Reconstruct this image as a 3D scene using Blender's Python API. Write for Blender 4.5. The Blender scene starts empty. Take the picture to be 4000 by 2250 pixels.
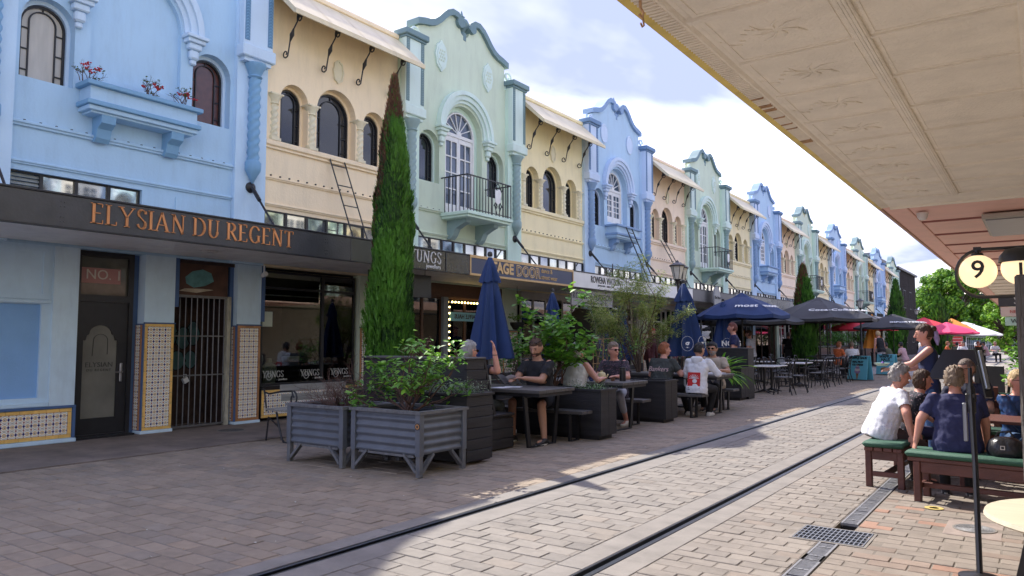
import bpy, math, random
from math import sin, cos, pi, radians as R, atan2, sqrt, hypot
from mathutils import Vector, Matrix
from mathutils.geometry import tessellate_polygon
random.seed(7)
S = bpy.context.scene
COL = S.collection
# ---------------------------------------------------------------- camera
cd = bpy.data.cameras.new('camera'); cam = bpy.data.objects.new('camera', cd); COL.objects.link(cam)
cam.location = (0, 0, 1.37); cam.rotation_euler = (R(90 + 4.07), 0, R(35.32))
cd.sensor_width = 36; cd.lens = 26.24; cd.clip_start = 0.05; cd.clip_end = 2000
S.camera = cam
# ---------------------------------------------------------------- sky, sun, exposure
SUN = Vector((-.84, .345, 1)).normalized()
w = bpy.data.worlds.new('World'); S.world = w; w.use_nodes = True
nt = w.node_tree; N = nt.nodes; L = nt.links
for n in list(N): N.remove(n)
def nn(tree, t, **k):
    n = tree.nodes.new(t)
    for a, b in k.items():
        if a.startswith('i_'): n.inputs[a[2:].replace('_', ' ')].default_value = b
        else: setattr(n, a, b)
    return n
wo = nn(nt, 'ShaderNodeOutputWorld'); bg = nn(nt, 'ShaderNodeBackground'); bg.inputs[1].default_value = .13
sky = nn(nt, 'ShaderNodeTexSky', sky_type='NISHITA', sun_disc=False)
sky.sun_elevation = math.asin(SUN.z); sky.sun_rotation = atan2(SUN.x, SUN.y)
sky.dust_density = 1.0; sky.ozone_density = 1.6
tc = nn(nt, 'ShaderNodeTexCoord'); sx = nn(nt, 'ShaderNodeSeparateXYZ'); L.new(tc.outputs['Generated'], sx.inputs[0])
def mth(tree, op, a, b=None, clamp=False):
    n = tree.nodes.new('ShaderNodeMath'); n.operation = op; n.use_clamp = clamp
    for i, v in enumerate((a, b)):
        if v is None: continue
        if isinstance(v, (int, float)): n.inputs[i].default_value = v
        else: tree.links.new(v, n.inputs[i])
    return n.outputs[0]
zc = mth(nt, 'MAXIMUM', mth(nt, 'ADD', sx.outputs[2], .12), .1)
cx = nn(nt, 'ShaderNodeCombineXYZ')
L.new(mth(nt, 'DIVIDE', sx.outputs[0], zc), cx.inputs[0]); L.new(mth(nt, 'DIVIDE', sx.outputs[1], zc), cx.inputs[1])
mp = nn(nt, 'ShaderNodeMapping'); L.new(cx.outputs[0], mp.inputs[0]); mp.inputs['Scale'].default_value = (.9, .55, 1); mp.inputs['Location'].default_value = (1.2, 6.3, 0); mp.inputs['Rotation'].default_value = (0, 0, .5)
nz = nn(nt, 'ShaderNodeTexNoise'); nz.inputs['Scale'].default_value = 1.15; nz.inputs['Detail'].default_value = 9; nz.inputs['Roughness'].default_value = .5; nz.inputs['Distortion'].default_value = .35
L.new(mp.outputs[0], nz.inputs['Vector'])
cr = nn(nt, 'ShaderNodeValToRGB'); cr.color_ramp.elements[0].position = .40; cr.color_ramp.elements[1].position = .54
L.new(nz.outputs[0], cr.inputs[0])
nz2 = nn(nt, 'ShaderNodeTexNoise'); nz2.inputs['Scale'].default_value = 1.7; nz2.inputs['Detail'].default_value = 5; L.new(mp.outputs[0], nz2.inputs['Vector'])
cc = nn(nt, 'ShaderNodeValToRGB'); cc.color_ramp.elements[0].position = .44; cc.color_ramp.elements[1].position = .76
cc.color_ramp.elements[0].color = (1.35, 1.55, 2.6, 1); cc.color_ramp.elements[1].color = (3.85, 3.82, 3.9, 1)
L.new(nz2.outputs[0], cc.inputs[0])
mx = nn(nt, 'ShaderNodeMix', data_type='RGBA'); L.new(cr.outputs[0], mx.inputs['Factor'])
skm = nn(nt, 'ShaderNodeMix', data_type='RGBA', blend_type='MULTIPLY'); skm.inputs['Factor'].default_value = 1
L.new(sky.outputs[0], skm.inputs[6]); skm.inputs[7].default_value = (1.25, .95, .95, 1)
L.new(skm.outputs[2], mx.inputs[6]); L.new(cc.outputs[0], mx.inputs[7]); L.new(mx.outputs[2], bg.inputs[0]); L.new(bg.outputs[0], wo.inputs[0])
ld = bpy.data.lights.new('sun', 'SUN'); ld.energy = 2.05; ld.angle = R(.5); ld.color = (1, .94, .86)
lo = bpy.data.objects.new('sun', ld); COL.objects.link(lo); lo.rotation_euler = (-SUN).to_track_quat('-Z', 'Y').to_euler(); lo.location = SUN * 60
S.view_settings.view_transform = 'Standard'; S.view_settings.look = 'None'; S.view_settings.gamma = 1
S.view_settings.exposure = 1.9; S.view_settings.use_curve_mapping = False
S.render.engine = 'CYCLES'; S.cycles.max_bounces = 6; S.cycles.diffuse_bounces = 4; S.cycles.glossy_bounces = 3
S.cycles.transparent_max_bounces = 6; S.cycles.use_adaptive_sampling = True; S.cycles.use_denoising = True
# ---------------------------------------------------------------- materials
MATS = {}
def srgb(h):
    if isinstance(h, str):
        h = h.lstrip('#'); c = [int(h[i:i + 2], 16) / 255 for i in (0, 2, 4)]
        return tuple((x / 12.92 if x <= .04045 else ((x + .055) / 1.055) ** 2.4) for x in c)
    return tuple(h)
def M(name, col, rough=.6, var=.12, sc=6, bump=0., bsc=40, metal=0., spec=.5, dirt=0., stretch=(1, 1, 1), emit=0, rnd=0., attr=None, trans=0, coord='Object'):
    if name in MATS: return MATS[name]
    col = srgb(col); m = bpy.data.materials.new(name); m.use_nodes = True; t = m.node_tree; b = t.nodes['Principled BSDF']
    m.diffuse_color = (*col, 1)
    b.inputs['Roughness'].default_value = rough; b.inputs['Metallic'].default_value = metal
    b.inputs['Specular IOR Level'].default_value = spec
    tcn = t.nodes.new('ShaderNodeNewGeometry'); mpn = t.nodes.new('ShaderNodeMapping'); t.links.new(tcn.outputs['Position'], mpn.inputs[0]); mpn.inputs['Scale'].default_value = stretch
    out = None
    rgb = t.nodes.new('ShaderNodeRGB'); rgb.outputs[0].default_value = (*col, 1); out = rgb.outputs[0]
    def mul(a, fac, lo, hi):
        mr = t.nodes.new('ShaderNodeMapRange'); t.links.new(fac, mr.inputs[0]); mr.inputs['To Min'].default_value = lo; mr.inputs['To Max'].default_value = hi
        mm = t.nodes.new('ShaderNodeMix'); mm.data_type = 'RGBA'; mm.blend_type = 'MULTIPLY'; mm.inputs[0].default_value = 1
        t.links.new(a, mm.inputs[6]); cb = t.nodes.new('ShaderNodeCombineColor')
        for i in range(3): t.links.new(mr.outputs[0], cb.inputs[i])
        t.links.new(cb.outputs[0], mm.inputs[7]); return mm.outputs[2]
    if var:
        n = t.nodes.new('ShaderNodeTexNoise'); n.inputs['Scale'].default_value = sc; n.inputs['Detail'].default_value = 5; t.links.new(mpn.outputs[0], n.inputs['Vector'])
        out = mul(out, n.outputs[0], 1 - 2 * var, 1 + 2 * var)
    if dirt:
        n = t.nodes.new('ShaderNodeTexNoise'); n.inputs['Scale'].default_value = 2.3; n.inputs['Detail'].default_value = 8; n.inputs['Roughness'].default_value = .7
        m2 = t.nodes.new('ShaderNodeMapping'); m2.inputs['Scale'].default_value = (1, 1.6, .35); t.links.new(tcn.outputs['Position'], m2.inputs[0]); t.links.new(m2.outputs[0], n.inputs['Vector'])
        rp = t.nodes.new('ShaderNodeValToRGB'); rp.color_ramp.elements[0].position = .3; rp.color_ramp.elements[1].position = .52; t.links.new(n.outputs[0], rp.inputs[0])
        out = mul(out, rp.outputs[0], 1 - dirt, 1)
    if rnd:
        oi = t.nodes.new('ShaderNodeObjectInfo'); out = mul(out, oi.outputs['Random'], 1 - rnd, 1 + rnd)
    if attr:
        at = t.nodes.new('ShaderNodeAttribute'); at.attribute_name = attr; out = mul(out, at.outputs['Fac'], 1 - .12, 1 + .12)
    t.links.new(out, b.inputs['Base Color'])
    if bump:
        n = t.nodes.new('ShaderNodeTexNoise'); n.inputs['Scale'].default_value = bsc; n.inputs['Detail'].default_value = 4; t.links.new(mpn.outputs[0], n.inputs['Vector'])
        bp = t.nodes.new('ShaderNodeBump'); bp.inputs['Strength'].default_value = bump; bp.inputs['Distance'].default_value = .02; t.links.new(n.outputs[0], bp.inputs['Height']); t.links.new(bp.outputs[0], b.inputs['Normal'])
    if emit:
        t.links.new(out, b.inputs['Emission Color']); b.inputs['Emission Strength'].default_value = emit
    if trans:
        b.inputs['Transmission Weight'].default_value = trans
    MATS[name] = m
    return m
# ---------------------------------------------------------------- mesh builder
K = .8303
class MB:
    def __init__(s): s.v = []; s.f = []; s.m = []; s.a = None
    def add(s, v, f, mi=0, T=None):
        o = len(s.v)
        if T is not None: v = [tuple(T @ Vector(p)) for p in v]
        s.v += [tuple(p) for p in v]; s.f += [tuple(i + o for i in q) for q in f]; s.m += [mi] * len(f); return s
    def box(s, x0, y0, z0, x1, y1, z1, mi=0, T=None):
        v = [(x0, y0, z0), (x1, y0, z0), (x1, y1, z0), (x0, y1, z0), (x0, y0, z1), (x1, y0, z1), (x1, y1, z1), (x0, y1, z1)]
        return s.add(v, [(0, 3, 2, 1), (4, 5, 6, 7), (0, 1, 5, 4), (1, 2, 6, 5), (2, 3, 7, 6), (3, 0, 4, 7)], mi, T)
    def bbox(s, x0, y0, z0, x1, y1, z1, b=.01, mi=0, T=None):   # box with chamfered edges
        v = []; f = []
        for (X, sx_) in ((x0, 1), (x1, -1)):
            for (Y, sy_) in ((y0, 1), (y1, -1)):
                for (Z, sz_) in ((z0, 1), (z1, -1)):
                    v += [(X, Y + sy_ * b, Z + sz_ * b), (X + sx_ * b, Y, Z + sz_ * b), (X + sx_ * b, Y + sy_ * b, Z)]
        I = lambda i, j, k, a: (i * 4 + j * 2 + k) * 3 + a
        f += [(I(0,0,0,0),I(0,0,1,0),I(0,1,1,0),I(0,1,0,0)), (I(1,0,0,0),I(1,1,0,0),I(1,1,1,0),I(1,0,1,0)),
              (I(0,0,0,1),I(1,0,0,1),I(1,0,1,1),I(0,0,1,1)), (I(0,1,0,1),I(0,1,1,1),I(1,1,1,1),I(1,1,0,1)),
              (I(0,0,0,2),I(0,1,0,2),I(1,1,0,2),I(1,0,0,2)), (I(0,0,1,2),I(1,0,1,2),I(1,1,1,2),I(0,1,1,2))]
        for j in (0, 1):
            for k in (0, 1):
                f.append((I(0,j,k,1),I(1,j,k,1),I(1,j,k,2),I(0,j,k,2))[::(1 if j == k else -1)])
        for i in (0, 1):
            for k in (0, 1):
                f.append((I(i,0,k,0),I(i,1,k,0),I(i,1,k,2),I(i,0,k,2))[::(-1 if i == k else 1)])
        for i in (0, 1):
            for j in (0, 1):
                f.append((I(i,j,0,0),I(i,j,1,0),I(i,j,1,1),I(i,j,0,1))[::(1 if i == j else -1)])
                for k in (0, 1): f.append((I(i,j,k,0),I(i,j,k,1),I(i,j,k,2))[::(-1 if (i + j + k) % 2 else 1)])
        return s.add(v, f, mi, T)
    def bar(s, p, q, w, h=None, mi=0, up=(0, 0, 1)):
        p = Vector(p); q = Vector(q); h = w if h is None else h; d = (q - p); l = d.length; d.normalize()
        u = Vector(up)
        if abs(d.dot(u)) > .98: u = Vector((1, 0, 0))
        a = d.cross(u).normalized(); b = a.cross(d)
        T = Matrix(((a.x, b.x, d.x, p.x), (a.y, b.y, d.y, p.y), (a.z, b.z, d.z, p.z), (0, 0, 0, 1)))
        return s.box(-w / 2, -h / 2, 0, w / 2, h / 2, l, mi, T)
    def tube(s, pts, r, n=8, mi=0, cap=True, flat=1.):
        pts = [Vector(p) for p in pts]; m = len(pts); rs = r if isinstance(r, (list, tuple)) else [r] * m
        d0 = (pts[1] - pts[0]).normalized(); a = d0.orthogonal().normalized(); v = []; f = []
        for i, p in enumerate(pts):
            d = (pts[min(i + 1, m - 1)] - pts[max(i - 1, 0)])
            if d.length > 1e-9: d0 = d.normalized()
            a = (a - d0 * a.dot(d0)); a = a.normalized() if a.length > 1e-6 else d0.orthogonal().normalized(); b = d0.cross(a)
            v += [tuple(p + (a * cos(2 * pi * k / n) + b * sin(2 * pi * k / n) * flat) * rs[i]) for k in range(n)]
        for i in range(m - 1):
            f += [(i * n + k, i * n + (k + 1) % n, (i + 1) * n + (k + 1) % n, (i + 1) * n + k) for k in range(n)]
        if cap: f += [tuple(range(n))[::-1], tuple((m - 1) * n + k for k in range(n))]
        return s.add(v, f, mi)
    def lathe(s, prof, c=(0, 0, 0), n=16, mi=0, T=None, fn=None):
        v = []; f = []; m = len(prof)
        for j, (r, z) in enumerate(prof):
            for k in range(n):
                a = 2 * pi * k / n; rr = r * (fn(a, z) if fn else 1)
                v.append((c[0] + rr * cos(a), c[1] + rr * sin(a), c[2] + z))
        for j in range(m - 1): f += [(j * n + k, j * n + (k + 1) % n, (j + 1) * n + (k + 1) % n, (j + 1) * n + k) for k in range(n)]
        f += [tuple(range(n))[::-1], tuple((m - 1) * n + k for k in range(n))]
        return s.add(v, f, mi, T)
    def plate(s, outer, holes=(), x0=0, x1=.1, mi=0, ax=0, back=False, T=None):   # outline in the (y,z) plane extruded along x; ax=1: outline (x,z) along y; ax=2: (x,y) along z
        loops = [list(outer)] + [list(h) for h in holes]
        flat = [p for l in loops for p in l]
        tri = tessellate_polygon([[Vector((p[0], p[1], 0)) for p in l] for l in loops])
        P = {0: lambda p, x: (x, p[0], p[1]), 1: lambda p, x: (p[0], x, p[1]), 2: lambda p, x: (p[0], p[1], x)}[ax]
        n = len(flat); v = [P(p, x1) for p in flat] + [P(p, x0) for p in flat]; f = []
        for t in tri:
            A, B, C = [flat[i] for i in t]; ar = (B[0] - A[0]) * (C[1] - A[1]) - (B[1] - A[1]) * (C[0] - A[0])
            if abs(ar) < 1e-12: continue
            t = t if (ar > 0) != (ax == 1) else t[::-1]
            f.append(tuple(t))
            if back: f.append(tuple(i + n for i in t[::-1]))
        o = 0
        for li, l in enumerate(loops):
            m = len(l); area = sum(l[i][0] * l[(i + 1) % m][1] - l[(i + 1) % m][0] * l[i][1] for i in range(m))
            for i in range(m):
                a, b = o + i, o + (i + 1) % m
                q = (a, a + n, b + n, b) if ((area > 0) == (li == 0)) != (ax == 1) else (a, b, b + n, a + n)
                f.append(q)
            o += m
        return s.add(v, f, mi, T)
    def mesh(s, name, mats, smooth=False, k=1., ang=None):
        me = bpy.data.meshes.new(name); me.from_pydata([(x * k, y * k, z * k) for x, y, z in s.v], [], s.f)
        for m in (mats if isinstance(mats, (list, tuple)) else [mats]): me.materials.append(m)
        me.polygons.foreach_set('material_index', s.m)
        if smooth:
            me.polygons.foreach_set('use_smooth', [True] * len(s.f))
            me.update()
            try: me.set_sharp_from_angle(angle=R(ang or 40))
            except Exception: pass
        if s.a:
            at = me.attributes.new('tint', 'FLOAT', 'FACE'); at.data.foreach_set('value', s.a)
        me.update(); return me
    def build(s, name, mats, parent=None, smooth=False, k=1., ang=None, loc=None, kind=None, label=None):
        o = bpy.data.objects.new(name, s.mesh(name, mats, smooth, k, ang)); COL.objects.link(o)
        if parent: o.parent = parent
        if loc: o.location = loc
        if kind: o['kind'] = kind
        if label: o['label'] = label
        return o
def inst(name, me, parent=None, loc=None, rot=None, scl=None):
    o = bpy.data.objects.new(name, me); COL.objects.link(o)
    if parent: o.parent = parent
    if loc: o.location = loc
    if rot: o.rotation_euler = rot
    if scl: o.scale = scl if isinstance(scl, (tuple, list)) else (scl,) * 3
    return o
def thing(name, label, cat, loc=(0, 0, 0), rz=0, group=None):
    o = bpy.data.objects.new(name, None); COL.objects.link(o); o.location = loc; o.rotation_euler = (0, 0, rz)
    o.empty_display_size = .2; return tag(o, label, cat, group)
def tag(o, label, cat, group=None):
    o['label'] = label; o['category'] = cat
    if group: o['group'] = group
    return o
def copy_tree(o, parent=None):
    c = o.copy(); COL.objects.link(c)
    if parent: c.parent = parent
    for ch in [x for x in ALLCH(o)]: copy_tree(ch, c)
    return c
def ALLCH(o): return list(o.children)
def arch(c, z0, zs, r, n=12, e=1.):   # arched outline, anticlockwise
    return [(c - r, z0), (c + r, z0)] + [(c + r * cos(pi * i / n), zs + r * e * sin(pi * i / n)) for i in range(n + 1)]
def rect(a, b, c, d): return [(a, c), (b, c), (b, d), (a, d)]
def text_mesh(name, s, size, mat, depth=.004, align='CENTER', bold=0., space=1., shear=0.):
    cu = bpy.data.curves.new(name, 'FONT'); cu.body = s; cu.size = size; cu.extrude = depth; cu.align_x = align; cu.align_y = 'CENTER'; cu.offset = bold; cu.space_character = space; cu.shear = shear
    cu.resolution_u = 3
    o = bpy.data.objects.new('tmp', cu)
    me = bpy.data.meshes.new_from_object(o); me.name = name; me.materials.clear(); me.materials.append(mat)
    bpy.data.objects.remove(o); return me
# ================================================================ GROUND
WX = -10.88; PW = 3.878; P0 = 7.597          # facade plane, bay width, y of pilaster 0
mg = M('joint_sand', (.19, .165, .135), .95, .2, 8, .4, 60)
mconc = M('concrete_band', (.225, .205, .178), .85, .14, 5, .25, 90, dirt=.25)
mrail = M('rail_steel', (.09, .095, .10), .35, .2, 9, metal=.9)
mdark = M('dark_gap', (.012, .012, .013), .8, 0)
mfoot = M('footpath_surface', (.21, .165, .135), .85, .3, 2.2, .3, 70, dirt=.3)
b = MB(); b.plate(rect(-60, 60, -30, 400), [rect(-8.95, 1.0, .9, 149.9)], -.05, 0, ax=2); b.box(-9, .8, -.5, 1.05, 150, -.4)
g = b.build('ground', mg); g['kind'] = 'structure'; g.location.z = -.012
# paving zones: x0,x1,y0,y1,pitch x,pitch y
def paver_mat(nm, col, src, var=.1):
    return M(nm, col, .86, var, 14, .35, 120, rnd=.1 if src == 'o' else 0, attr='tint' if src == 'a' else None, dirt=.24)
def paving(name, x0, x1, y0, y1, px, py, col, ref, red=None, skip=()):
    root = bpy.data.objects.new(name, None); COL.objects.link(root); root['kind'] = 'structure'
    mo = [paver_mat(name + '_paver_%d' % i, c, 'o') for i, c in enumerate(col)]
    ma = [paver_mat(name + '_field_%d' % i, c, 'a') for i, c in enumerate(col)]
    g_ = .0045
    protos = []
    for m in mo:
        q = MB(); q.bbox(-px / 2 + g_, -py / 2 + g_, -.03, px / 2 - g_, py / 2 - g_, 0, .004); protos.append(q.mesh('paver', m))
    cells = []
    j = 0; y = y0
    rr = random.Random(hash(name) % 1000 if False else len(name))
    while y < y1:
        x = x0 - (px / 2 if j % 2 else 0)
        while x < x1 - .02:
            a, c = max(x, x0), min(x + px, x1)
            if c - a > .03 and not any(s0 < (a + c) / 2 < s1 and t0 < y + py / 2 < t1 for s0, s1, t0, t1 in skip): cells.append((a, c, y, y + py))
            x += px
        y += py; j += 1
    cells.sort(key=lambda t: hypot((t[0] + t[1]) / 2 - ref[0], (t[2] + t[3]) / 2 - ref[1]))
    field = MB(); tint = []; n = 0
    for a, c, u, v in cells:
        k = rr.random(); mi = 0 if k < .8 else (1 if k < .93 else 2)
        mi = min(mi, len(col) - 1)
        dz = rr.uniform(-.003, .003)
        if n < 300 and c - a > px * .95:
            o = inst('paver', protos[mi], root, ((a + c) / 2, (u + v) / 2, dz), (rr.uniform(-.006, .006), rr.uniform(-.006, .006), rr.uniform(-.006, .006))); n += 1
        else:
            m0 = len(field.f)
            if v < 16: field.bbox(a + g_, u + g_, -.03, c - g_, v - g_, dz, .004, mi)
            else:
                e = .004; field.add([(a + g_, u + g_, -.008), (c - g_, u + g_, -.008), (c - g_, v - g_, -.008), (a + g_, v - g_, -.008), (a + g_ + e, u + g_ + e, dz), (c - g_ - e, u + g_ + e, dz), (c - g_ - e, v - g_ - e, dz), (a + g_ + e, v - g_ - e, dz)], [(4, 5, 6, 7), (0, 1, 5, 4), (1, 2, 6, 5), (2, 3, 7, 6), (3, 0, 4, 7)], mi)
            tint += [rr.random()] * (len(field.f) - m0)
    bd = MB(); cut_ = [s_ for s_ in skip if s_ is GR]
    if cut_:
        gx0, gx1, gy0, gy1 = cut_[0]; bd.box(x0, y0, -.3, x1, gy0, -.0042); bd.box(x0, gy1, -.3, x1, y1, -.0042)
        if gx0 > x0: bd.box(x0, gy0, -.3, gx0, gy1, -.0042)
        if gx1 < x1: bd.box(gx1, gy0, -.3, x1, gy1, -.0042)
    else: bd.box(x0, y0, -.3, x1, y1, -.0042)
    bd.build('joint_bed', mg, root)
    field.a = tint
    field.build('paver_field', ma, root, kind='stuff')
    return root
GR = (-1.51, -1.01, 5.48, 5.93)
paving('shaded_paving', -8.86, -4.02, .9, 34, .24, .15, [(.285, .225, .162), (.26, .214, .162), (.298, .228, .16)], (-5.6, 3.2))
paving('tramway_paving', -3.5, -2.5, 1.2, 44, .24, .15, [(.235, .212, .18), (.222, .202, .174), (.245, .214, .176)], (-2.9, 4.2))
paving('sunlit_paving', -2.03, -1.31, 1.2, 44, .225, .122, [(.245, .215, .18), (.228, .202, .171), (.26, .216, .175)], (-1.7, 5), skip=[GR])
paving('cafe_paving', -1.17, 1.0, 1.2, 30, .225, .122, [(.245, .208, .17), (.25, .193, .152), (.31, .185, .13)], (-.7, 6), skip=[GR, (-.65, -.27, 6.22, 6.76)])
# far paving beyond the built pavers (joints come from the material)
def brick_mat(nm, c1, c2, mort, bw, bh):
    m = M(nm, c1, .85, .15, 3, dirt=.2); t = m.node_tree; br = t.nodes.new('ShaderNodeTexBrick'); tcn = t.nodes.new('ShaderNodeTexCoord'); t.links.new(tcn.outputs['Object'], br.inputs[0])
    br.inputs['Color1'].default_value = (*c1, 1); br.inputs['Color2'].default_value = (*c2, 1); br.inputs['Mortar'].default_value = (*mort, 1)
    br.inputs['Scale'].default_value = 1; br.inputs['Brick Width'].default_value = bw; br.inputs['Row Height'].default_value = bh; br.inputs['Mortar Size'].default_value = .008
    t.links.new(br.outputs[0], t.nodes['Principled BSDF'].inputs['Base Color']); return m
mf1 = brick_mat('far_paving', (.34, .31, .27), (.3, .27, .235), (.16, .14, .12), .24, .15)
b = MB()
for x0, x1, y0 in ((-8.86, -4.02, 34), (-3.5, -2.5, 44), (-2.03, -1.31, 44), (-1.17, 1.0, 30)): b.box(x0, y0, -.05, x1, 150, -.001)
o = b.build('far_paving', mf1); o['kind'] = 'structure'
# tram track: concrete bands, sunk rails, flangeway grooves
b = MB()
def band(x0, x1):
    y = 1.0
    while y < 150:
        L_ = 3.0 if y < 60 else 30; b.bbox(x0, y, -.05, x1, y + L_ - .012, .001, .003); y += L_
for x0, x1 in ((-4.02, -3.845), (-3.735, -3.5), (-2.5, -2.315), (-2.205, -2.03)): band(x0, x1)
o = b.build('concrete_kerb_band', mconc); o['kind'] = 'structure'
for x0, sgn in ((-3.845, 1), (-2.205, -1)):
    r_ = thing('tram_rail', 'grooved steel tram rail nearest the left-hand cafe tables' if sgn > 0 else 'grooved steel tram rail nearest the green-cushioned benches', 'tram rail', (x0, 0, 0), 0, 'tram rails set in the paving')
    q = MB(); a, c = sorted((0, .042 * sgn)); q.bbox(a, 1, -.05, c, 150, .004, .004); q.build('rail_head', mrail, r_)
    q = MB(); a, c = sorted((.09 * sgn, .108 * sgn)); q.bbox(a, 1, -.05, c, 150, .001, .003); q.build('guard_rail', mrail, r_)
    q = MB(); a, c = sorted((0, .11 * sgn)); q.box(a + .001, 1, -.06, c - .001, 150, -.038); q.build('groove_bed', mdark, r_)
# footpath by the shops + slot drain
b = MB(); b.box(-12.5, -4, -.06, -8.93, 120, .002); o = b.build('footpath', mfoot); o['kind'] = 'structure'
b = MB(); b.box(-8.93, -4, -.06, -8.86, 9, -.03); o = b.build('slot_drain', mdark); o['kind'] = 'structure'
b = MB(); b.box(-8.93, 9.01, -.06, -8.86, 120, .001); o = b.build('kerb_strip', mconc); o['kind'] = 'structure'
# drain channel grate + square gully
miron = M('cast_iron', (.25, .25, .25), .5, .25, 20, .3, 60, metal=.3)
t = thing('drain_channel', 'long slotted metal drain channel running across the sunlit bricks', 'drain', (-1.24, 0, 0))
seg = MB()
seg.bbox(-.062, 0, -.03, -.045, .5, .002, .002); seg.bbox(.045, 0, -.03, .062, .5, .002, .002); seg.box(-.06, 0, -.05, .06, .5, -.02, 1)
for i in range(24):
    if i in (6, 18): seg.box(-.045, .02 * i + .002, -.02, .045, .02 * i + .024, 0)
    seg.box(-.045, .02 * i + .004, -.02, .045, .02 * i + .013, .0)
for c in (.13, .37): seg.lathe([(0, .001), (.013, .001), (.013, .004), (0, .004)], (0, c, 0), 10, 0)
sm = seg.mesh('channel_grating', [miron, mdark])
y = 1.6
while y < 14:
    if not (4.96 < y < 5.93): inst('channel_grating', sm, t, (0, y, 0))
    y += .505
inst('channel_grating', sm, t, (0, 4.975, 0))
seg = MB(); seg.bbox(-.062, 14.2, -.03, .062, 60, .002, .003); seg.build('far_grating', miron, t)
t = thing('gully_grate', 'square-meshed iron gully grate sunk across the drain channel', 'drain grate', (-1.26, 5.705, 0)); t.scale = (.83, .83, .83)
q = MB(); q.box(-.3, -.27, -.3, .3, .27, -.14); q.build('sump', mdark, t)
q = MB()
for i in range(16): x = -.27 + .54 * i / 15; q.box(x - .0038, -.235, -.04, x + .0038, .235, .004)
for i in range(6): yy = -.235 + .47 * i / 5; q.box(-.275, yy - .006, -.041, .275, yy + .006, .0045)
q.build('mesh_grid', M('galvanised', (.26, .27, .28), .4, .15, 20, metal=.5), t)
q = MB()
q.box(-.3, -.27, -.14, .3, -.245, .001); q.box(-.3, .245, -.14, .3, .27, .001); q.box(-.3, -.245, -.14, -.28, .245, .001); q.box(.28, -.245, -.14, .3, .245, .001)
q.build('grate_frame', mconc, t)
# manhole covers
def manhole(x, y, r, label, mat, rot=0):
    t = thing('manhole_cover', label, 'manhole cover', (x, y, .001), rot)
    q = MB(); q.plate([(r * cos(2 * pi * i / 40), r * sin(2 * pi * i / 40)) for i in range(40)], [[(r * .91 * cos(2 * pi * i / 40), r * .91 * sin(2 * pi * i / 40)) for i in range(40)]], -.01, .006, ax=2); q.build('cover_ring', mconc, t, True)
    q = MB(); pr = [(.001, .006)]
    for i in range(7): a = r * (.06 + .12 * i); pr += [(a, .006), (a + .004, .001), (a + r * .03, .001), (a + r * .03 + .003, .006)]
    q.lathe(pr + [(r * .9, .006), (r * .9, -.01)], n=36)
    q.build('cover_disc', mat, t, False)
    return t
manhole(-10.23, 6.97, .21, 'round dark manhole cover in the shaded footpath before the barred gate', M('dark_iron', (.07, .07, .07), .6, .2, 20))
t = manhole(-.46, 6.49, .17, 'round ringed iron manhole cover set in a stone square', miron); t.scale = (.83, .83, .83)
q = MB(); q.bbox(-.22, -.32, -.04, .21, .32, .0, .004); q.build('stone_square', M('pink_stone', (.29, .235, .20), .8, .2, 12, .3, 90), t)
o = MB(); o.lathe([(.07, 0), (.1, 0), (.1, .0035), (.07, .0035)], n=24); o.lathe([(.03, 0), (.05, 0), (.05, .0035), (.03, .0035)], n=20)
o = o.build('painted_mark', M('yellow_paint', (.5, .38, .12), .8, .4, 30)); o.location = (-.78, 7.09, .003); o.scale = (.7, .7, 1); tag(o, 'round yellow survey mark sprayed on the bricks beside the nearer bench', 'paint mark')
# litter / leaves
# ================================================================ FACADES (local frame: x out of the wall, y along the street, z up; drawn in units of K metres)
HB = 2.335
mblack = M('black_paint', (.014, .014, .016), .45, .2, 20)
mglass = M('dark_glass', (.018, .022, .028), .04, .2, 1.2, spec=.8)
mglass2 = M('blue_glass', (.05, .07, .10), .05, .4, 1.5, spec=.8)
mcurt = M('curtained_glass', (.50, .47, .40), .25, .12, 2, stretch=(1, 6, 1))
mwhite = M('white_joinery', (.78, .77, .74), .5, .06, 8)
miron_b = M('wrought_iron', (.02, .02, .022), .5, .2, 20)
mbrickw = M('brick_behind_glass', (.09, .03, .02), .2, .3, 10, spec=.7)
PAL = {'blue': ('#b0d1e8', '#c4dff3', '#7fabcb', '#c8deef', '#6890b0'), 'green': ('#cfdcc3', '#d3ead9', '#93aaa8', '#d6e8dd', '#748e92'),
       'lilac': ('#b4d0e6', '#c6dcf0', '#88a4c6', '#c9daf0', '#6f8db0')}
YEL = {'peach': '#fae5bf', 'yellow': '#f9eabc', 'pink': '#f9e2c6'}
def wm(c, nm, bump=.12): return M(nm, c, .74, .05, 1.3, bump, 25, dirt=.11)
mcream = M('cream_trim', '#e6dcba', .6, .07, 6, .15, 30, dirt=.12)
mawn = M('awning_sheet', '#e2d3ad', .5, .08, 3, .05, 10, dirt=.14)
OX = {}   # shared meshes
def shared(key, fn):
    if key not in OX: OX[key] = fn()
    return OX[key]
def col_twist(r, z0, z1, turns, n=14, rows=44, amp=.14, foot=False):
    q = MB(); prof = []
    for j in range(rows + 1): prof.append((r, z0 + (z1 - z0) * j / rows))
    tw = lambda a, z: 1 + amp * cos(3 * a - turns * 3 * 2 * pi * (z - z0) / (z1 - z0))
    q.lathe(prof, n=n, fn=tw)
    return q
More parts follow.
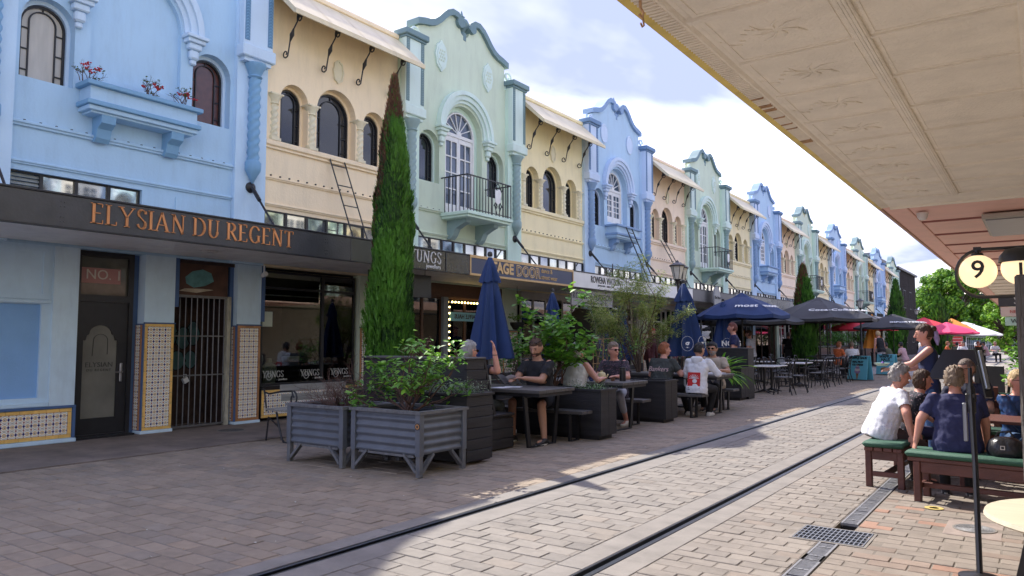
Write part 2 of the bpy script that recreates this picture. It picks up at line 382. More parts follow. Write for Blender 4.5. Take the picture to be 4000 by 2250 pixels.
def window_mesh(w, z0, zs, depth_frame=.05, t=.035, inner=.58):
    """black steel window: arched outer frame, inner arch line, side lights"""
    q = MB(); r = w / 2
    q.plate(arch(0, z0, zs, r, 14), [arch(0, z0 + t, zs, r - t, 14)], 0, depth_frame)
    ri = r * inner; ti = t * .6
    q.plate(arch(0, z0 + t, zs + (r - ri) * .35, ri + ti / 2, 12), [arch(0, z0 + t + .001, zs + (r - ri) * .35, ri - ti / 2, 12)], 0, depth_frame * .8)
    for s_ in (-1, 1):
        for k in (.18, .55, .92):
            z = z0 + (zs - z0) * k
            a, c = sorted((s_ * (ri + ti / 2), s_ * (r - t))); q.box(0, a, z - ti / 2, depth_frame * .7, c, z + ti / 2)
    ztop = zs + (r - ri) * .35 + ri
    q.box(0, -ti / 2, ztop, depth_frame * .7, ti / 2, zs + r - t)
    return q
def glass_mesh(w, z0, zs, mat, x=.012):
    q = MB(); r = w / 2 - .01; o = arch(0, z0, zs, r, 14); q.plate(o, [], x - .004, x); return q.mesh('pane', mat)
def add_window(root, key, yc, z0, zs, w, xd, gm=None, t=.035):
    f = inst('window', shared(('wf', w, z0, zs), lambda: window_mesh(w, z0, zs, t=t).mesh('window', mblack, k=K)), root, (xd * K, yc * K, 0))
    def g():
        q = MB(); q.plate(arch(0, z0, zs, w / 2 - .01, 14), [], .008, .012); return q.mesh('pane', gm or mglass, k=K)
    inst('pane', shared(('wg', w, z0, zs, (gm or mglass).name), g), f)
    return f
def fr_window(root, yc, z0, zs, r, xd, spring_door, key, curt=None):
    """white french window: fanlight over a pair of glazed leaves"""
    def fr():
        q = MB(); t = .07
        q.plate(arch(0, z0, zs, r, 16), [arch(0, zs + .03, zs + .03, r - t, 16), rect(-r + t, r - t, z0 + .04, zs - .06)], 0, .09)
        q.lathe([(.0, 0), (.1, 0), (.1, .04), (0, .04)], (0, 0, 0), 12, 0, Matrix.Translation((.05, 0, zs + .04)) @ Matrix.Rotation(pi / 2, 4, 'Y'))
        for k in range(1, 7):
            a = pi * k / 7; q.bar((.045, .08 * cos(a), zs + .05 + .08 * sin(a)), (.045, (r - t) * cos(a), zs + .03 + (r - t) * sin(a)), .035, .025)
        return q.mesh('french_window', mwhite, k=K)
    f = inst('french_window', shared(('ff', key, z0, zs, r), fr), root, (xd * K, yc * K, 0))
    def leaf():
        q = MB(); W_ = r - .075; H = zs - .065 - z0 - .045; zz = z0 + .045
        hs = []
        for c in range(2):
            for k in range(4):
                ya = .07 + c * (W_ - .12) / 2 + (.012 if c else 0); yb = ya + (W_ - .14) / 2 - .012
                za = zz + .22 + k * (H - .32) / 4; zb = za + (H - .32) / 4 - .035
                if k == 3: hs.append([(ya, za), (yb, za), (yb, zb - (.12 if c else 0)), (ya, zb - (0 if c else .12))] if False else [(ya, za), (yb, za), (yb, zb - .1 * (1 - c)) , (ya, zb - .1 * c)] if False else rect(ya, yb, za, zb))
                else: hs.append(rect(ya, yb, za, zb))
        q.plate(rect(.004, W_, zz, zz + H), hs, .02, .065); return q.mesh('door_leaf', mwhite, k=K)
    for s_ in (0, 1):
        o = inst('door_leaf', shared(('fl', key, z0, zs, r), leaf), f, (0, 0, 0), (0, 0, 0)); 
        if s_: o.scale = (1, -1, 1)
    def gl():
        q = MB(); q.plate(arch(0, z0 + .02, zs, r - .03, 16), [], .03, .034); return q.mesh('pane', curt or mglass2, k=K)
    inst('pane', shared(('fg', key, z0, zs, r), gl), f)
    return f
def gable_top(hw=1.9):
    pts = [(1.93, 9.62), (1.93, 9.98), (1.72, 10.06), (1.5, 10.10), (1.28, 10.19), (1.08, 10.34), (.92, 10.5), (.76, 10.64), (.58, 10.73), (.42, 10.72), (.30, 10.64), (.22, 10.5), (.16, 10.36), (0, 10.28)]
    return pts
def transom(root, y0, y1, z0, z1, xw=.02, n=None, lou=False):
    n = n or max(1, round((y1 - y0) / .5)); st = (y1 - y0) / n; t = .028
    q = MB(); q.plate(rect(y0, y1, z0, z1), [rect(y0 + i * st + t, y0 + (i + 1) * st - t, z0 + t, z1 - t) for i in range(n)], xw, xw + .05)
    f = q.build('transom_window', mblack, root, k=K)
    for i in range(n):
        if lou and i == 0:
            l_ = MB()
            for k in range(7): z = z0 + t + (z1 - z0 - 2 * t) * k / 7; l_.bar((xw + .02, y0 + t, z + .03), (xw + .02, y0 + st - t, z + .03), .05, .012, up=(0, .0, 1)) if False else l_.add([(xw + .005, y0 + t, z + .055), (xw + .04, y0 + t, z), (xw + .04, y0 + st - t, z), (xw + .005, y0 + st - t, z + .055)], [(0, 1, 2, 3)])
            l_.build('louvre', M('louvre_grey', '#8f9490', .6, .2, 10), f, k=K); continue
        gm = M('transom_glass_%d' % (i % 4), [(.42, .42, .38), (.6, .58, .5), (.3, .32, .34), (.62, .64, .55)][i % 4], .04, .45, 2.5, metal=.75)
        p_ = MB(); p_.box(xw + .01, y0 + i * st + t, z0 + t, xw + .016, y0 + (i + 1) * st - t, z1 - t); p_.build('pane', gm, f, k=K)
def body(root, col, top, z0=2.62 / K):
    q = MB(); q.box(-7, -HB + .002, 3.0, -.62, HB - .002, top - .3, 0); q.box(-7, -HB + .002, 0, -4, HB - .002, 3.0, 0); q.build('building_body', col, root, k=K)
def pilaster(root, y, cols):
    cw, cl, cd_, cb, cdk = cols
    def pil():
        q = MB(); q.box(0, -.36, 3.2, .10, .36, 9.42); q.box(0, -.30, 4.2, .12, .30, 4.4) if 0 else 0
        return q.mesh('pilaster', cl, k=K)
    inst('pilaster', shared(('pil', cl.name), pil), root, (0, y * K, 0))
    def pbox():
        q = MB(); q.bbox(.1, -.35, 7.62, .27, .35, 9.42, .01); q.bbox(.08, -.39, 7.38, .33, .39, 7.63, .02); q.box(.1, -.32, 7.30, .26, .32, 7.38)
        return q.mesh('pilaster_box', cb, k=K)
    p_ = inst('pilaster_box', shared(('pb', cb.name), pbox), root, (0, y * K, 0))
    def strip():
        q = MB(); q.box(.27, -.055, 7.72, .285, .055, 9.38, 0)
        for i in range(26):
            z = 7.74 + i * .063; s_ = 1 if i % 2 else -1
            q.bar((.288, -.045, z), (.288, 0, z + .04), .014, .012, 1); q.bar((.288, 0, z + .04), (.288, .045, z), .014, .012, 1)
        return q.mesh('pattern_strip', [cdk, cd_], k=K)
    for s_ in (-.27, .27): inst('pattern_strip', shared(('ps', cdk.name), strip), p_, (0, s_ * K, 0))
    def cap():
        q = MB(); q.bbox(-.1, -.43, 9.42, .38, .43, 9.58, .02); q.bbox(-.1, -.38, 9.36, .32, .38, 9.42, .01); return q.mesh('pilaster_cap', cdk, k=K)
    inst('pilaster_cap', shared(('pc', cdk.name), cap), root, (0, y * K, 0))
    def colm():
        q = col_twist(.115, 5.3, 7.0, 3.2); q.lathe([(.12, 7.0), (.15, 7.03), (.12, 7.06), (.17, 7.18), (.22, 7.26), (.22, 7.30)], n=14)
        q.lathe([(.13, 5.3), (.16, 5.26), (.16, 5.12), (.15, 5.08), (.09, 4.98), (.02, 4.84), (.001, 4.83)][::-1], n=14); return q.mesh('twisted_column', cd_, True, K)
    inst('twisted_column', shared(('tc', cd_.name), colm), root, (.17 * K, y * K, 0))
def stay(root, y):
    def rod():
        q = MB(); q.lathe([(0.001, 0), (.11, .0), (.11, .03), (.05, .07), (.001, .08)], n=16, T=Matrix.Translation((.1, 0, 4.76)) @ Matrix.Rotation(pi / 2, 4, 'Y'))
        q.tube([(.16, 0, 4.76), (1.15, 0, 3.62)], .022, 6); q.tube([(.16, 0, 4.76), (.42, 0, 4.46)], .04, 6); return q.mesh('canopy_stay', mblack, True, K)
    inst('canopy_stay', shared('rod', rod), root, (0, y * K, 0))
def mould(root, y0, y1, z, mat, h=.07, d=.07, nm='string_course'):
    def f():
        q = MB(); q.bbox(0, y0, z - h / 2, d * .6, y1, z + h / 2, .008); q.bbox(0, y0, z + h * .1, d, y1, z + h / 2 + .02, .008); return q.mesh(nm, mat, k=K)
    inst(nm, shared((nm, y0, y1, z, mat.name, h), f), root)
def bolts(root, y0, y1, z):
    def f():
        q = MB(); n = 16
        for i in range(n): y = y0 + (y1 - y0) * (i + .5) / n; q.box(.0, y - .014, z, .03, y + .014, z + .028)
        return q.mesh('bolt_row', mblack, k=K)
    inst('bolt_row', shared(('bolt', y0, y1, z), f), root)
def gable_bay(idx, colname, kind, label, grp):
    y = (P0 + PW * idx) + PW / 2
    c = PAL[colname]; mat = [wm(c[0], colname + '_wall'), wm(c[1], colname + '_light'), wm(c[2], colname + '_mid'), wm(c[3], colname + '_pale'), wm(c[4], colname + '_dark')]
    W_, Lt, Md, Pl, Dk = mat
    t = thing('shop_building', label, 'building', (WX, y, 0), 0, grp)
    door = kind != 'blank'; z_arch = 7.45
    if kind == 'balcony': bz = 5.16
    elif kind == 'window': bz = 6.12
    else: bz = 6.2
    def wall():
        top = gable_top(); out = [(-HB, 3.2), (HB, 3.2), (HB, 9.3), (1.93, 9.3)] + top[0:] + [(-p[0], p[1]) for p in top[::-1][1:]] + [(-1.93, 9.3), (-HB, 9.3)]
        holes = [arch(-1.48, 5.88, 6.86, .41, 12), arch(1.48, 5.88, 6.86, .41, 12), arch(0, bz, z_arch, .82, 20)]
        if kind == 'blank': holes.append(rect(-2.0, .17, 3.9, 4.36))
        q = MB(); q.plate(out, holes, -.28, 0); q.box(-.62, -HB, 3.0, -.281, HB, 9.5); return q.mesh('wall', W_, k=K)
    inst('wall', shared(('gw', colname, kind), wall), t)
    body(t, W_, 9.3)
    def coping():
        top = gable_top(); q = MB()
        for s_ in (1, -1):
            pts = [(s_ * p[0], p[1]) for p in top[1:]]
            up = []; 
            for i, p in enumerate(pts):
                a = Vector(pts[max(i - 1, 0)]); b_ = Vector(pts[min(i + 1, len(pts) - 1)]); d = (b_ - a).normalized(); nrm = Vector((-d.y, d.x)) * (s_)
                if i == 0: nrm = Vector((0, 1))
                up.append((p[0] + nrm.x * -.0 + (nrm.x if nrm.y > 0 else -nrm.x) * .17, p[1] + abs(nrm.y) * .17 if i < 10 else p[1] + .17 * nrm.y * (1 if nrm.y > 0 else -1)))
            pts = pts[:11]; up = up[:11]
            pts[0] = (s_ * 2.03, pts[0][1]); up[0] = (s_ * 2.03, up[0][1])
            poly = pts + up[::-1]
            ar = sum(poly[i][0] * poly[(i + 1) % len(poly)][1] - poly[(i + 1) % len(poly)][0] * poly[i][1] for i in range(len(poly)))
            q.plate(poly if ar > 0 else poly[::-1], [], -.34, .10, back=True)
            q.lathe([(.001, -.34), (.15, -.34), (.15, .11), (.001, .11)], n=14, T=Matrix.Translation((0, s_ * .27, 10.62)) @ Matrix.Rotation(pi / 2, 4, 'Y'))
        return q.mesh('gable_coping', Dk if colname == 'green' else Md, k=K)
    inst('gable_coping', shared(('cop', colname), coping), t)
    gold = idx in (9, 13, 17)
    def urn():
        q = MB(); q.lathe([(.14, 10.2), (.14, 10.42), (.08, 10.47), (.10, 10.52), (.2, 10.62), (.22, 10.72), (.17, 10.82), (.07, 10.88), (.1, 10.92), (.05, 10.96), (.02, 11.08), (.001, 11.12)], n=16); return q.mesh('urn_finial', M('gilt', (.5, .36, .13), .5, .2, 20) if gold else (Dk if colname == 'green' else Md), True, K)
    inst('urn_finial', shared(('urn', colname, gold), urn), t, (-.12 * K, 0, 0))
    for s_ in (-1, 1):
        def scroll():
            q = MB(); pts = []
            for i in range(16): a = i * .42; r_ = .17 - .009 * i; pts.append((.02, s_ * (2.06 + r_ * cos(a)), 9.72 + r_ * sin(a)))
            q.tube(pts, .04, 6); q.box(-.2, min(s_ * 1.93, s_ * 2.2), 9.3, .03, max(s_ * 1.93, s_ * 2.2), 9.6); return q.mesh('scroll_bracket', Pl, True, K)
        inst('scroll_bracket', shared(('scr', colname, s_), scroll), t)
    # medallions
    def medal():
        q = MB()
        if colname == 'green':
            o = [];
            for i in range(40):
                a = 2 * pi * i / 40; r_ = 1 + .05 * cos(8 * a) ; o.append((.22 * r_ * cos(a) * (1.05 if abs(sin(a)) < .7 else .85), .42 * r_ * sin(a)))
            q.plate(o, [], 0, .05); q.plate([(p[0] * .78, p[1] * .8) for p in o], [], .05, .065)
            for i in range(4):
                for j in range(3): q.box(.065, -.12 + j * .085 + (.04 if i % 2 else 0), -.16 + i * .09, .075, -.08 + j * .085 + (.04 if i % 2 else 0), -.105 + i * .09, 1)
        else: q.lathe([(.001, .0), (.26, 0), (.28, .03), (.25, .05), (.22, .035), (.001, .05)], n=24, T=Matrix.Rotation(pi / 2, 4, 'Y') @ Matrix.Scale(1.35, 4, (1, 0, 0)))
        return q.mesh('medallion', [Pl, W_], k=K)
    for s_ in (-1.05, 1.05): inst('medallion', shared(('med', colname), medal), t, (0, s_ * K, 9.42 * K))
    # arch moulding with corbels
    def hood():
        q = MB(); zc_ = z_arch + .03
        for r0, r1, d in ((.86, .95, .06), (.95, 1.08, .12), (1.08, 1.2, .17)):
            o = [(r1 * cos(pi * i / 24), zc_ + r1 * sin(pi * i / 24)) for i in range(25)]; n_ = [(r0 * cos(pi * i / 24), zc_ + r0 * sin(pi * i / 24)) for i in range(25)][::-1]
            q.plate(o + n_, [], 0, d)
        for s_ in (-1, 1):
            T = Matrix.Translation((0, s_ * 1.04, 0))
            q.bbox(0, -.22, 7.40, .24, .22, 7.47, .01, 0, T); q.bbox(0, -.18, 7.32, .19, .18, 7.40, .01, 0, T); q.bbox(0, -.13, 7.2, .15, .13, 7.32, .02, 0, T); q.bbox(0, -.09, 7.02, .12, .09, 7.2, .03, 0, T); q.bbox(0, -.06, 6.92, .08, .06, 7.02, .02, 0, T)
        return q.mesh('arch_moulding', Pl, k=K)
    inst('arch_moulding', shared(('hood', colname), hood), t)
    # side windows
    for s_ in (-1.48, 1.48):
        gm = mglass
        if idx == -1: gm = mcurt if s_ < 0 else mbrickw
        elif colname != 'green' and idx > 6: gm = M('muted_blue_glass', (.10, .17, .25), .2, .2, 3)  # bluer, duller glass tone on the farther blue gables
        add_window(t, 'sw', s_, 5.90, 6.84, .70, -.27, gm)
        def frm():
            q = MB(); q.plate(arch(0, 5.88, 6.86, .409, 12), [arch(0, 5.90, 6.85, .352, 12)], -.275, -.17); return q.mesh('window_reveal', Pl, k=K)
        inst('window_reveal', shared(('rev', colname), frm), t, (0, s_ * K, 0))
    # centre
    q = MB()
    if kind == 'blank':
        def bl():
            q = MB(); q.plate(arch(0, bz - .01, z_arch, .83, 20), [], -.28, -.10); return q.mesh('blank_arch', W_, k=K)
        inst('blank_arch', shared(('bl', colname), bl), t)
    else:
        z0 = 5.2 if kind == 'balcony' else 6.14
        fr_window(t, 0, z0, z_arch, .68, -.27, 0, kind)
        def rv():
            q = MB(); q.plate(arch(0, z0 - .02, z_arch, .819, 18), [arch(0, z0, z_arch, .69, 18)], -.275, -.19); return q.mesh('window_reveal', Lt, k=K)
        inst('window_reveal', shared(('rv2', colname, kind), rv), t)
    if kind == 'balcony':
        def slab():
            q = MB(); q.bbox(0, -1.02, 5.0, .98, 1.02, 5.09, .01); q.bbox(0, -.97, 4.93, .92, .97, 5.0, .01); return q.mesh('balcony_slab', Lt, k=K)
        sl = inst('balcony_slab', shared(('slab', colname), slab), t)
        def brk():
            q = MB(); q.plate([(0, 4.93), (0, 4.42), (.1, 4.40), (.2, 4.5), (.3, 4.68), (.5, 4.78), (.66, 4.84), (.68, 4.93)][::-1], [], -.11, .11, ax=1, back=True); return q.mesh('balcony_bracket', Md, k=K)
        for s_ in (-.62, .62): inst('balcony_bracket', shared(('brk', colname), brk), t, (0, s_ * K, 0))
        def rail():
            q = MB(); zt = 6.05; zb = 5.1
            q.bar((.0, -.98, zt), (.92, -.98, zt), .03); q.bar((.92, -.99, zt), (.92, .99, zt), .03); q.bar((.92, .98, zt), (0, .98, zt), .03)
            q.bar((.92, -.98, zb + .05), (.92, .98, zb + .05), .02)
            for i in range(16):
                yy = -.98 + 1.96 * i / 15
                if 8 < i < 12: continue
                q.bar((.92, yy, zb), (.92, yy, zt), .018)
            for i in range(1, 7):
                for s_ in (-.98, .98): q.bar((.92 * i / 7, s_, zb), (.92 * i / 7, s_, zt), .018)
            return q.mesh('balcony_railing', miron_b, k=K)
        rl = inst('balcony_railing', shared('rail', rail), t)
        def orn():
            q = MB()
            for s_ in (-1, 1):
                for zc_, k in ((5.36, 1), (5.86, -1)):
                    pts = [(.93, .35 + s_ * (.10 + (.09 - .0045 * i) * cos(i * .45)) * 1, zc_ + k * (.10 - .005 * i) * sin(i * .45)) for i in range(15)]
                    q.tube(pts, .014, 5)
                q.tube([(.93, .35 + s_ * .03, 5.12), (.93, .35 + s_ * .16, 5.4), (.93, .35 + s_ * .04, 5.6), (.93, .35 + s_ * .16, 5.8), (.93, .35, 6.03)], .012, 5)
            return q.mesh('scroll_panel', miron_b, True, K)
        inst('scroll_panel', shared('orn', orn), rl)
        def shield():
            q = MB(); q.plate([(.20, 5.48), (.30, 5.42), (.42, 5.48), (.47, 5.75), (.40, 5.86), (.27, 5.80), (.2, 5.83)], [], .94, .96, back=True); return q.mesh('shield', mwhite, k=K)
        inst('shield', shared('shield', shield), rl)
    else:
        def pbx():
            q = MB(); d = .42 if kind == 'blank' else .5; hw = 1.0
            q.bbox(0, -hw - .04, 5.90, d + .04, hw + .04, 5.98, .01, 1); q.bbox(0, -hw + .04, 5.66, d - .04, hw - .04, 5.9, .004, 0)
            q.bbox(0, -hw - .02, 5.58, d + .02, hw + .02, 5.66, .01, 1); q.bbox(0, -hw + .02, 5.5, d - .03, hw - .02, 5.58, .01, 0); q.bbox(0, -hw + .08, 5.46, d - .08, hw - .08, 5.5, .01, 0)
            return q.mesh('flower_box', [W_, Md], k=K)
        fb = inst('flower_box', shared(('fb', colname, kind), pbx), t)
        def brk2():
            q = MB(); q.plate([(0, 5.46), (0, 5.06), (.09, 5.03), (.15, 5.1), (.19, 5.25), (.32, 5.33), (.34, 5.46)][::-1], [], -.12, .12, ax=1, back=True); return q.mesh('box_bracket', Md, k=K)
        for s_ in (-.62, .62): inst('box_bracket', shared(('bb', colname), brk2), t, (0, s_ * K, 0))
    # courses, transoms
    mould(t, -1.97, 1.97, 5.1, W_); bolts(t, -1.9, 1.9, 5.15); mould(t, -1.97, 1.97, 4.48, W_, .05, .05)
    if kind == 'blank':
        transom(t, -2.0, .16, 3.86, 4.36, -.12, 4, True)
        q = MB(); q.box(-.001, .8, 3.5, .02, 1.95, 4.33); q.build('wall_panel', Md if False else W_, t, k=K)
    elif idx < 6:
        transom(t, -1.95, 1.95, 3.86, 4.38, .0, 8)
    else:
        def tf():
            q = MB(); n = 8; st = 3.9 / n
            q.plate(rect(-1.95, 1.95, 3.86, 4.38), [rect(-1.95 + i * st + .02, -1.95 + (i + 1) * st - .02, 3.88, 4.36) for i in range(n)], 0, .05); return q.mesh('transom_window', mblack, k=K)
        f = inst('transom_window', shared('tf', tf), t)
        def tg():
            q = MB()
            for i in range(8): q.box(.005, -1.93 + i * .4875, 3.88, .012, -1.93 + (i + 1) * .4875 - .04, 4.36, i % 3)
            return q.mesh('pane', [mglass, M('transom_glass_1', (.6, .58, .5), .04, metal=.75), M('transom_glass_3', (.62, .64, .55), .04, metal=.75)], k=K)
        inst('pane', shared('tg', tg), f)
    for s_ in (-1, 1):
        pilaster(t, s_ * HB, (W_, Lt, Md, Pl, Dk)); stay(t, s_ * HB)
    return t
def yellow_bay(idx, colname, label, grp, ladder=False, body_only=False):
    y = (P0 + PW * idx) + PW / 2
    c = YEL[colname]; W_ = wm(c, colname + '_render', .2)
    t = thing('shop_building', label, 'building', (WX, y, 0), 0, grp)
    def wall():
        out = rect(-HB + .36, HB - .36, 3.2, 9.32); holes = [arch(-1.2, 5.88, 6.86, .37, 12), arch(0, 5.88, 6.86, .585, 16), arch(1.2, 5.88, 6.86, .37, 12)]
        q = MB(); q.plate(out, holes, -.28, 0); q.box(-.62, -HB, 3.0, -.281, HB, 9.3)
        return q.mesh('wall', W_, k=K)
    inst('wall', shared(('yw', colname), wall), t); body(t, W_, 9.1)
    def trim():
        q = MB()
        for c_, r_ in ((-1.2, .37), (0, .585), (1.2, .37)):
            q.plate(arch(c_, 5.9, 6.86, r_ - .001, 16), [arch(c_, 5.901, 6.86, r_ - .06, 16)], -.277, -.2)
        q.bbox(0, -1.97, 5.76, .09, 1.97, 5.88, .02); q.bbox(0, -1.97, 5.70, .05, 1.97, 5.76, .01)
        return q.mesh('window_surround', W_, k=K)
    inst('window_surround', shared(('yt', colname), trim), t)
    for c_, w_ in ((-1.2, .62), (0, 1.05), (1.2, .62)): add_window(t, 'y', c_, 5.9, 6.84, w_, -.27, mglass, .04)
    def colm():
        q = col_twist(.09, 6.0, 6.66, 1.6, amp=.18, rows=28); q.box(-.12, -.12, 5.88, .12, .12, 5.94); q.lathe([(.12, 5.94), (.12, 5.98), (.09, 6.0)], n=14)
        q.lathe([(.09, 6.66), (.115, 6.68), (.1, 6.7), (.11, 6.76), (.16, 6.83), (.17, 6.86)], n=14); q.box(-.16, -.16, 6.86, .14, .16, 6.89); return q.mesh('twisted_column', mcream, True, K)
    for c_ in (-1.72, -.72, .72, 1.72): inst('twisted_column', shared('ycol', colm), t, (-.03 * K, c_ * K, 0))
    def med():
        q = MB(); o = []
        for i in range(40): a = 2 * pi * i / 40; r_ = 1 + .06 * cos(8 * a); o.append((.15 * r_ * cos(a), .27 * r_ * sin(a)))
        q.plate(o, [[(p[0] * .82, p[1] * .86) for p in o][::1]], 0, .05); q.plate([(p[0] * .8, p[1] * .85) for p in o], [], .0, .03); return q.mesh('medallion', mcream, k=K)
    inst('medallion', shared('ymed', med), t, (0, 0, 7.88 * K))
    # awning roof
    def awn():
        q = MB(); A = [(.02, 9.27), (.9, 8.42)]
        q.add([(0, -1.96, 9.34), (0, 1.96, 9.34), (.95, 1.96, 8.44), (.95, -1.96, 8.44), (0, -1.96, 9.2), (0, 1.96, 9.2), (.9, 1.96, 8.36), (.9, -1.96, 8.36)],
              [(3, 2, 1, 0), (4, 5, 6, 7), (0, 4, 7, 3), (1, 2, 6, 5), (2, 3, 7, 6)])
        for i in range(1, 4): yy = -1.96 + 3.92 * i / 4; q.add([(0, yy - .012, 9.348), (0, yy + .012, 9.348), (.95, yy + .012, 8.448), (.95, yy - .012, 8.448)], [(3, 2, 1, 0)])
        q.bar((.94, -1.96, 8.40), (.94, 1.96, 8.40), .03, .1)
        return q.mesh('awning_roof', mawn, k=K)
    a_ = inst('awning_roof', shared('awn', awn), t)
    def par():
        q = MB(); q.bbox(-.3, -1.97, 9.32, .06, 1.97, 9.44, .02); return q.mesh('parapet', W_, k=K)
    inst('parapet', shared(('par', colname), par), t)
    def sb():
        q = MB(); pts = []
        for i in range(14): a = i * .5; r_ = .025 + .0055 * i; pts.append((.62 + r_ * cos(a + 2.2) - .07, 0, 8.47 + r_ * sin(a + 2.2)))
        pts += [(.48 - .0, 0, 8.42), (.36, 0, 8.28), (.26, 0, 8.08)]
        lo = [];
        for i in range(14): a = i * .5; r_ = .025 + .0055 * i; lo.append((.11 - r_ * cos(a + 2.2), 0, 7.80 - r_ * sin(a + 2.2)))
        q.tube(pts + lo[::-1], .016, 6)
        q.lathe([(.016, -.14), (.035, -.05), (.05, 0), (.035, .05), (.016, .14)], n=8, T=Matrix.Translation((.31, 0, 8.17)) @ Matrix.Rotation(.42, 4, 'Y')); q.box(.5, -.03, 8.5, .62, .03, 8.66)
        return q.mesh('iron_scroll', miron_b, True, K)
    for c_ in (-1.55, -.5, .55, 1.6): inst('iron_scroll', shared('isc', sb), t, (0, c_ * K, 0))
    mould(t, -1.97, 1.97, 5.06, W_, .05, .05); bolts(t, -1.9, 1.9, 5.12); mould(t, -1.97, 1.97, 4.5, W_, .05, .05)
    if idx < 6: transom(t, -1.95, 1.95, 3.86, 4.38, .0, 7)
    else:
        def tf():
            q = MB(); n = 8; st = 3.9 / n
            q.plate(rect(-1.95, 1.95, 3.86, 4.38), [rect(-1.95 + i * st + .02, -1.95 + (i + 1) * st - .02, 3.88, 4.36) for i in range(n)], 0, .05); return q.mesh('transom_window', mblack, k=K)
        f = inst('transom_window', shared('tf', tf), t)
        def tg():
            q = MB()
            for i in range(8): q.box(.005, -1.93 + i * .4875, 3.88, .012, -1.93 + (i + 1) * .4875 - .04, 4.36, i % 3)
            return q.mesh('pane', [mglass, M('transom_glass_1', (.6, .58, .5), .04, metal=.75), M('transom_glass_3', (.62, .64, .55), .04, metal=.75)], k=K)
        inst('pane', shared('tg', tg), f)
    return t
LAB = {
 -2: ('y', 'peach', 'peach shop building cut by the left edge of the photo'),
 -1: ('g', 'blue', 'pale blue gabled shop with red geraniums in its wall box', 'blank'),
 0: ('y', 'peach', 'peach awning-roofed shop directly behind the big cypress'),
 1: ('g', 'green', 'pale green gabled shop with iron balcony, nearest of the green ones', 'balcony'),
 2: ('y', 'yellow', 'yellow awning-roofed shop above the navy sign with gold lettering'),
 3: ('g', 'lilac', 'blue gabled shop above the white sign, a black ladder on its flower box', 'window'),
 4: ('y', 'pink', 'peach awning-roofed shop behind the twin-lantern street lamp'),
 5: ('g', 'green', 'pale green gabled shop, second green one with a full iron balcony', 'balcony'),
 6: ('y', 'yellow', 'yellow awning-roofed shop behind the open navy parasol'),
 7: ('g', 'lilac', 'blue gabled shop above the zebra-striped canopy fascia', 'window'),
 8: ('y', 'pink', 'peach awning-roofed shop just left of the second cypress'),
 9: ('g', 'green', 'green gabled balcony shop directly behind the second cypress', 'balcony'),
 10: ('y', 'yellow', 'yellow awning-roofed shop with a roof ladder right of the second cypress'),
 11: ('g', 'lilac', 'blue gabled shop fourth from the left edge of the photo', 'window'),
 12: ('y', 'pink', 'small peach awning-roofed shop behind the wide-topped street lamp'),
 13: ('g', 'green', 'small green gabled shop with a gilded urn finial', 'balcony'),
 14: ('y', 'yellow', 'smallest yellow awning-roofed shop, far up the street'),
 15: ('g', 'lilac', 'farthest blue gabled shop, left of the third cypress', 'window'),
 16: ('y', 'pink', 'farthest peach awning-roofed shop, near the end of the terrace'),
 17: ('g', 'green', 'last green gabled shop beside the dark timber-clad building', 'window'),
}
GRP = 'pastel shop buildings in the left-hand terrace'
BLD = {}
for i, v in LAB.items():
    BLD[i] = gable_bay(i, v[1], v[3], v[2], GRP) if v[0] == 'g' else yellow_bay(i, v[1], v[2], GRP)
# ================================================================ SHOPFRONTS (world coordinates; each piece hangs on the building it belongs to)
def wb(q, name, mats, root, smooth=False, label=None, kind=None):
    o = q.build(name, mats, root, smooth, label=label, kind=kind); o.location = -root.location; return o
def glass_shader(name, tint=(.75, .8, .8), refl=.05):
    m = bpy.data.materials.new(name); m.use_nodes = True; t = m.node_tree; t.nodes.clear()
    o = t.nodes.new('ShaderNodeOutputMaterial'); mx_ = t.nodes.new('ShaderNodeMixShader'); tr = t.nodes.new('ShaderNodeBsdfTransparent'); gl = t.nodes.new('ShaderNodeBsdfGlossy')
    tr.inputs[0].default_value = (*tint, 1); gl.inputs['Roughness'].default_value = .02
    lw = t.nodes.new('ShaderNodeLayerWeight'); lw.inputs[0].default_value = .35
    mr = t.nodes.new('ShaderNodeMapRange'); t.links.new(lw.outputs['Fresnel'], mr.inputs[0]); mr.inputs['To Min'].default_value = refl; mr.inputs['To Max'].default_value = 1
    t.links.new(mr.outputs[0], mx_.inputs[0]); t.links.new(tr.outputs[0], mx_.inputs[1]); t.links.new(gl.outputs[0], mx_.inputs[2]); t.links.new(mx_.outputs[0], o.inputs[0]); return m
mshop = glass_shader('shop_glass')
mfrost = M('frosted_glass', (.16, .155, .13), .3, .25, 3, spec=.6)
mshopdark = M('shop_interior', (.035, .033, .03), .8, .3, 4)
mochre = M('ochre_tile', (.80, .50, .15), .3, .12, 25, rnd=.12)
mochre_b = M('brown_tile', (.42, .20, .08), .3, .15, 25, rnd=.12)
mdoor = M('black_door_paint', (.018, .018, .02), .35, .2, 10)
mtimber = M('stained_timber', (.10, .045, .022), .5, .3, 8, stretch=(1, 1, 8))
mgrey = M('grey_frame', (.22, .24, .25), .5, .1, 10)
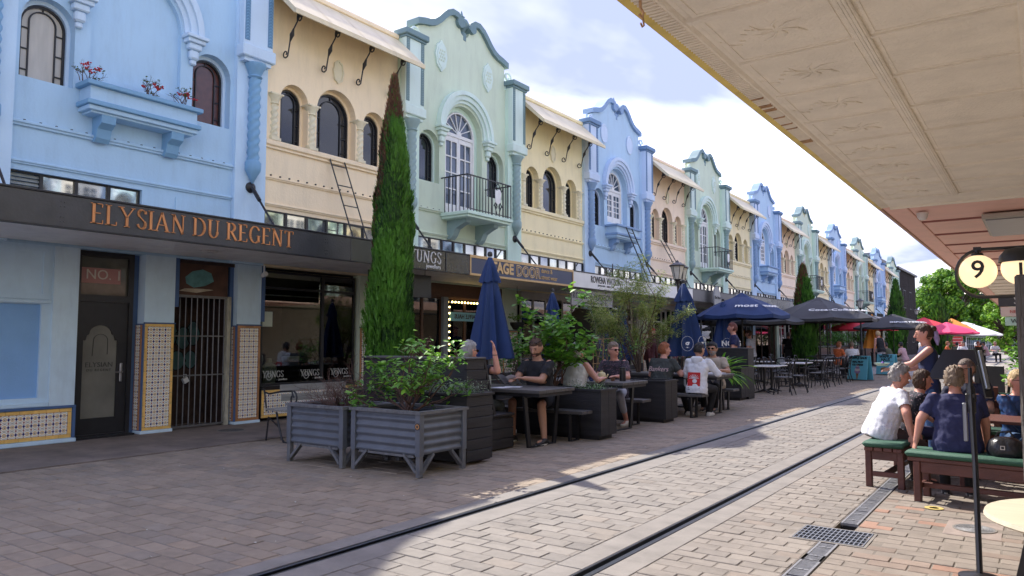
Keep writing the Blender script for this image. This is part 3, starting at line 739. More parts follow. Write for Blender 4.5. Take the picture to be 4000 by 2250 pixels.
def tile_material():
    m = bpy.data.materials.new('patterned_tile'); m.use_nodes = True; t = m.node_tree; b_ = t.nodes['Principled BSDF']; b_.inputs['Roughness'].default_value = .22
    tcn = t.nodes.new('ShaderNodeTexCoord'); se = t.nodes.new('ShaderNodeSeparateXYZ'); t.links.new(tcn.outputs['Object'], se.inputs[0])
    y = mth(t, 'DIVIDE', se.outputs[1], .0435); z = mth(t, 'DIVIDE', se.outputs[2], .0435)     # -1..1 over the tile
    ay, az = mth(t, 'ABSOLUTE', y), mth(t, 'ABSOLUTE', z)
    r_ = mth(t, 'SQRT', mth(t, 'ADD', mth(t, 'MULTIPLY', y, y), mth(t, 'MULTIPLY', z, z)))
    ringd = mth(t, 'LESS_THAN', mth(t, 'ABSOLUTE', mth(t, 'SUBTRACT', r_, .42)), .13)
    dot = mth(t, 'LESS_THAN', r_, .17)
    corner = mth(t, 'LESS_THAN', mth(t, 'ADD', mth(t, 'SUBTRACT', 1, ay), az), .42)           # diamonds on the side edges
    red = mth(t, 'LESS_THAN', mth(t, 'ADD', mth(t, 'SUBTRACT', 1, az), mth(t, 'MULTIPLY', mth(t, 'SUBTRACT', 1, ay), 1)), .28)
    dark = mth(t, 'LESS_THAN', mth(t, 'ABSOLUTE', mth(t, 'SUBTRACT', mth(t, 'ADD', mth(t, 'MULTIPLY', ay, .55), az), .98)), .055)
    cur = None
    def lay(prev, fac, col):
        mm = t.nodes.new('ShaderNodeMix'); mm.data_type = 'RGBA'; t.links.new(fac, mm.inputs[0])
        if isinstance(prev, tuple): mm.inputs[6].default_value = prev
        else: t.links.new(prev, mm.inputs[6])
        mm.inputs[7].default_value = (*col, 1); return mm.outputs[2]
    c = lay((.92, .89, .80, 1), dark, (.12, .12, .13)); c = lay(c, ringd, (.62, .42, .17)); c = lay(c, dot, (.02, .012, .012)); c = lay(c, corner, (.02, .02, .16)); c = lay(c, red, (.33, .03, .02))
    t.links.new(c, b_.inputs['Base Color']); return m
mtile = tile_material(); TS = .0885
q = MB(); q.bbox(0, -TS / 2 + .0012, -TS / 2 + .0012, .012, TS / 2 - .0012, TS / 2 - .0012, .0015); tile_me = q.mesh('tile', mtile)
mgrout = M('tile_grout', (.12, .11, .10), .9, .1)
def tile_panel(root, x, y0, y1, z0, z1, border=.05, bm=None, side=None, objs=True):
    """ochre border strips round a field of small square tiles. side: panel lies across the street instead (faces -y), spans x0..x"""
    bm = bm or mochre; off = Vector(root.location)
    q = MB()
    if side is None:
        q.box(x - .01, y0, z0, x, y1, z1, 0); wb(q, 'tile_bed', mgrout, root)
        bq = lambda a, c, d, e, nm='border_tile': wb((lambda m_: (m_.bbox(x, a + .002, d + .002, x + .014, c - .002, e - .002, .002), m_)[1])(MB()), nm, bm, root)
        nb = max(2, round((y1 - y0) / .16)); st = (y1 - y0) / nb
        for i in range(nb):
            for z in (z0, z1 - border): bq(y0 + i * st, y0 + (i + 1) * st, z, z + border)
        nb = max(2, round((z1 - z0 - 2 * border) / .16)); st = (z1 - z0 - 2 * border) / nb
        for i in range(nb):
            for y in (y0, y1 - border): bq(y, y + border, z0 + border + i * st, z0 + border + (i + 1) * st)
        ya, yb, za, zb = y0 + border, y1 - border, z0 + border, z1 - border
        ny, nz_ = max(1, round((yb - ya) / TS)), max(1, round((zb - za) / TS)); sy, sz = (yb - ya) / ny / TS, (zb - za) / nz_ / TS
        for i in range(ny):
            for j in range(nz_):
                o = inst('tile', tile_me, root, Vector((x, ya + (i + .5) * sy * TS, za + (j + .5) * sz * TS)) - off, None, (1, sy, sz))
    else:
        x0 = side; q.box(x0, y0 - .0, z0, x, y0 + .01, z1, 0); wb(q, 'tile_bed', mgrout, root)
        q = MB(); q.box(x0, y0 - .012, z0, x0 + .035, y0, z1); q.box(x - .035, y0 - .012, z0, x, y0, z1); wb(q, 'border_tile', mochre_b, root)
        n_ = round((z1 - z0) / TS)
        for j in range(n_): inst('tile', tile_me, root, Vector(((x + x0) / 2, y0, z0 + (j + .5) * (z1 - z0) / n_)) - off, (0, 0, -pi / 2), (1, (x - x0 - .075) / TS, (z1 - z0) / n_ / TS))
def panelled(root, name, mats, outer, holes, x0, x1, rec): # plate with recessed rear sheet
    q = MB(); q.plate(outer, holes, x0, x1)
    for h in holes: q.plate(h, [], x0 - .004, x1 - rec, 1 if len(mats) > 1 else 0)
    return wb(q, name, mats, root)
# ---- first blue shop (number-one door, barred gate)
B1 = BLD[-1]; X0 = WX
mb1 = M('blue_joinery', '#c2ddf0', .6, .06, 4, dirt=.08); mb2 = M('blue_panel', '#86b2e2', .7, .05, 3, .2, 60); mb3 = M('slate_blue_trim', '#48648f', .6, .08, 6); mb4 = M('pale_blue_pier', '#cbe2f0', .65, .06, 4, dirt=.12)
panelled(B1, 'blank_shopfront', [mb1, mb2], rect(.2, 4.63, .50, 2.66), [rect(.4, 4.5, .62, 1.86)], X0 - .1, X0 - .02, .04)
q = MB(); q.plate(rect(.25, 4.58, 1.93, 2.62), [rect(.4, 4.5, 2.0, 2.56)], X0 - .02, X0); wb(q, 'panel_moulding', mb1, B1)
q = MB(); q.bbox(X0 - .1, .3, .5, X0 + .02, 4.62, .56, .008); q.bbox(X0 - .02, .3, 1.87, X0 + .015, 4.6, 1.92, .006); wb(q, 'sill', mb1, B1)
q = MB(); q.box(X0 - .3, 4.63, .5, X0 + .005, 4.955, 2.66); wb(q, 'pier', mb4, B1)
q = MB(); q.box(X0 - .3, .2, 0, X0 + .0, 4.955, .5); wb(q, 'base_wall', mb4, B1)
q = MB(); q.bbox(X0, .2, .465, X0 + .03, 4.97, .498, .004); q.box(X0, 4.93, .06, X0 + .022, 4.97, .465); q.box(X0 - .3, 4.955, .0, X0, 4.97, .5); wb(q, 'trim', mb3, B1)
q = MB(); q.bbox(X0 - .3, .2, 0, X0 + .05, 4.98, .055, .01); wb(q, 'plinth', mb1, B1)
tile_panel(B1, X0, 1.7, 4.925, .06, .46)
# door
q = MB(); zt = [( 5.02, .05), (5.74, .05), (5.74, 2.64), (5.02, 2.64)]
q.plate(rect(4.97, 5.80, .03, 2.66), [rect(5.03, 5.74, .05, 1.93), rect(5.05, 5.72, 2.03, 2.58)], X0 - .22, X0 - .14); q.box(X0 - .25, 4.97, 0, X0 - .02, 5.82, .03); fr_ = wb(q, 'door_frame', mdoor, B1)
lf = [(5.12, .28), (5.60, .28), (5.60, 1.38), (5.57, 1.38), (5.55, 1.45)] + [(5.36 + .16 * cos(pi * i / 10), 1.47 + .13 * sin(pi * i / 10)) for i in range(11)] + [(5.17, 1.45), (5.15, 1.38), (5.12, 1.38)]
q = MB(); q.plate(rect(5.03, 5.74, .05, 1.93), [lf], X0 - .21, X0 - .17); dr = wb(q, 'door', mdoor, B1, label='black door with arched frosted glass panel')
q = MB(); q.plate(lf, [], X0 - .20, X0 - .19); gp = q.build('frosted_pane', mfrost, dr)
mgl = M('etched_lettering', (.05, .05, .045), .5, 0)
def wall_text(name, s, size, mat, y, z, x, parent, off=Vector((0, 0, 0)), mirror=False, **k):
    me = text_mesh(name, s, size, mat, **k); o = inst(name, me, parent, Vector((x, y, z)) - off, (pi / 2, 0, pi / 2))
    if mirror: o.scale = (-1, 1, 1)
    return o
q = MB(); q.tube([(X0 - .188, 5.26, 1.16)] + [(X0 - .188, 5.37 - .10 * cos(pi * i / 10), 1.38 + .09 * sin(pi * i / 10)) for i in range(11)] + [(X0 - .188, 5.47, 1.18)], .006, 4); q.build('arch_logo', mgl, dr)
wall_text('door_lettering', 'ELYSIAN', .10, mgl, 5.36, 1.03, X0 - .189, dr, space=1.05); wall_text('door_lettering', 'DU REGENT', .05, mgl, 5.36, .955, X0 - .189, dr, space=1.35)
q = MB(); q.tube([(X0 - .14, 5.66, .92), (X0 - .11, 5.66, .92), (X0 - .11, 5.56, .92)], .011, 6); q.bbox(X0 - .17, 5.645, .78, X0 - .155, 5.68, 1.05, .004); q.build('handle', M('steel', (.5, .5, .5), .3, 0, metal=1), dr)
q = MB(); q.box(X0 - .19, 5.05, 2.03, X0 - .185, 5.72, 2.58); tp = wb(q, 'transom_pane', M('smoky_glass', (.10, .10, .08), .08, .4, 3), B1)
q = MB(); q.box(X0 - .184, 5.06, 2.2, X0 - .18, 5.62, 2.42); q.build('pink_strip', M('pink_vinyl', (.42, .20, .18), .5, 0), tp)
wall_text('transom_lettering', 'NO. 1', .2, M('cream_vinyl', (.62, .56, .48), .5, 0), 5.38, 2.32, X0 - .176, tp)
# pillar one, gate, pillar two
def pillar(root, y0, y1, upmat, trim, ret=None, bm=None, ztile=1.63, x=None, side0=.22):
    x = X0 if x is None else x
    q = MB(); q.box(x - .45, y0, 0, x - .002, y1, 2.66); wb(q, 'pillar', upmat, root)
    q = MB(); q.bbox(x - .002, y0 - .012, ztile, x + .03, y1 + .012, ztile + .02, .003); q.box(x - .3, y0 - .012, 0, x + .012, y0 - .0, ztile) if ret else None; wb(q, 'trim', trim, root)
    tile_panel(root, x, y0 + .01, y1 - .005, .05, ztile, .045, bm)
    q = MB(); q.bbox(x - .3, y0 - .02, 0, x + .03, y1 + .01, .048, .006); wb(q, 'plinth', upmat, root)
    if ret: tile_panel(root, x - .03, y0 - .012, 0, .06, ztile - .02, side=x - side0)
pillar(B1, 5.90, 6.37, mb4, mb3, True)
q = MB(); q.box(X0 - .45, 5.82, 0, X0 - .2, 5.9, 2.66); q.box(X0 - .2, 6.36, 1.9, X0 - .01, 6.44, 2.66); wb(q, 'reveal', mb3, B1)
B1b = BLD[0]
mgate = M('gate_steel', (.17, .17, .17), .45, .2, 20, metal=.6)
q = MB(); xg = X0 - .12
q.bar((xg, 6.39, 2.08), (xg, 7.33, 2.08), .04); q.bar((xg, 6.39, .04), (xg, 7.33, .04), .03); q.bar((xg, 6.39, .83), (xg, 7.33, .83), .03, .02); q.bar((xg, 6.39, 1.45), (xg, 7.33, 1.45), .03, .02)
wb(q, 'gate_rail', mgate, B1)
for i in range(10):
    q = MB(); yy = 6.43 + i * .098; q.tube([(xg, yy, .03), (xg, yy, 2.07)], .009, 6); wb(q, 'gate_bar', mgate, B1)
q = MB(); q.box(xg - .01, 6.60, .72, xg + .05, 6.68, .80, T=Matrix.Translation((xg, 6.64, .76)) @ Matrix.Rotation(.5, 4, 'X') @ Matrix.Translation((-xg, -6.64, -.76))); q.tube([(xg + .01, 6.62, .79), (xg + .01, 6.62, .85), (xg + .01, 6.66, .85), (xg + .01, 6.66, .79)], .006, 5); wb(q, 'padlock', M('brass_grey', (.6, .6, .58), .4, 0, metal=.5), B1)
q = MB(); q.box(X0 - .2, 6.38, 2.1, X0 - .12, 7.36, 2.62); pn = wb(q, 'mural_panel', M('mural_brown', (.09, .04, .025), .6, .4, 5, dirt=.4), B1)
q = MB(); q.plate([(6.62, 2.28), (6.75, 2.22), (6.95, 2.26), (7.1, 2.34), (7.05, 2.47), (6.9, 2.52), (6.72, 2.48), (6.6, 2.38)], [], X0 - .12, X0 - .117, 0); q.plate([(6.5, 2.16), (6.8, 2.14), (7.1, 2.2), (6.9, 2.21), (6.6, 2.2)], [], X0 - .12, X0 - .116, 1); wb(q, 'mural', [M('teal_mural', (.10, .25, .25), .6, .3, 9), M('cream_mural', (.4, .34, .25), .6, .3, 9)], B1)
# brick back wall behind the gate
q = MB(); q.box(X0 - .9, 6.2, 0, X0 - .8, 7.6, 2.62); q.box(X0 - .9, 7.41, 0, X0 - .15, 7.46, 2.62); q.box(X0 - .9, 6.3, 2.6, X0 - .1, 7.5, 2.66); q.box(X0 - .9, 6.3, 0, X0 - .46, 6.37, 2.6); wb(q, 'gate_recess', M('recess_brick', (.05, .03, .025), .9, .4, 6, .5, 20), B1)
mteal = M('graffiti_teal', (.05, .12, .13), .7, .3, 6)
q = MB()
for cy_, cz_, ry, rz_ in ((6.55, 1.42, .13, .2), (6.78, 1.5, .12, .24), (7.0, 1.42, .14, .2), (7.18, 1.5, .12, .22), (6.62, 1.1, .16, .14), (6.9, 1.05, .15, .17), (7.14, 1.06, .12, .16)):
    o = [(cy_ + ry * cos(2 * pi * i / 14) * (1 + .1 * cos(3 * i)), cz_ + rz_ * sin(2 * pi * i / 14)) for i in range(14)]
    q.plate(o, [], X0 - .8, X0 - .797, 0); q.plate(o, [[(cy_ + (p[0] - cy_) * .88, cz_ + (p[1] - cz_) * .9) for p in o]], X0 - .797, X0 - .794, 1)
wb(q, 'graffiti', [mteal, mdark], B1)
q = MB(); q.bbox(X0 - .16, 7.33, 0, X0 - .06, 7.40, 2.1, .008); wb(q, 'weathered_post', M('flaking_paint', (.38, .36, .28), .8, .35, 18, .5, 40, stretch=(1, 1, .3)), B1)
pillar(B1b, 7.47, 7.93, mb4, mb3, True, mochre_b)
q = MB(); q.box(X0 - .2, 7.40, 0, X0 - .12, 7.47, 2.66); q.box(X0 - .05, 7.39, 1.7, X0 + .012, 7.46, 2.66) if 0 else None; q.box(X0 - .01, 7.93, 1.7, X0 + .01, 8.0, 2.66); wb(q, 'reveal', mb3, B1b)
# security camera
t = thing('security_camera', 'small white security camera under the canopy beside the jeweller window', 'camera', (X0 + .1, 7.9, 2.5))
q = MB(); q.lathe([(.001, -.06), (.035, -.05), (.04, 0), (.04, .06), (.001, .06)], n=12, T=Matrix.Rotation(pi / 2.4, 4, 'Y')); q.build('housing', mwhite, t, True); q = MB(); q.lathe([(.001, .07), (.022, .07), (.022, .05)], n=10, T=Matrix.Rotation(pi / 2.4, 4, 'Y') @ Matrix.Rotation(pi, 4, 'X') @ Matrix.Translation((0, 0, -.01))); q.build('lens', mdark, t); q = MB(); q.tube([(0, 0, .03), (0, 0, .16)], .015, 6); q.build('bracket', mwhite, t)
# generic display window
def shop_window(root, y0, y1, z0=.62, z1=2.6, fm=None, x=None, mull=(), zt=None, depth=1.6, back=None, door=False):
    fm = fm or mblack; x = (X0 - .08) if x is None else x
    hs = []; ys = [y0] + list(mull) + [y1]
    for a, c in zip(ys[:-1], ys[1:]):
        if zt: hs += [rect(a + .03, c - .03, z0 + .04, zt - .02), rect(a + .03, c - .03, zt + .02, z1 - .04)]
        else: hs.append(rect(a + .03, c - .03, z0 + .04, z1 - .04))
    q = MB(); q.plate(rect(y0, y1, z0, z1), hs, x - .05, x); f = wb(q, 'shop_window', fm, root)
    q = MB(); q.box(x - .03, y0 + .02, z0 + .03, x - .027, y1 - .02, z1 - .03); q.build('pane', mshop, f)
    return f
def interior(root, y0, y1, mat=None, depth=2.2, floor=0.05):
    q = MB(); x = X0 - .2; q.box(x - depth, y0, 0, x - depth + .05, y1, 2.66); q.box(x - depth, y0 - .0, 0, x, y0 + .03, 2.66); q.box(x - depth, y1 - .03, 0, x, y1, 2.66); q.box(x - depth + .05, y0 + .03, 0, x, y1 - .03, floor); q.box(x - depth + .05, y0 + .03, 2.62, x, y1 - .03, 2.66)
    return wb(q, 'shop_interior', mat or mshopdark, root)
B0 = BLD[0]; B2 = BLD[1]
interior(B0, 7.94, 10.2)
shop_window(B0, 8.0, 10.14, .60, 2.6, mblack, mull=(9.35,), zt=2.3)
q = MB(); q.box(X0 - .3, 8.0, .06, X0 - .02, 10.14, .56); q.bbox(X0 - .7, 8.0, .56, X0 + .0, 10.14, .6, .006); wb(q, 'stall_riser', mdoor, B0)
tile_panel(B0, X0 - .02, 7.99, 10.16, .06, .53)
wall_text_w = M('window_lettering', (.55, .55, .5), .5, 0)
# ---- lettering with thick and thin strokes (carved roman capitals)
def roman(q, s, y0, z0, h, x, thick=.15, thin=.045, depth=.012, gap=.16):
    def stroke(pts, phi=.2):
        for i in range(len(pts) - 1):
            a, b_ = Vector(pts[i]), Vector(pts[i + 1]); d = b_ - a
            if d.length < 1e-6: continue
            th = atan2(d.y, d.x); w_ = (thin + (thick - thin) * abs(sin(th - phi)) ** 1.4) * h / 2; n = Vector((-d.y, d.x)).normalized() * w_; e = d.normalized() * (w_ * .25 if len(pts) > 2 else 0)
            P = [a - e - n, b_ + e - n, b_ + e + n, a - e + n]
            v = [(x, p.x, p.y) for p in P] + [(x + depth, p.x, p.y) for p in P]
            q.add(v, [(0, 3, 2, 1), (4, 5, 6, 7), (0, 1, 5, 4), (1, 2, 6, 5), (2, 3, 7, 6), (3, 0, 4, 7)])
    def serif(cx_, cz_, w_=.30): stroke([(cx_ - w_ * h / 2, cz_), (cx_ + w_ * h / 2, cz_)], 0)
    W_ = dict(E=.52, L=.5, Y=.72, S=.46, I=.16, A=.72, N=.74, D=.72, U=.68, R=.62, G=.72, T=.62, O=.8); W_[' '] = .32
    cur = y0
    for ch in s:
        w_ = W_[ch] * h; u = lambda a, b_: (cur + a * w_, z0 + b_ * h); t_ = thin / 2
        def stem(a, z_a=0, z_b=1, ser=(1, 1)):
            stroke([u(a, z_a), u(a, z_b)])
            if ser[0]: serif(u(a, 0)[0], z0 + t_ * h)
            if ser[1]: serif(u(a, 0)[0], z0 + h - t_ * h)
        if ch == 'E': stem(.18); [stroke([u(.18, z), u(e, z)], 0) for z, e in ((t_, 1), (.52, .8), (1 - t_, .95))]; stroke([u(1, t_), u(1, .2)], pi / 2 - .1); stroke([u(.95, 1 - t_), u(.95, .82)], pi / 2 - .1)
        elif ch == 'L': stem(.2); stroke([u(.2, t_), u(1, t_)], 0); stroke([u(1, t_), u(1, .2)], pi / 2 - .1)
        elif ch == 'I': stem(.5)
        elif ch == 'T': stem(.5, ser=(1, 0)); stroke([u(0, 1 - t_), u(1, 1 - t_)], 0); stroke([u(0.01, 1), u(0.01, .82)], pi / 2 - .1); stroke([u(.99, 1), u(.99, .82)], pi / 2 - .1)
        elif ch == 'Y': stroke([u(.05, 1), u(.5, .48)], -.2); stroke([u(.95, 1), u(.5, .48)], .7); stroke([u(.5, .5), u(.5, 0)]); serif(u(.5, 0)[0], z0 + t_ * h); serif(u(.08, 0)[0], z0 + h - t_ * h); serif(u(.92, 0)[0], z0 + h - t_ * h, .22)
        elif ch == 'A': stroke([u(.06, 0), u(.48, 1)], .8); stroke([u(.92, 0), u(.46, 1)], 0); stroke([u(.2, .34), u(.78, .34)], 0); serif(u(.06, 0)[0], z0 + t_ * h, .22); serif(u(.92, 0)[0], z0 + t_ * h)
        elif ch == 'N': stroke([u(.14, 0), u(.14, 1)], 1.2); stroke([u(.86, 0), u(.86, 1)], 1.2); stroke([u(.12, 1), u(.86, 0)], .3); serif(u(.14, 0)[0], z0 + t_ * h, .22); serif(u(.86, 0)[0], z0 + h - t_ * h, .22); serif(u(.08, 0)[0], z0 + h - t_ * h, .2)
        elif ch == 'D': stem(.16); stroke([u(.16 + .0, t_)] + [u(.40 + .55 * sin(pi * i / 14), .5 - (.5 - t_) * cos(pi * i / 14)) for i in range(15)] + [u(.16, 1 - t_)], 0)
        elif ch == 'O': stroke([u(.5 + .46 * cos(2 * pi * i / 24), .5 + (.5 - t_) * sin(2 * pi * i / 24)) for i in range(25)], .1)
        elif ch == 'U': stroke([u(.16, 1), u(.16, .34)] + [u(.5 - .34 * cos(pi * i / 10), .34 - (.34 - t_) * sin(pi * i / 10)) for i in range(11)]); stroke([u(.84, .34), u(.84, 1)], 1.2); serif(u(.16, 0)[0], z0 + h - t_ * h); serif(u(.84, 0)[0], z0 + h - t_ * h, .22)
        elif ch == 'R': stem(.18); stroke([u(.18, 1 - t_)] + [u(.42 + .38 * sin(pi * i / 10), .74 + (.26 - t_) * cos(pi * i / 10)) for i in range(11)] + [u(.18, .48)], 0); stroke([u(.48, .48), u(.98, 0)], .2); serif(u(.95, 0)[0], z0 + t_ * h, .16)
        elif ch == 'S': stroke([u(.92, .80), u(.88, .92)] + [u(.5 + .38 * cos(a), .77 + (.23 - t_) * sin(a)) for a in [pi * .25 + pi * .95 * i / 9 for i in range(10)]] + [u(.5, .52), u(.72, .42)] + [u(.5 + .42 * cos(a), .25 + (.25 - t_) * sin(a)) for a in [pi * .2 - pi * 1.05 * i / 9 for i in range(10)]] + [u(.06, .22)], -.35)
        elif ch == 'G': stroke([u(.9, .78)] + [u(.52 + .44 * cos(a), .5 + (.5 - t_) * sin(a)) for a in [pi * .3 + pi * 1.42 * i / 16 for i in range(17)]] + [u(.86, .12)], 0); stroke([u(.86, .08), u(.86, .44)]); serif(u(.86, 0)[0], z0 + .44 * h, .24)
        cur += w_ + gap * h * (1 if ch != ' ' else 0)
    return cur - gap * h
for yy in (8.05, 8.85, 9.55):
    q = MB(); e = roman(q, 'Y UNGS'.replace(' ', ''), yy, .74, .115, X0 - .075, .12, .05, .003, .1); q.tube([(X0 - .073, yy + .13 + .055 * cos(2 * pi * i / 18), .755 + .06 * sin(2 * pi * i / 18)) for i in range(19)], .005, 4); wb(q, 'window_lettering', wall_text_w, B0)
    o = wall_text('window_lettering', 'jewellers', .05, wall_text_w, yy + .42, .70, X0 - .074, B0, Vector(B0.location))
# things in the jeweller window
mbust = M('linen_bust', (.46, .44, .33), .8, .1, 20, .2, 90)
def bust(x, y, z, s, label):
    q = MB(); pr = [(.001, 0), (.10, 0), (.11, .03), (.12, .12), (.135, .22), (.13, .27), (.10, .305), (.055, .33), (.045, .37), (.045, .40), (.001, .41)]
    q.lathe([(r_ * s, z_ * s) for r_, z_ in pr], n=18, fn=lambda a, z_: 1 - .25 * abs(cos(a)))
    o = q.build('display_bust', mbust, None, True); o.location = (x, y, z); tag(o, label, 'display bust', 'jewellery busts in the shop window'); return o
bust(X0 - .35, 8.38, .6, 1.15, 'shorter cream necklace bust in the jeweller window, above the first window lettering')
bust(X0 - .4, 8.08, .72, 1.45, 'taller beige necklace bust beside the orange-edged tiled pillar')
q = MB(); q.bbox(-.1, -.02, 0, .1, .02, .26, .004); o = q.build('window_notice', M('notice_paper', (.5, .55, .45), .7, .05), B0); o.location = Vector((X0 - .06, 8.1, 1.62)) - Vector(B0.location); o.rotation_euler = (0, 0, pi / 2)
q = MB(); q.bbox(-.1, -.14, 0, .1, .14, .1, .02); o = q.build('gift_bag', M('canvas_cream', (.5, .45, .33), .8, .1), None); o.location = (X0 - .55, 9.0, .99); tag(o, 'cream gift bag on the shelf in the jeweller window', 'gift bag')
q = MB(); q.box(X0 - .8, 8.55, .96, X0 - .35, 9.6, .985); wb(q, 'display_shelf', mdoor, B0)
q = MB(); q.tube([(X0 - .45, 8.2, 2.2), (X0 - .45, 10.0, 2.2)], .012, 5); wb(q, 'lighting_track', mwhite, B0)
mgr1 = wm(PAL['green'][0], 'green_wall'); mgr2 = M('green_grey_trim', '#5f7875', .6, .08, 6)
pillar(BLD[1], 10.2, 10.5, mgr1, mgr2, False, mochre_b)
# green shop: timber header, shelves, bulb-lit doorway
interior(B2, 10.52, 15.22, M('warm_interior', (.22, .17, .13), .8, .2, 3), 2.4)
q = MB(); q.box(X0 - .2, 10.5, 2.36, X0 - .02, 15.24, 2.66); wb(q, 'timber_header', mtimber, B2)
shop_window(B2, 10.52, 12.72, .5, 2.36, mtimber, mull=(11.3, 12.1))
q = MB(); q.box(X0 - .25, 10.5, .05, X0 - .05, 12.72, .5); wb(q, 'stall_riser', mtimber, B2)
msh = M('shelf_paint', (.42, .38, .32), .6, .08)
q = MB()
for z in (.7, 1.05, 1.4, 1.75, 2.05): q.box(X0 - 1.1, 10.6, z, X0 - .75, 12.7, z + .02)
for i in range(5): q.box(X0 - 1.1, 10.6 + i * .52, .5, X0 - .75, 10.62 + i * .52, 2.2)
wb(q, 'display_shelving', msh, B2)
q = MB(); rr = random.Random(4)
for z in (.72, 1.07, 1.42, 1.77):
    for i in range(14):
        y = 10.68 + i * .145; 
        if rr.random() < .7: hh = rr.uniform(.06, .22); q.bbox(X0 - 1.0, y, z, X0 - .86, y + rr.uniform(.06, .12), z + hh, .01, rr.randrange(3))
wb(q, 'boxed_goods', [M('goods_red', (.25, .05, .03), .6, .1), M('goods_tan', (.35, .22, .12), .6, .1), M('goods_dark', (.05, .05, .05), .6, .1)], B2, kind='stuff')
q = MB(); q.bbox(X0 - .12, 12.72, 0, X0 + .0, 12.88, 2.36, .01); wb(q, 'mullion', mgrey, B2)
shop_window(B2, 12.9, 14.3, .12, 2.36, mtimber, mull=(13.55,), x=X0 - .06)
mbulb = M('bulb_glow', (1, .72, .25), .3, 0, emit=3.0)
q = MB(); q.lathe([(.001, -.022), (.015, -.016), (.022, 0), (.015, .016), (.001, .022)], n=8); bulb = q.mesh('light_bulb', mbulb, True)
for i in range(14): inst('light_bulb', bulb, B2, Vector((X0 - .03, 12.95, .32 + .14 * i)) - Vector(B2.location))
for i in range(11): inst('light_bulb', bulb, B2, Vector((X0 - .03, 13.05 + .115 * i, 2.26)) - Vector(B2.location))
q = MB(); q.box(X0 - .05, 12.98, 1.83, X0 - .045, 14.2, 2.03); bs = wb(q, 'sign_reflection', M('cyan_sign_reflection', (.22, .5, .6), .5, 0), B2)  # cyan strip and mirrored lettering put in as a reflection, no mounted sign
wall_text('sign_lettering', 'WAFFLE HAUS', .14, mgl, 13.6, 1.93, X0 - .043, bs, mirror=True, bold=.003)
pillar(BLD[2], 14.95, 15.6, mgr1, mgr2, False, mochre_b)
# remaining ground floors
WM_ = [mgr1, wm(YEL['yellow'], 'yellow_render', .2), wm(PAL['lilac'][0], 'lilac_wall'), wm(YEL['pink'], 'pink_render', .2)]
warm = M('lit_tone_interior', (.16, .12, .09), .8, .3, 3)  # lighter warm tone stands in for room lighting; no lamps inside
for k in range(2, 18):
    root = BLD[k]; ya = P0 + PW * k + (.27 if k > 2 else .48); yb = ya + PW - .42 if k > 2 else P0 + PW * 3 - .2
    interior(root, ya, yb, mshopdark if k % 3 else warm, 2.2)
    dy = ya + 1.25 + (k % 2) * 1.1
    fm = [mwhite, mgrey, mblack, mtimber][k % 4] if k > 3 else M('shopfront_cream', (.55, .53, .47), .5, .08)
    shop_window(root, ya + .03, dy, .5, 2.5, fm, mull=((ya + dy) / 2,), zt=2.05)
    shop_window(root, dy + .85, yb - .02, .5, 2.5, fm, mull=((dy + .85 + yb) / 2,), zt=2.05)
    wb(MB().box(X0 - .25, ya, .05, X0 - .06, dy, .5), 'stall_riser', fm, root); wb(MB().box(X0 - .25, dy + .85, .05, X0 - .06, yb, .5), 'stall_riser', fm, root); wb(MB().box(X0 - .2, ya, 2.5, X0 - .04, yb, 2.66), 'shop_header', fm, root)
    q = MB(); q.plate(rect(dy + .02, dy + .83, .03, 2.5), [rect(dy + .14, dy + .71, .3, 1.95), rect(dy + .14, dy + .71, 2.05, 2.42)], X0 - .3, X0 - .25); d_ = wb(q, 'shop_door', fm, root); q = MB(); q.box(X0 - .28, dy + .14, .3, X0 - .275, dy + .71, 2.42); q.build('pane', mshop, d_)
    if k > 2:
        y = P0 + PW * k; um = WM_[(k - 1) % 4] if k % 2 else WM_[(k - 1) % 4]
        um = [wm(PAL['green'][0], 'green_wall'), wm(PAL['lilac'][0], 'lilac_wall')][((k + 0) // 2) % 2]
        if k < 8: pillar(root, y - .23, y + .23, um, mgr2, False, mochre_b)
        else:
            q = MB(); q.box(X0 - .45, y - .23, 0, X0, y + .23, 2.66); wb(q, 'pillar', um, root)
# ================================================================ STREET CANOPY
CX = -8.86
msoff = M('soffit_boards', (.76, .73, .70), .6, .08, 3, stretch=(1, .2, 1), dirt=.15)
def canopy(label, y0, y1, fm, z0=2.64, z1=3.0, boards=True, soff=None, rim=None):
    t = thing('shop_canopy', label, 'canopy', (0, 0, 0), 0, 'canopy sections over the left footpath')
    q = MB(); q.box(WX + .05, y0, 2.72, CX - .05, y1, 2.76); q.add([(WX + .02, y0, 2.98), (WX + .02, y1, 2.98), (CX - .05, y1, 2.86), (CX - .05, y0, 2.86)], [(3, 2, 1, 0)]); q.build('canopy_roof', M('roof_grey', (.2, .2, .2), .6), t)
    n = max(2, int((CX - WX - .1) / .24)); 
    for i in range(n):
        q = MB(); a = WX + .05 + (CX - WX - .1) * i / n; c = WX + .05 + (CX - WX - .1) * (i + 1) / n - .008; q.bbox(a, y0, 2.69, c, y1 - .01, 2.715, .004); q.build('soffit_board', soff or msoff, t)
    q = MB(); q.bbox(CX - .05, y0 + .003, z0, CX, y1 - .003, z1, .005); f = q.build('fascia', fm, t)
    if rim:
        q = MB(); q.plate(rect(y0 + .01, y1 - .01, z0, z1), [rect(y0 + .04, y1 - .04, z0 + .03, z1 - .03)], CX, CX + .015); q.build('fascia_rim', rim, f)
    q = MB(); q.bbox(CX - .06, y0 + .003, z1, CX + .012, y1 - .003, z1 + .025, .004); q.box(CX - .06, y0, z0 - .012, CX + .01, y1, z0); q.build('fascia_capping', mblack if not rim else rim, t)
    return t, f
mchar = M('charcoal_fascia', (.042, .043, .047), .38, .3, 3, .15, 30, dirt=.2)
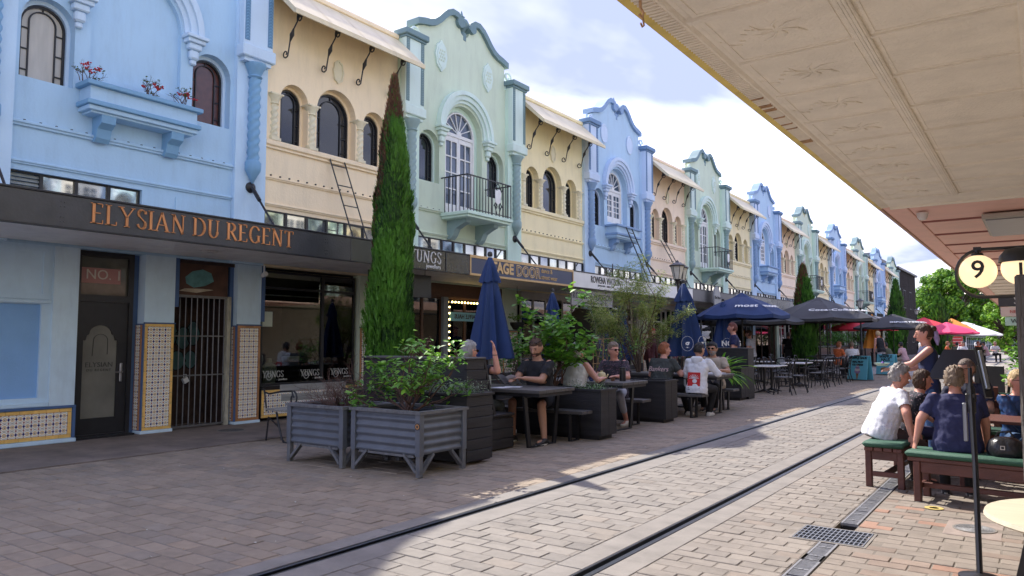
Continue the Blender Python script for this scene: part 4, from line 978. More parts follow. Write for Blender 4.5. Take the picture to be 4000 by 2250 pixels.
t, f = canopy('charcoal canopy lettered in gold roman capitals, nearest of the canopy sections', .5, 8.1, mchar, soff=M('soffit_pale', (.82, .80, .79), .5, .06, 3, dirt=.12))
mgold = M('rose_gold_leaf', (.62, .26, .10), .42, .35, 1.2, metal=.35)
q = MB(); h = .185
tmp = MB(); w_ = roman(tmp, 'ELYSIAN DU REGENT', 0, 0, 1, 0, .15, .045, .012, .17)
# letter height from the space available
L0, L1 = 4.14, 6.97; h = (L1 - L0) / w_
roman(q, 'ELYSIAN DU REGENT', L0, 2.725, h, CX + .001, .135, .035, .012, .17)
o = q.build('sign_lettering', mgold, f)
q = MB()
for y in (2.6, 3.83, 6.93, 7.6):
    for z in (2.70, 2.75, 2.87, 2.92):
        for dy in (-.018, .018): q.lathe([(.001, 0), (.007, 0), (.006, .006), (.001, .008)], n=6, T=Matrix.Translation((CX, y + dy, z)) @ Matrix.Rotation(pi / 2, 4, 'Y'))
q.build('rivets', mchar, f, kind='stuff')
q = MB(); q.lathe([(.001, 0), (.1, 0), (.13, -.02), (.1, -.03), (.001, -.03)][::-1], (-9.9, 6.3, 2.69), n=20); o = q.build('ceiling_rose', msoff, t)
t, f = canopy('glossy black canopy with white jeweller lettering, right of the big cypress', 8.1, 11.1, M('gloss_black', (.02, .02, .022), .22, .3, 4, dirt=.3))
q = MB(); w_ = roman(MB(), 'YUNGS', 0, 0, 1, 0); hh = .21; roman(q, 'YUNGS', 10.26 - w_ * hh, 2.76, hh, CX + .001, .12, .045); q.build('sign_lettering', mwhite, f)
o = wall_text('sign_lettering', 'jewellers', .11, mwhite, 10.26, 2.70, CX + .006, f, align='RIGHT')
for y in (8.9, 10.4): q = MB(); q.box(CX, y, 2.65, CX + .012, y + .015, 2.99); q.build('joint_strip', mchar, f)
mnavy = M('navy_sign', (.028, .038, .09), .35, .08, 3); mgold2 = M('pale_gold', (.62, .40, .17), .4, .06)
t, f = canopy('navy canopy fascia with gold rim, advertising dance and street wear', 11.1, 14.98, mnavy, rim=mgold2)
wall_text('sign_lettering', 'STAGE', .30, mgold2, 12.1, 2.83, CX + .008, f, bold=.012); wall_text('sign_lettering', 'DOOR', .30, mgold2, 13.10, 2.82, CX + .006, f, bold=.014); wall_text('sign_lettering', 'DOOR', .30, mnavy, 13.10, 2.82, CX + .009, f, bold=-.004)
wall_text('sign_lettering', 'dance &', .14, mgold2, 13.6, 2.90, CX + .006, f, align='LEFT'); wall_text('sign_lettering', 'street wear', .14, mgold2, 13.6, 2.76, CX + .006, f, align='LEFT')
mwf = M('white_fascia', (.78, .77, .75), .4, .05, 3, dirt=.1); mltr = M('black_lettering', (.02, .02, .02), .5, 0)
t, f = canopy('white canopy fascia with thin black lettering, right of the navy one', 14.98, 22.3, mwf)
o = wall_text('sign_lettering', 'ROWENA WATSON', .2, mltr, 16.58, 2.86, CX + .004, f, bold=.002, space=1.0); o.scale = (.86, 1.15, 1)
wall_text('sign_lettering', 'JEWELLERS ~ SINCE 1993', .06, mltr, 16.58, 2.73, CX + .004, f, space=1.3)
canopy('plain black canopy fascia with a round hanging sign', 22.3, 26.3, mchar)
mz = bpy.data.materials.new('zebra_fabric'); mz.use_nodes = True; tz = mz.node_tree; wv = tz.nodes.new('ShaderNodeTexNoise'); tcn = tz.nodes.new('ShaderNodeTexCoord'); mpz = tz.nodes.new('ShaderNodeMapping'); mpz.inputs['Scale'].default_value = (1, 3, 1.0); mpz.inputs['Rotation'].default_value = (.5, 0, 0)
tz.links.new(tcn.outputs['Object'], mpz.inputs[0]); tz.links.new(mpz.outputs[0], wv.inputs[0]); wv.inputs['Scale'].default_value = 4; wv.inputs['Distortion'].default_value = 2.5; wv.inputs['Detail'].default_value = 1
rp = tz.nodes.new('ShaderNodeValToRGB'); rp.color_ramp.interpolation = 'CONSTANT'; e = rp.color_ramp.elements; e[0].position = 0; e[0].color = (.05, .06, .08, 1); e[1].position = .43; e[1].color = (.5, .48, .42, 1)
for p_, c_ in ((.5, (.08, .1, .12, 1)), (.55, (.55, .52, .45, 1)), (.6, (.3, .26, .2, 1))): n_ = e.new(p_); n_.color = c_
tz.links.new(wv.outputs[0], rp.inputs[0]); tz.links.new(rp.outputs[0], tz.nodes['Principled BSDF'].inputs['Base Color'])
canopy('canopy fascia wrapped in swirling black, cream and tan stripes', 26.3, 35, mz, 2.5, 3.08)
for i, (a, c, m_) in enumerate(((35, 46, mchar), (46, 58, mwf), (58, 70, M('dull_green_fascia', (.05, .09, .08), .5)), (70, 77.4, mchar))):
    canopy(['dark canopy fascia behind the black parasols', 'white canopy fascia beyond the second cypress', 'dull green canopy fascia beyond the white one', 'last dark canopy fascia at the end of the terrace'][i], a, c, m_)
# signs hanging under / over the canopy
def hang_board(label, y0, y1, z0, z1, x, mat, txt=()):
    t = thing('hanging_sign', label, 'sign', (x, (y0 + y1) / 2, z0)); W_ = (y1 - y0) / 2; H = z1 - z0
    q = MB(); q.bbox(-.02, -W_, 0, .02, W_, H, .004); b_ = q.build('sign_board', mat, t)
    q = MB(); [q.tube([(0, s_ * W_ * .8, H), (0, s_ * W_ * .8, 2.69 - z0)], .008, 5) for s_ in (-1, 1)]; q.build('hanger', mblack, t)
    for s_, size, m_, z, sp in txt: inst('sign_lettering', text_mesh('sign_lettering', s_, size, m_, space=sp), b_, (.023, 0, z), (pi / 2, 0, pi / 2))
    return t
hang_board('grey under-canopy board repeating the thin black shop lettering', 15.1, 17.15, 2.22, 2.6, -9.0, M('grey_board', (.3, .29, .28), .5), [('ROWENA WATSON', .21, mltr, .23, 1.05), ('JEWELLERS ~ SINCE 1993', .07, mltr, .07, 1.35)])
hang_board('blank black board hung under the canopy behind the big cypress', 9.0, 10.6, 2.18, 2.6, -9.4, mdoor)
t = thing('oval_sign', 'oval grey hanging sign standing proud of the black fascia', 'sign', (CX + .15, 24.0, 2.75))
q = MB(); q.plate([(.3 * cos(2 * pi * i / 24), .42 * sin(2 * pi * i / 24)) for i in range(24)], [], -.02, .02, back=True); q.build('sign_disc', M('grey_sign', (.3, .3, .3), .5), t)
inst('sign_lettering', text_mesh('sign_lettering', 'The Store', .14, mltr, shear=.3), t, (.025, 0, .05), (pi / 2, 0, pi / 2)); q = MB(); q.bar((-.15, 0, .4), (.05, 0, .55), .02); q.build('bracket', mblack, t)
# overhead wrought iron scroll on the white canopy
t = thing('iron_crest', 'small black scroll crest on top of the white canopy', 'ironwork', (CX - .03, 17.0, 3.025)); q = MB()
for s_ in (-1, 1):
    q.tube([(0, s_ * (.16 + (.09 - .005 * i) * cos(i * .5)), .09 + (.09 - .005 * i) * sin(i * .5)) for i in range(14)], .012, 5)
    q.tube([(0, s_ * (.36 + (.06 - .003 * i) * cos(i * .5)), .06 + (.06 - .003 * i) * sin(i * .5)) for i in range(14)], .010, 5)
q.tube([(0, 0, 0), (0, 0, .32)], .014, 5); q.build('scrollwork', miron_b, t)
# roof ladders
def ladder(label, y0, z0, x0, y1, z1, x1, w_=.36, n=6):
    t = thing('roof_ladder', label, 'ladder', (0, 0, 0), 0, 'black roof ladders on the canopies')
    a, b_ = Vector((x0, y0, z0)), Vector((x1, y1, z1)); W_ = Vector((0, w_, 0))
    for k in (0, 1): q = MB(); q.bar(a + W_ * k, b_ + W_ * k, .035, .02); q.build('ladder_rail', mblack, t)
    for i in range(n): q = MB(); p = a.lerp(b_, (i + .5) / n); q.bar(p, p + W_, .018); q.build('rung', mblack, t)
    return t
ladder('black ladder leaning on the peach wall behind the big cypress', 9.65, 2.95, -10.35, 9.32, 4.88, -10.84, .36, 5)
ladder('black ladder leaning on the blue flower box above the white canopy', 21.6, 2.95, -9.9, 20.8, 4.9, -10.4, .4, 6)
ladder('black ladder leaning on the peach wall behind the twin street lamp', 25.0, 2.95, -10.0, 24.3, 4.9, -10.8, .36, 6)
ladder('black ladder on the far yellow wall beside the green balcony', 48.6, 2.95, -9.9, 47.6, 4.95, -10.8, .4, 6)
# ================================================================ RIGHT-HAND CANOPY AND BUILDINGS
RC = -1.25; RW = 1.35
mceil = M('pressed_metal_ceiling', (.94, .87, .75), .6, .06, 5, .45, 70, dirt=.12)
mpink = M('pink_soffit', (.92, .56, .47), .6, .05, 3, dirt=.1)
myel = M('yellow_edge', (.80, .62, .16), .55, .12, 9, dirt=.25)
mrust = M('rusted_cornice', (.50, .31, .17), .8, .5, 16, .5, 50)
t = thing('near_canopy', 'pressed-metal canopy ceiling overhead at the right with pink boards beyond', 'canopy', (0, 0, 2.66))
q = MB(); q.box(RC + .03, -3, .06, RW, 60, .10); q.box(RC, -3, .28, RW, 60, .32); q.build('canopy_roof', M('roof_grey', (.2, .2, .2), .6), t)
q = MB(); q.bbox(RC - .02, -3, -.0, RC + .03, 8.0, .32, .006); q.build('fascia', myel, t)
q = MB(); q.bbox(RC - .02, 8.0, -.0, RC + .012, 60, .32, .006); q.build('fascia', M('pink_fascia', (.55, .36, .28), .6, .1, 5, dirt=.2), t)
# egg-and-dart cornice along the edge
q = MB(); q.bbox(RC + .031, -3, .002, RC + .12, 7.95, .055, .012)
q.build('cornice', mceil, t)
q = MB(); y = .6; rr = random.Random(3)
while y < 7.9: q.bar((RC + .034, y, -.004), (RC + .095, y + .018, .004), .014, .016, 1 if 3.9 < y < 5.0 and rr.random() < .3 else 0); y += .027
q.build('cornice_bead', [mceil, mrust], t, kind='stuff')
q = MB(); q.bbox(RC + .12, -3, .012, RC + .15, 7.95, .05, .004); q.build('cornice_fillet', mceil, t)
ys = [-2.6 + .59 * i for i in range(-1, 19)]; ys = [2.81 + .585 * i for i in range(-8, 9)]
cols = [(-1.1, -.59), (-.552, -.01), (.02, .61), (.64, 1.3)]
def leafpts(cx_, cy_, q, mirror=1):
    for a0, l_ in ((.2, .13), (1.0, .1), (1.8, .12), (2.6, .1), (3.5, .13), (4.4, .1), (5.3, .12)):
        pts = [(cx_ + mirror * .02 * cos(a0), cy_ + .02 * sin(a0), -.001), (cx_ + mirror * l_ * .6 * cos(a0 + .2), cy_ + l_ * .6 * sin(a0 + .2), -.004), (cx_ + mirror * l_ * cos(a0 + .5), cy_ + l_ * sin(a0 + .5), -.001)]
        q.tube(pts, [.004, .006, .002], 5)
    for i in range(8): q.tube([(cx_ - .24 * mirror + i * .025 * mirror, cy_ + .07 * sin(i * .9), -.002), (cx_ - .22 * mirror + i * .025 * mirror, cy_ + .07 * sin(i * .9) + .012, -.003)], .004, 4)
def cpanel(motif):
    q = MB(); W_, H = .497, .58; e = .012
    q.bbox(-W_ / 2, -H / 2, 0, W_ / 2, H / 2, .02, .004)
    for r_ in (.018,):
        q.plate(rect(-W_ / 2 + .02, W_ / 2 - .02, -H / 2 + .02, H / 2 - .02), [rect(-W_ / 2 + .032, W_ / 2 - .032, -H / 2 + .032, H / 2 - .032)], -.004, .001, ax=2, back=True)
    if motif: leafpts(0, 0, q)
    return q.mesh('ceiling_panel', mceil)
cpm, cpp = cpanel(True), cpanel(False)
for x0, x1 in cols:
    for a in ys:
        if a + .585 > 8.0: continue
        o = inst('ceiling_panel', cpm if x0 < -1 else cpp, t, ((x0 + x1) / 2, a + .29, .004), None, ((x1 - x0) / .5, 1, 1))
def batten(x0, y0, x1, y1, w, d, nm='ceiling_batten', m=None):
    q = MB(); 
    if x0 == x1: q.bbox(x0 - w / 2, y0, -d, x0 + w / 2, y1, .02, .004); [q.bbox(x0 + s_ * w * .22 - .006, y0, -d - .006, x0 + s_ * w * .22 + .006, y1, -d + .001, .001) for s_ in (-1, 0, 1)]
    else: q.bbox(x0, y0 - w / 2, -d, x1, y0 + w / 2, .02, .002)
    return q.build(nm, m or mceil, t)
for x in (-.57, .005, .625): batten(x, -2, x, 7.5, .06, .014)
for a in ys: batten(-1.1, a, 1.3, a, .018, .008)
batten(-1.12, 2.815, 1.3, 2.815, .03, .012)
q = MB(); q.bbox(-1.15, 7.5, -.0, 1.35, 7.95, .03, .004); q.bbox(-1.15, 7.93, -.02, 1.35, 7.97, .03, .004); q.build('end_border', mceil, t)
# pink boarded part
y = 8.0
while y < 40:
    m_ = mpink if y < 17.5 else mceil
    q = MB(); q.bbox(-1.02, y + .01, .012, 1.35, y + 1.16, .04, .004); q.build('soffit_board', m_, t)
    q = MB(); q.bbox(-1.02, y - .015, -.004, 1.3, y + .012, .03, .003); q.build('soffit_batten', m_ if m_ is mceil else M('pink_batten', (.42, .17, .14), .6), t)
    y += 1.2
q = MB(); q.bbox(-1.11, 7.97, -.002, -1.02, 40, .03, .006); q.bbox(-1.24, 7.97, .02, -1.11, 40, .05, .004); q.build('soffit_edge', mpink, t)
t2 = thing('motion_sensor', 'small white dome sensor on the pink soffit', 'sensor', (-.93, 8.45, 2.655)); q = MB(); q.lathe([(.001, -.075), (.03, -.07), (.048, -.045), (.05, -.02)], n=16); q.build('dome', mwhite, t2, True); q = MB(); q.lathe([(.05, -.02), (.055, -.018), (.055, .0), (.001, 0)], n=16); q.build('base', mwhite, t2, True)
t2 = thing('ceiling_light', 'flat rectangular ceiling light fixed under the pink soffit', 'light', (-.17, 9.6, 2.60)); q = MB(); q.bbox(-.28, -.75, 0, .3, .75, .055, .01); q.build('housing', M('light_housing', (.5, .48, .42), .5, .1), t2); q = MB(); q.box(-.25, -.7, -.012, .27, .7, .0); q.build('diffuser', M('diffuser', (.26, .26, .26), .35, .1), t2)
t2 = thing('iron_hook', 'rusty iron hook hanging from the near canopy edge', 'hook', (RC + .06, 2.52, 2.66)); q = MB(); q.tube([(0, 0, 0), (0, 0, -.03), (.008, .01, -.05), (0, .018, -.065), (-.01, .01, -.05)], .006, 6); q.tube([(0, .02, -.06), (0, .03, -.09), (0, .015, -.10), (0, 0, -.09)], .004, 5); q.build('hook', mrust, t2, True)
# row of shops over the right-hand canopy
for j, (src, lab) in enumerate(((2, 'yellow'), (1, 'green'), (0, 'peach'), (3, 'lilac'), (4, 'pink'), (5, 'second green'), (6, 'second yellow'), (7, 'second lilac'))):
    c = copy_tree(BLD[src]); c.location = (RW, -1 + PW * j, 0); c.rotation_euler = (0, 0, pi)
    c['label'] = lab + ' shop building over the right-hand canopy, above and beyond the photo edge'; c['group'] = 'shop buildings on the right-hand side'
    for ch in list(c.children):
        if ch.name.split('.')[0] in ('pillar', 'trim', 'plinth', 'tile_bed', 'tile', 'border_tile', 'timber_header', 'stall_riser', 'display_shelving', 'boxed_goods', 'mullion', 'light_bulb', 'sign_reflection', 'shop_window', 'shop_header', 'shop_door', 'shop_interior', 'window_notice', 'display_shelf', 'lighting_track', 'window_lettering'):
            for g_ in list(ch.children): bpy.data.objects.remove(g_)
            bpy.data.objects.remove(ch)
q = MB(); q.box(RW + .02, -4, 0, RW + .3, 60, 2.6); o = q.build('shop_wall', M('cream_shop_wall', (.5, .46, .38), .7, .1), None); tag(o, 'cream ground-floor wall under the right-hand canopy', 'wall')
# ---------------------------------------------------------------- globes, blade signs and the post at the right edge
mglobe = M('opal_globe', (.85, .62, .36), .3, .04, 3, emit=.35)
def globe(x, y, z, r_, ch, label, cap=False):
    t = thing('globe_sign', label, 'sign', (x, y, z), 0, 'opal globe signs under the right canopy')
    q = MB(); q.lathe([(.001, -r_)] + [(r_ * cos(a), r_ * sin(a)) for a in [-pi / 2 + pi * i / 14 for i in range(1, 14)]] + [(.001, r_)], n=24); g_ = q.build('opal_globe', mglobe, t, True)
    rot = (pi / 2, 0, atan2(-x, y) * 1.0)
    me = text_mesh('globe_letter', ch, r_ * 1.5, mltr, bold=.0015, depth=.003); n_ = Vector((x, y, 0)).normalized() * -r_ * .97
    inst('globe_letter', me, g_, (n_.x, n_.y, -.0), rot)
    q = MB(); q.lathe([(.001, r_ * .96), (r_ * .35, r_ * .95), (r_ * .3, r_ * 1.1), (r_ * .12, r_ * 1.15), (r_ * .12, r_ * 1.3), (.001, r_ * 1.3)], n=12)
    if cap: q.lathe([(r_ * 1.12, r_ * .35), (r_ * 1.05, r_ * .75), (r_ * .75, r_ * 1.12), (.01, r_ * 1.25), (.001, r_ * 1.2), (r_ * .7, r_ * 1.02), (r_ * 1.0, r_ * .7), (r_ * 1.08, r_ * .35)], n=20)
    q.build('globe_cap', mblack, t, True); return t
GY = 5.3; globe(-.30, GY, 1.79, .1, '9', 'opal globe sign marked 9 in a looped black bracket'); globe(-.085, GY, 1.80, .1, 'i', 'opal globe sign marked i, half hidden by the grey post', True)
t = thing('sign_bracket', 'black looped tube bracket curving round the globe marked 9', 'bracket', (0, 0, 0)); q = MB()
q.tube([(.35, GY + .02, 1.925), (-.26, GY + .02, 1.925)] + [(-.28 - .135 * sin(pi * i / 12), GY + .02, 1.78 + .145 * cos(pi * i / 12)) for i in range(13)] + [(-.26, GY + .02, 1.635), (-.05, GY + .02, 1.638)], .010, 8); q.build('tube', miron_b, t, True); q = MB(); q.box(-.32, GY, 1.91, -.28, GY + .04, 1.94); q.build('clamp', miron_b, t)
def blade(label, z0, z1, x0, mat, txt, tm, size, sz):
    t = thing('blade_sign', label, 'sign', (x0, GY + .02, z0)); q = MB(); q.bbox(0, 0, 0, .5, .03, z1 - z0, .003); b_ = q.build('sign_board', mat, t)
    if txt: inst('sign_lettering', text_mesh('sign_lettering', txt, size, tm, align='LEFT', depth=.002), b_, (sz, -.003, (z1 - z0) / 2), (pi / 2, 0, 0))
blade('black blade sign with a thin grey S, under the two globes', 1.575, 1.645, -.205, mdoor, 'S A L O N'[:1], M('silver_letter', (.45, .45, .45), .4, 0), .07, .075)
blade('pale pink blade sign with faint red lettering', 1.515, 1.572, -.195, M('pale_pink_board', (.62, .50, .46), .5, 0), 'NEW', M('red_letter', (.4, .06, .05), .5, 0), .026, .045)
blade('mint blade sign with black WA lettering, lowest of the stack', 1.462, 1.512, -.175, M('mint_board', (.42, .60, .52), .5, 0), 'WAFFLE', mltr, .036, .028)
t = thing('grey_post', 'rough grey timber post at the right edge of the view', 'post', (.0, 2.62, 0)); q = MB(); q.bbox(-.058, -.05, 0, .0, .05, 1.56, .006); q.build('post_shaft', M('weathered_grey', (.10, .09, .08), .85, .3, 12, .6, 40, stretch=(4, 4, .6)), t)
# ================================================================ END OF THE STREET
mclad = M('dark_cladding', (.045, .035, .032), .7, .3, 5, stretch=(1, 1, .2))
t = thing('timber_clad_building', 'dark brown building with vertical cladding at the end of the terrace', 'building', (-10.9, 79, 0))
q = MB(); q.box(-12, 0, 0, -.1, 11.5, 8.2); q.build('wall', mclad, t)
for i in range(30): q = MB(); q.bbox(-.1, i * .385, 0, .02, i * .385 + .07, 8.2, .01); q.build('cladding_batten', mclad, t)
for y_, z_ in ((2.5, 4.6), (6.5, 4.6), (2.5, 1.2), (7.5, 1.2)):
    q = MB(); q.plate(rect(y_, y_ + 1.6, z_, z_ + 1.8), [rect(y_ + .08, y_ + 1.52, z_ + .08, z_ + 1.72)], -.09, .03); w_ = q.build('window', mblack, t); q = MB(); q.box(-.09, y_ + .05, z_ + .05, -.06, y_ + 1.55, z_ + 1.75); q.build('pane', mglass, w_)
q = MB(); q.box(-12.2, -1, 8.2, .2, 11.8, 8.4); q.build('roof', mblack, t)
t = thing('rear_building', 'dark roofed building rising behind the far end of the terrace', 'building', (-19, 82, 0)); q = MB(); q.box(0, 0, 0, 5.5, 14, 9.4); q.build('wall', M('slate_wall', (.12, .13, .15), .7, .2), t); q = MB(); q.box(-.4, -.5, 9.4, 6, 14.4, 9.75); q.build('roof', mblack, t)
for i in range(3): q = MB(); q.box(.8 + i * 1.6, 2, 9.75, 1.7 + i * 1.6, 4, 10.2 + .15 * i); q.build('roof_vent', mgrey, t)
mfar = M('far_dark_building', (.05, .055, .065), .6, .2); mfarw = M('far_glass', (.12, .16, .20), .15, .3, 2)
t = thing('far_building', 'long dark two-storey building closing the end of the street', 'building', (-14, 142, 0))
q = MB(); q.box(0, 0, 0, 28, 8, 8.6); q.build('wall', mfar, t); q = MB(); q.box(-.3, -.6, 8.6, 28.3, 8, 9.0); q.build('roof', mblack, t)
for r_ in range(3):
    q = MB(); q.box(-.1, -.25, 2.9 * r_ + 2.6, 28.1, -.01, 2.9 * r_ + 2.8); q.build('floor_band', M('band_grey', (.2, .21, .22), .6), t)
    for i in range(14): q = MB(); q.box(.6 + i * 1.95, -.06, 2.9 * r_ + .7, 2.0 + i * 1.95, -.02, 2.9 * r_ + 2.3); o = q.build('window', mfarw, t)
g_ = MB(); g_.box(-30, 112, -.02, 20, 141, .03); o = g_.build('lawn', M('lawn_green', (.10, .16, .03), .9, .3, 1, .3, 20)); o['kind'] = 'structure'
t = thing('site_fence', 'pale wire panel fence across the end of the street', 'fence', (-7.5, 106, 0), 0)
mgalv = M('galv_fence', (.5, .52, .54), .5, .1, metal=.3)
for i in range(9):
    q = MB(); q.bbox(i * 2.2 - .03, -.03, 0, i * 2.2 + .03, .03, 1.9, .005); q.build('fence_post', mgalv, t)
    if i < 8: 
        q = MB(); [q.bar((i * 2.2, 0, z), (i * 2.2 + 2.2, 0, z), .04) for z in (.3, 1.0, 1.85)]; [q.bar((i * 2.2 + .2 * k, 0, .3), (i * 2.2 + .2 * k, 0, 1.85), .015) for k in range(1, 11)]; q.build('fence_panel', mgalv, t)
t = thing('red_container', 'small red slatted box standing by the far wire fence', 'container', (-9.2, 104, 0)); q = MB(); q.bbox(0, 0, 0, 1.4, 1.2, 1.9, .03); q.build('box_body', M('container_red', (.45, .03, .03), .5), t)
for i in range(5): q = MB(); q.box(.05, -.04, .25 + i * .34, 1.35, 0, .35 + i * .34); q.build('slat', M('slat_pink', (.6, .3, .28), .5), t)
for i, (x, y) in enumerate(((-5.2, 98), (-6.2, 100), (-7.0, 97), (-7.9, 99))):
    t = thing('bollard', ['nearest-left white bollard', 'second white bollard from the right', 'leftmost white bollard but one', 'leftmost white bollard'][i] + ' near the far fence', 'bollard', (x, y, 0), 0, 'white bollards at the end of the street'); q = MB(); q.lathe([(.12, 0), (.12, .9), (.15, .95), (.12, 1.0), (.13, 1.1), (.09, 1.2), (.001, 1.24)], n=12); q.build('bollard_post', mwhite, t, True)
t = thing('overhead_wire', 'thin tram wire crossing the street in front of the far tree', 'wire', (0, 0, 0)); q = MB(); q.tube([(-10.8, 80, 6.6), (-6, 80, 6.2), (1, 80, 6.5)], .012, 4); q.build('wire', mblack, t)
# ================================================================ STREET FURNITURE
mbt = M('black_stained_timber', (.022, .021, .022), .55, .35, 7, .25, 30, stretch=(.3, .3, 3), dirt=.1)
mbt2 = M('worn_black_tabletop', (.085, .08, .075), .5, .3, 5, .1, 40, stretch=(.4, 3, 1))
mbs = M('black_steel', (.015, .015, .016), .4, .2, 20)
mcorr = M('slate_corrugated_steel', (.135, .15, .175), .42, .15, 4, .05, 20, metal=.25, dirt=.2)
mcorr_rim = M('weathered_grey_timber', (.14, .142, .145), .75, .3, 10, .4, 50, stretch=(3, .5, 1), dirt=.2)
msoil = M('soil', (.025, .017, .011), .95, .4, 20, .8, 40)
def corrugated(label, x0, y0, wx, wy, zb=.22, zt=.63, badge=False):
    t = thing('corrugated_planter', label, 'planter', (x0, y0, 0), 0, 'corrugated steel planters')
    n = 30
    def sheet(a, b_, nrm):
        q = MB(); v = []; f = []
        for j in range(n + 1):
            z = zb + (zt - zb) * j / n; d = .011 * sin(2 * pi * 5 * j / n)
            for p in (a, b_): v.append((p[0] + nrm[0] * d, p[1] + nrm[1] * d, z))
        for j in range(n): f.append((2 * j, 2 * j + 1, 2 * j + 3, 2 * j + 2) if nrm[0] + nrm[1] * 1 < 0 or True else None)
        q.add(v, f); return q.build('corrugated_sheet', mcorr, t, True)
    e = .03; sheet((e, .02), (wx - e, .02), (0, -1)); sheet((wx - .02, e), (wx - .02, wy - e), (1, 0)); sheet((wx - e, wy - .02), (e, wy - .02), (0, 1)); sheet((.02, wy - e), (.02, e), (-1, 0))
    for x in (0, wx - .055):
        for y in (0, wy - .055):
            q = MB(); q.bbox(x, y, 0, x + .055, y + .055, zb + .0, .004); q.build('leg', mcorr_rim, t)
            q = MB(); q.bbox(x - .006, y - .006, zb - .01, x + .061, y + .061, zt + .005, .004); q.build('corner_post', mcorr, t)
            sx_, sy_ = (1 if x == 0 else -1), (1 if y == 0 else -1)
            for d in ((sx_, 0), (0, sy_)):
                q = MB(); p = Vector((x + .027, y + .027, .05)); q.bar(p + Vector((d[0] * .03, d[1] * .03, 0)), p + Vector((d[0] * .2, d[1] * .2, zb - .05)), .05, .03); q.build('brace', mcorr_rim, t)
    q = MB(); h = []; q.plate(rect(-.02, wx + .02, -.02, wy + .02), [rect(.05, wx - .05, .05, wy - .05)], zt, zt + .03, ax=2); q.build('rim', mcorr_rim, t)
    q = MB(); q.box(.03, .03, zb, wx - .03, wy - .03, zt - .05); q.build('soil', msoil, t)
    q = MB(); q.box(.1, .02, zb - .03, wx - .1, .05, zb - .005); q.build('base_rail', mcorr_rim, t)
    if badge:
        q = MB(); q.lathe([(.001, 0), (.036, 0), (.036, .003), (.001, .003)], n=20, T=Matrix.Translation((wx - .025, -.007, zt - .12)) @ Matrix.Rotation(pi / 2, 4, 'X')); q.lathe([(.001, .003), (.026, .003), (.026, .005), (.001, .005)], n=20, mi=1, T=Matrix.Translation((wx - .025, -.007, zt - .12)) @ Matrix.Rotation(pi / 2, 4, 'X'))
        q.box(wx - .036, -.013, zt - .132, wx - .014, -.011, zt - .108, 2); q.build('round_badge', [mblack, M('badge_orange', (.45, .22, .08), .5, 0), mblack], t)
    return t
corrugated('grey corrugated steel planter with a round badge, in front of the black seating box', -6.12, 5.64, .99, .74, badge=True)
corrugated('grey corrugated steel planter holding bare brown twigs', -7.12, 5.58, .93, .74)
def boards(t, x, y0, y1, z0, z1, n, nm='board', ax=0, m=None):
    for i in range(n):
        a = z0 + (z1 - z0) * i / n; q = MB()
        if ax == 0: q.bbox(x - .02, y0, a + .003, x, y1, a + (z1 - z0) / n - .003, .004)
        else: q.bbox(y0, x, a + .003, y1, x + .02, a + (z1 - z0) / n - .003, .004)
        q.build(nm, m or mbt, t)
# low planter joined to the booth
t = thing('black_planter', 'low black boarded planter with silvery foliage beside the booth seat', 'planter', (0, 0, 0))
q = MB(); q.box(-6.95, 6.50, .03, -5.22, 6.93, .72); q.build('planter_core', mbt, t); boards(t, -5.2, 6.48, 6.95, .04, .76, 6); boards(t, 6.48, -6.95, -5.21, .04, .76, 4, ax=1)
q = MB(); q.plate(rect(-6.97, -5.18, 6.46, 6.97), [rect(-6.9, -5.25, 6.53, 6.9)], .76, .785, ax=2); q.build('rim', mbt, t); q = MB(); q.box(-6.9, 6.53, .6, -5.25, 6.9, .72); q.build('soil', msoil, t)
# booth
t = thing('booth_seat', 'high-backed black boarded booth seat at the street end of the tables', 'booth seat', (0, 0, 0))
prof = [(6.97, .02), (7.94, .02), (7.94, .42), (7.52, .42), (7.30, 1.15), (6.97, 1.15)]
q = MB(); q.plate(prof, [], -7.35, -5.625, back=True); q.build('booth_core', mbt, t)
n = 9
for i in range(n):
    a = .02 + (1.15 - .02) * i / n; c = .02 + (1.15 - .02) * (i + 1) / n; m_ = (a + c) / 2
    ye = 7.94 if m_ < .42 else 7.52 - .22 * (m_ - .42) / .73
    y_s = 6.97
    q = MB(); q.bbox(-5.625, y_s, a + .003, -5.6, ye, c - .003, .004); q.build('board', mbt, t)
q = MB(); q.bbox(-7.35, 7.5, .42, -5.59, 7.96, .455, .008); q.build('seat_board', mbt, t); q = MB(); q.bbox(-7.352, 6.93, 1.15, -5.58, 7.33, 1.175, .005); q.build('top_capping', mbt2, t)
q = MB(); q.plate([(6.9, .44), (7.56, .44)][:0] or [(7.53, .43), (7.57, .43), (7.34, 1.16), (7.30, 1.16)], [], -7.35, -5.6, back=True); q.build('edge_strip', mbt, t)
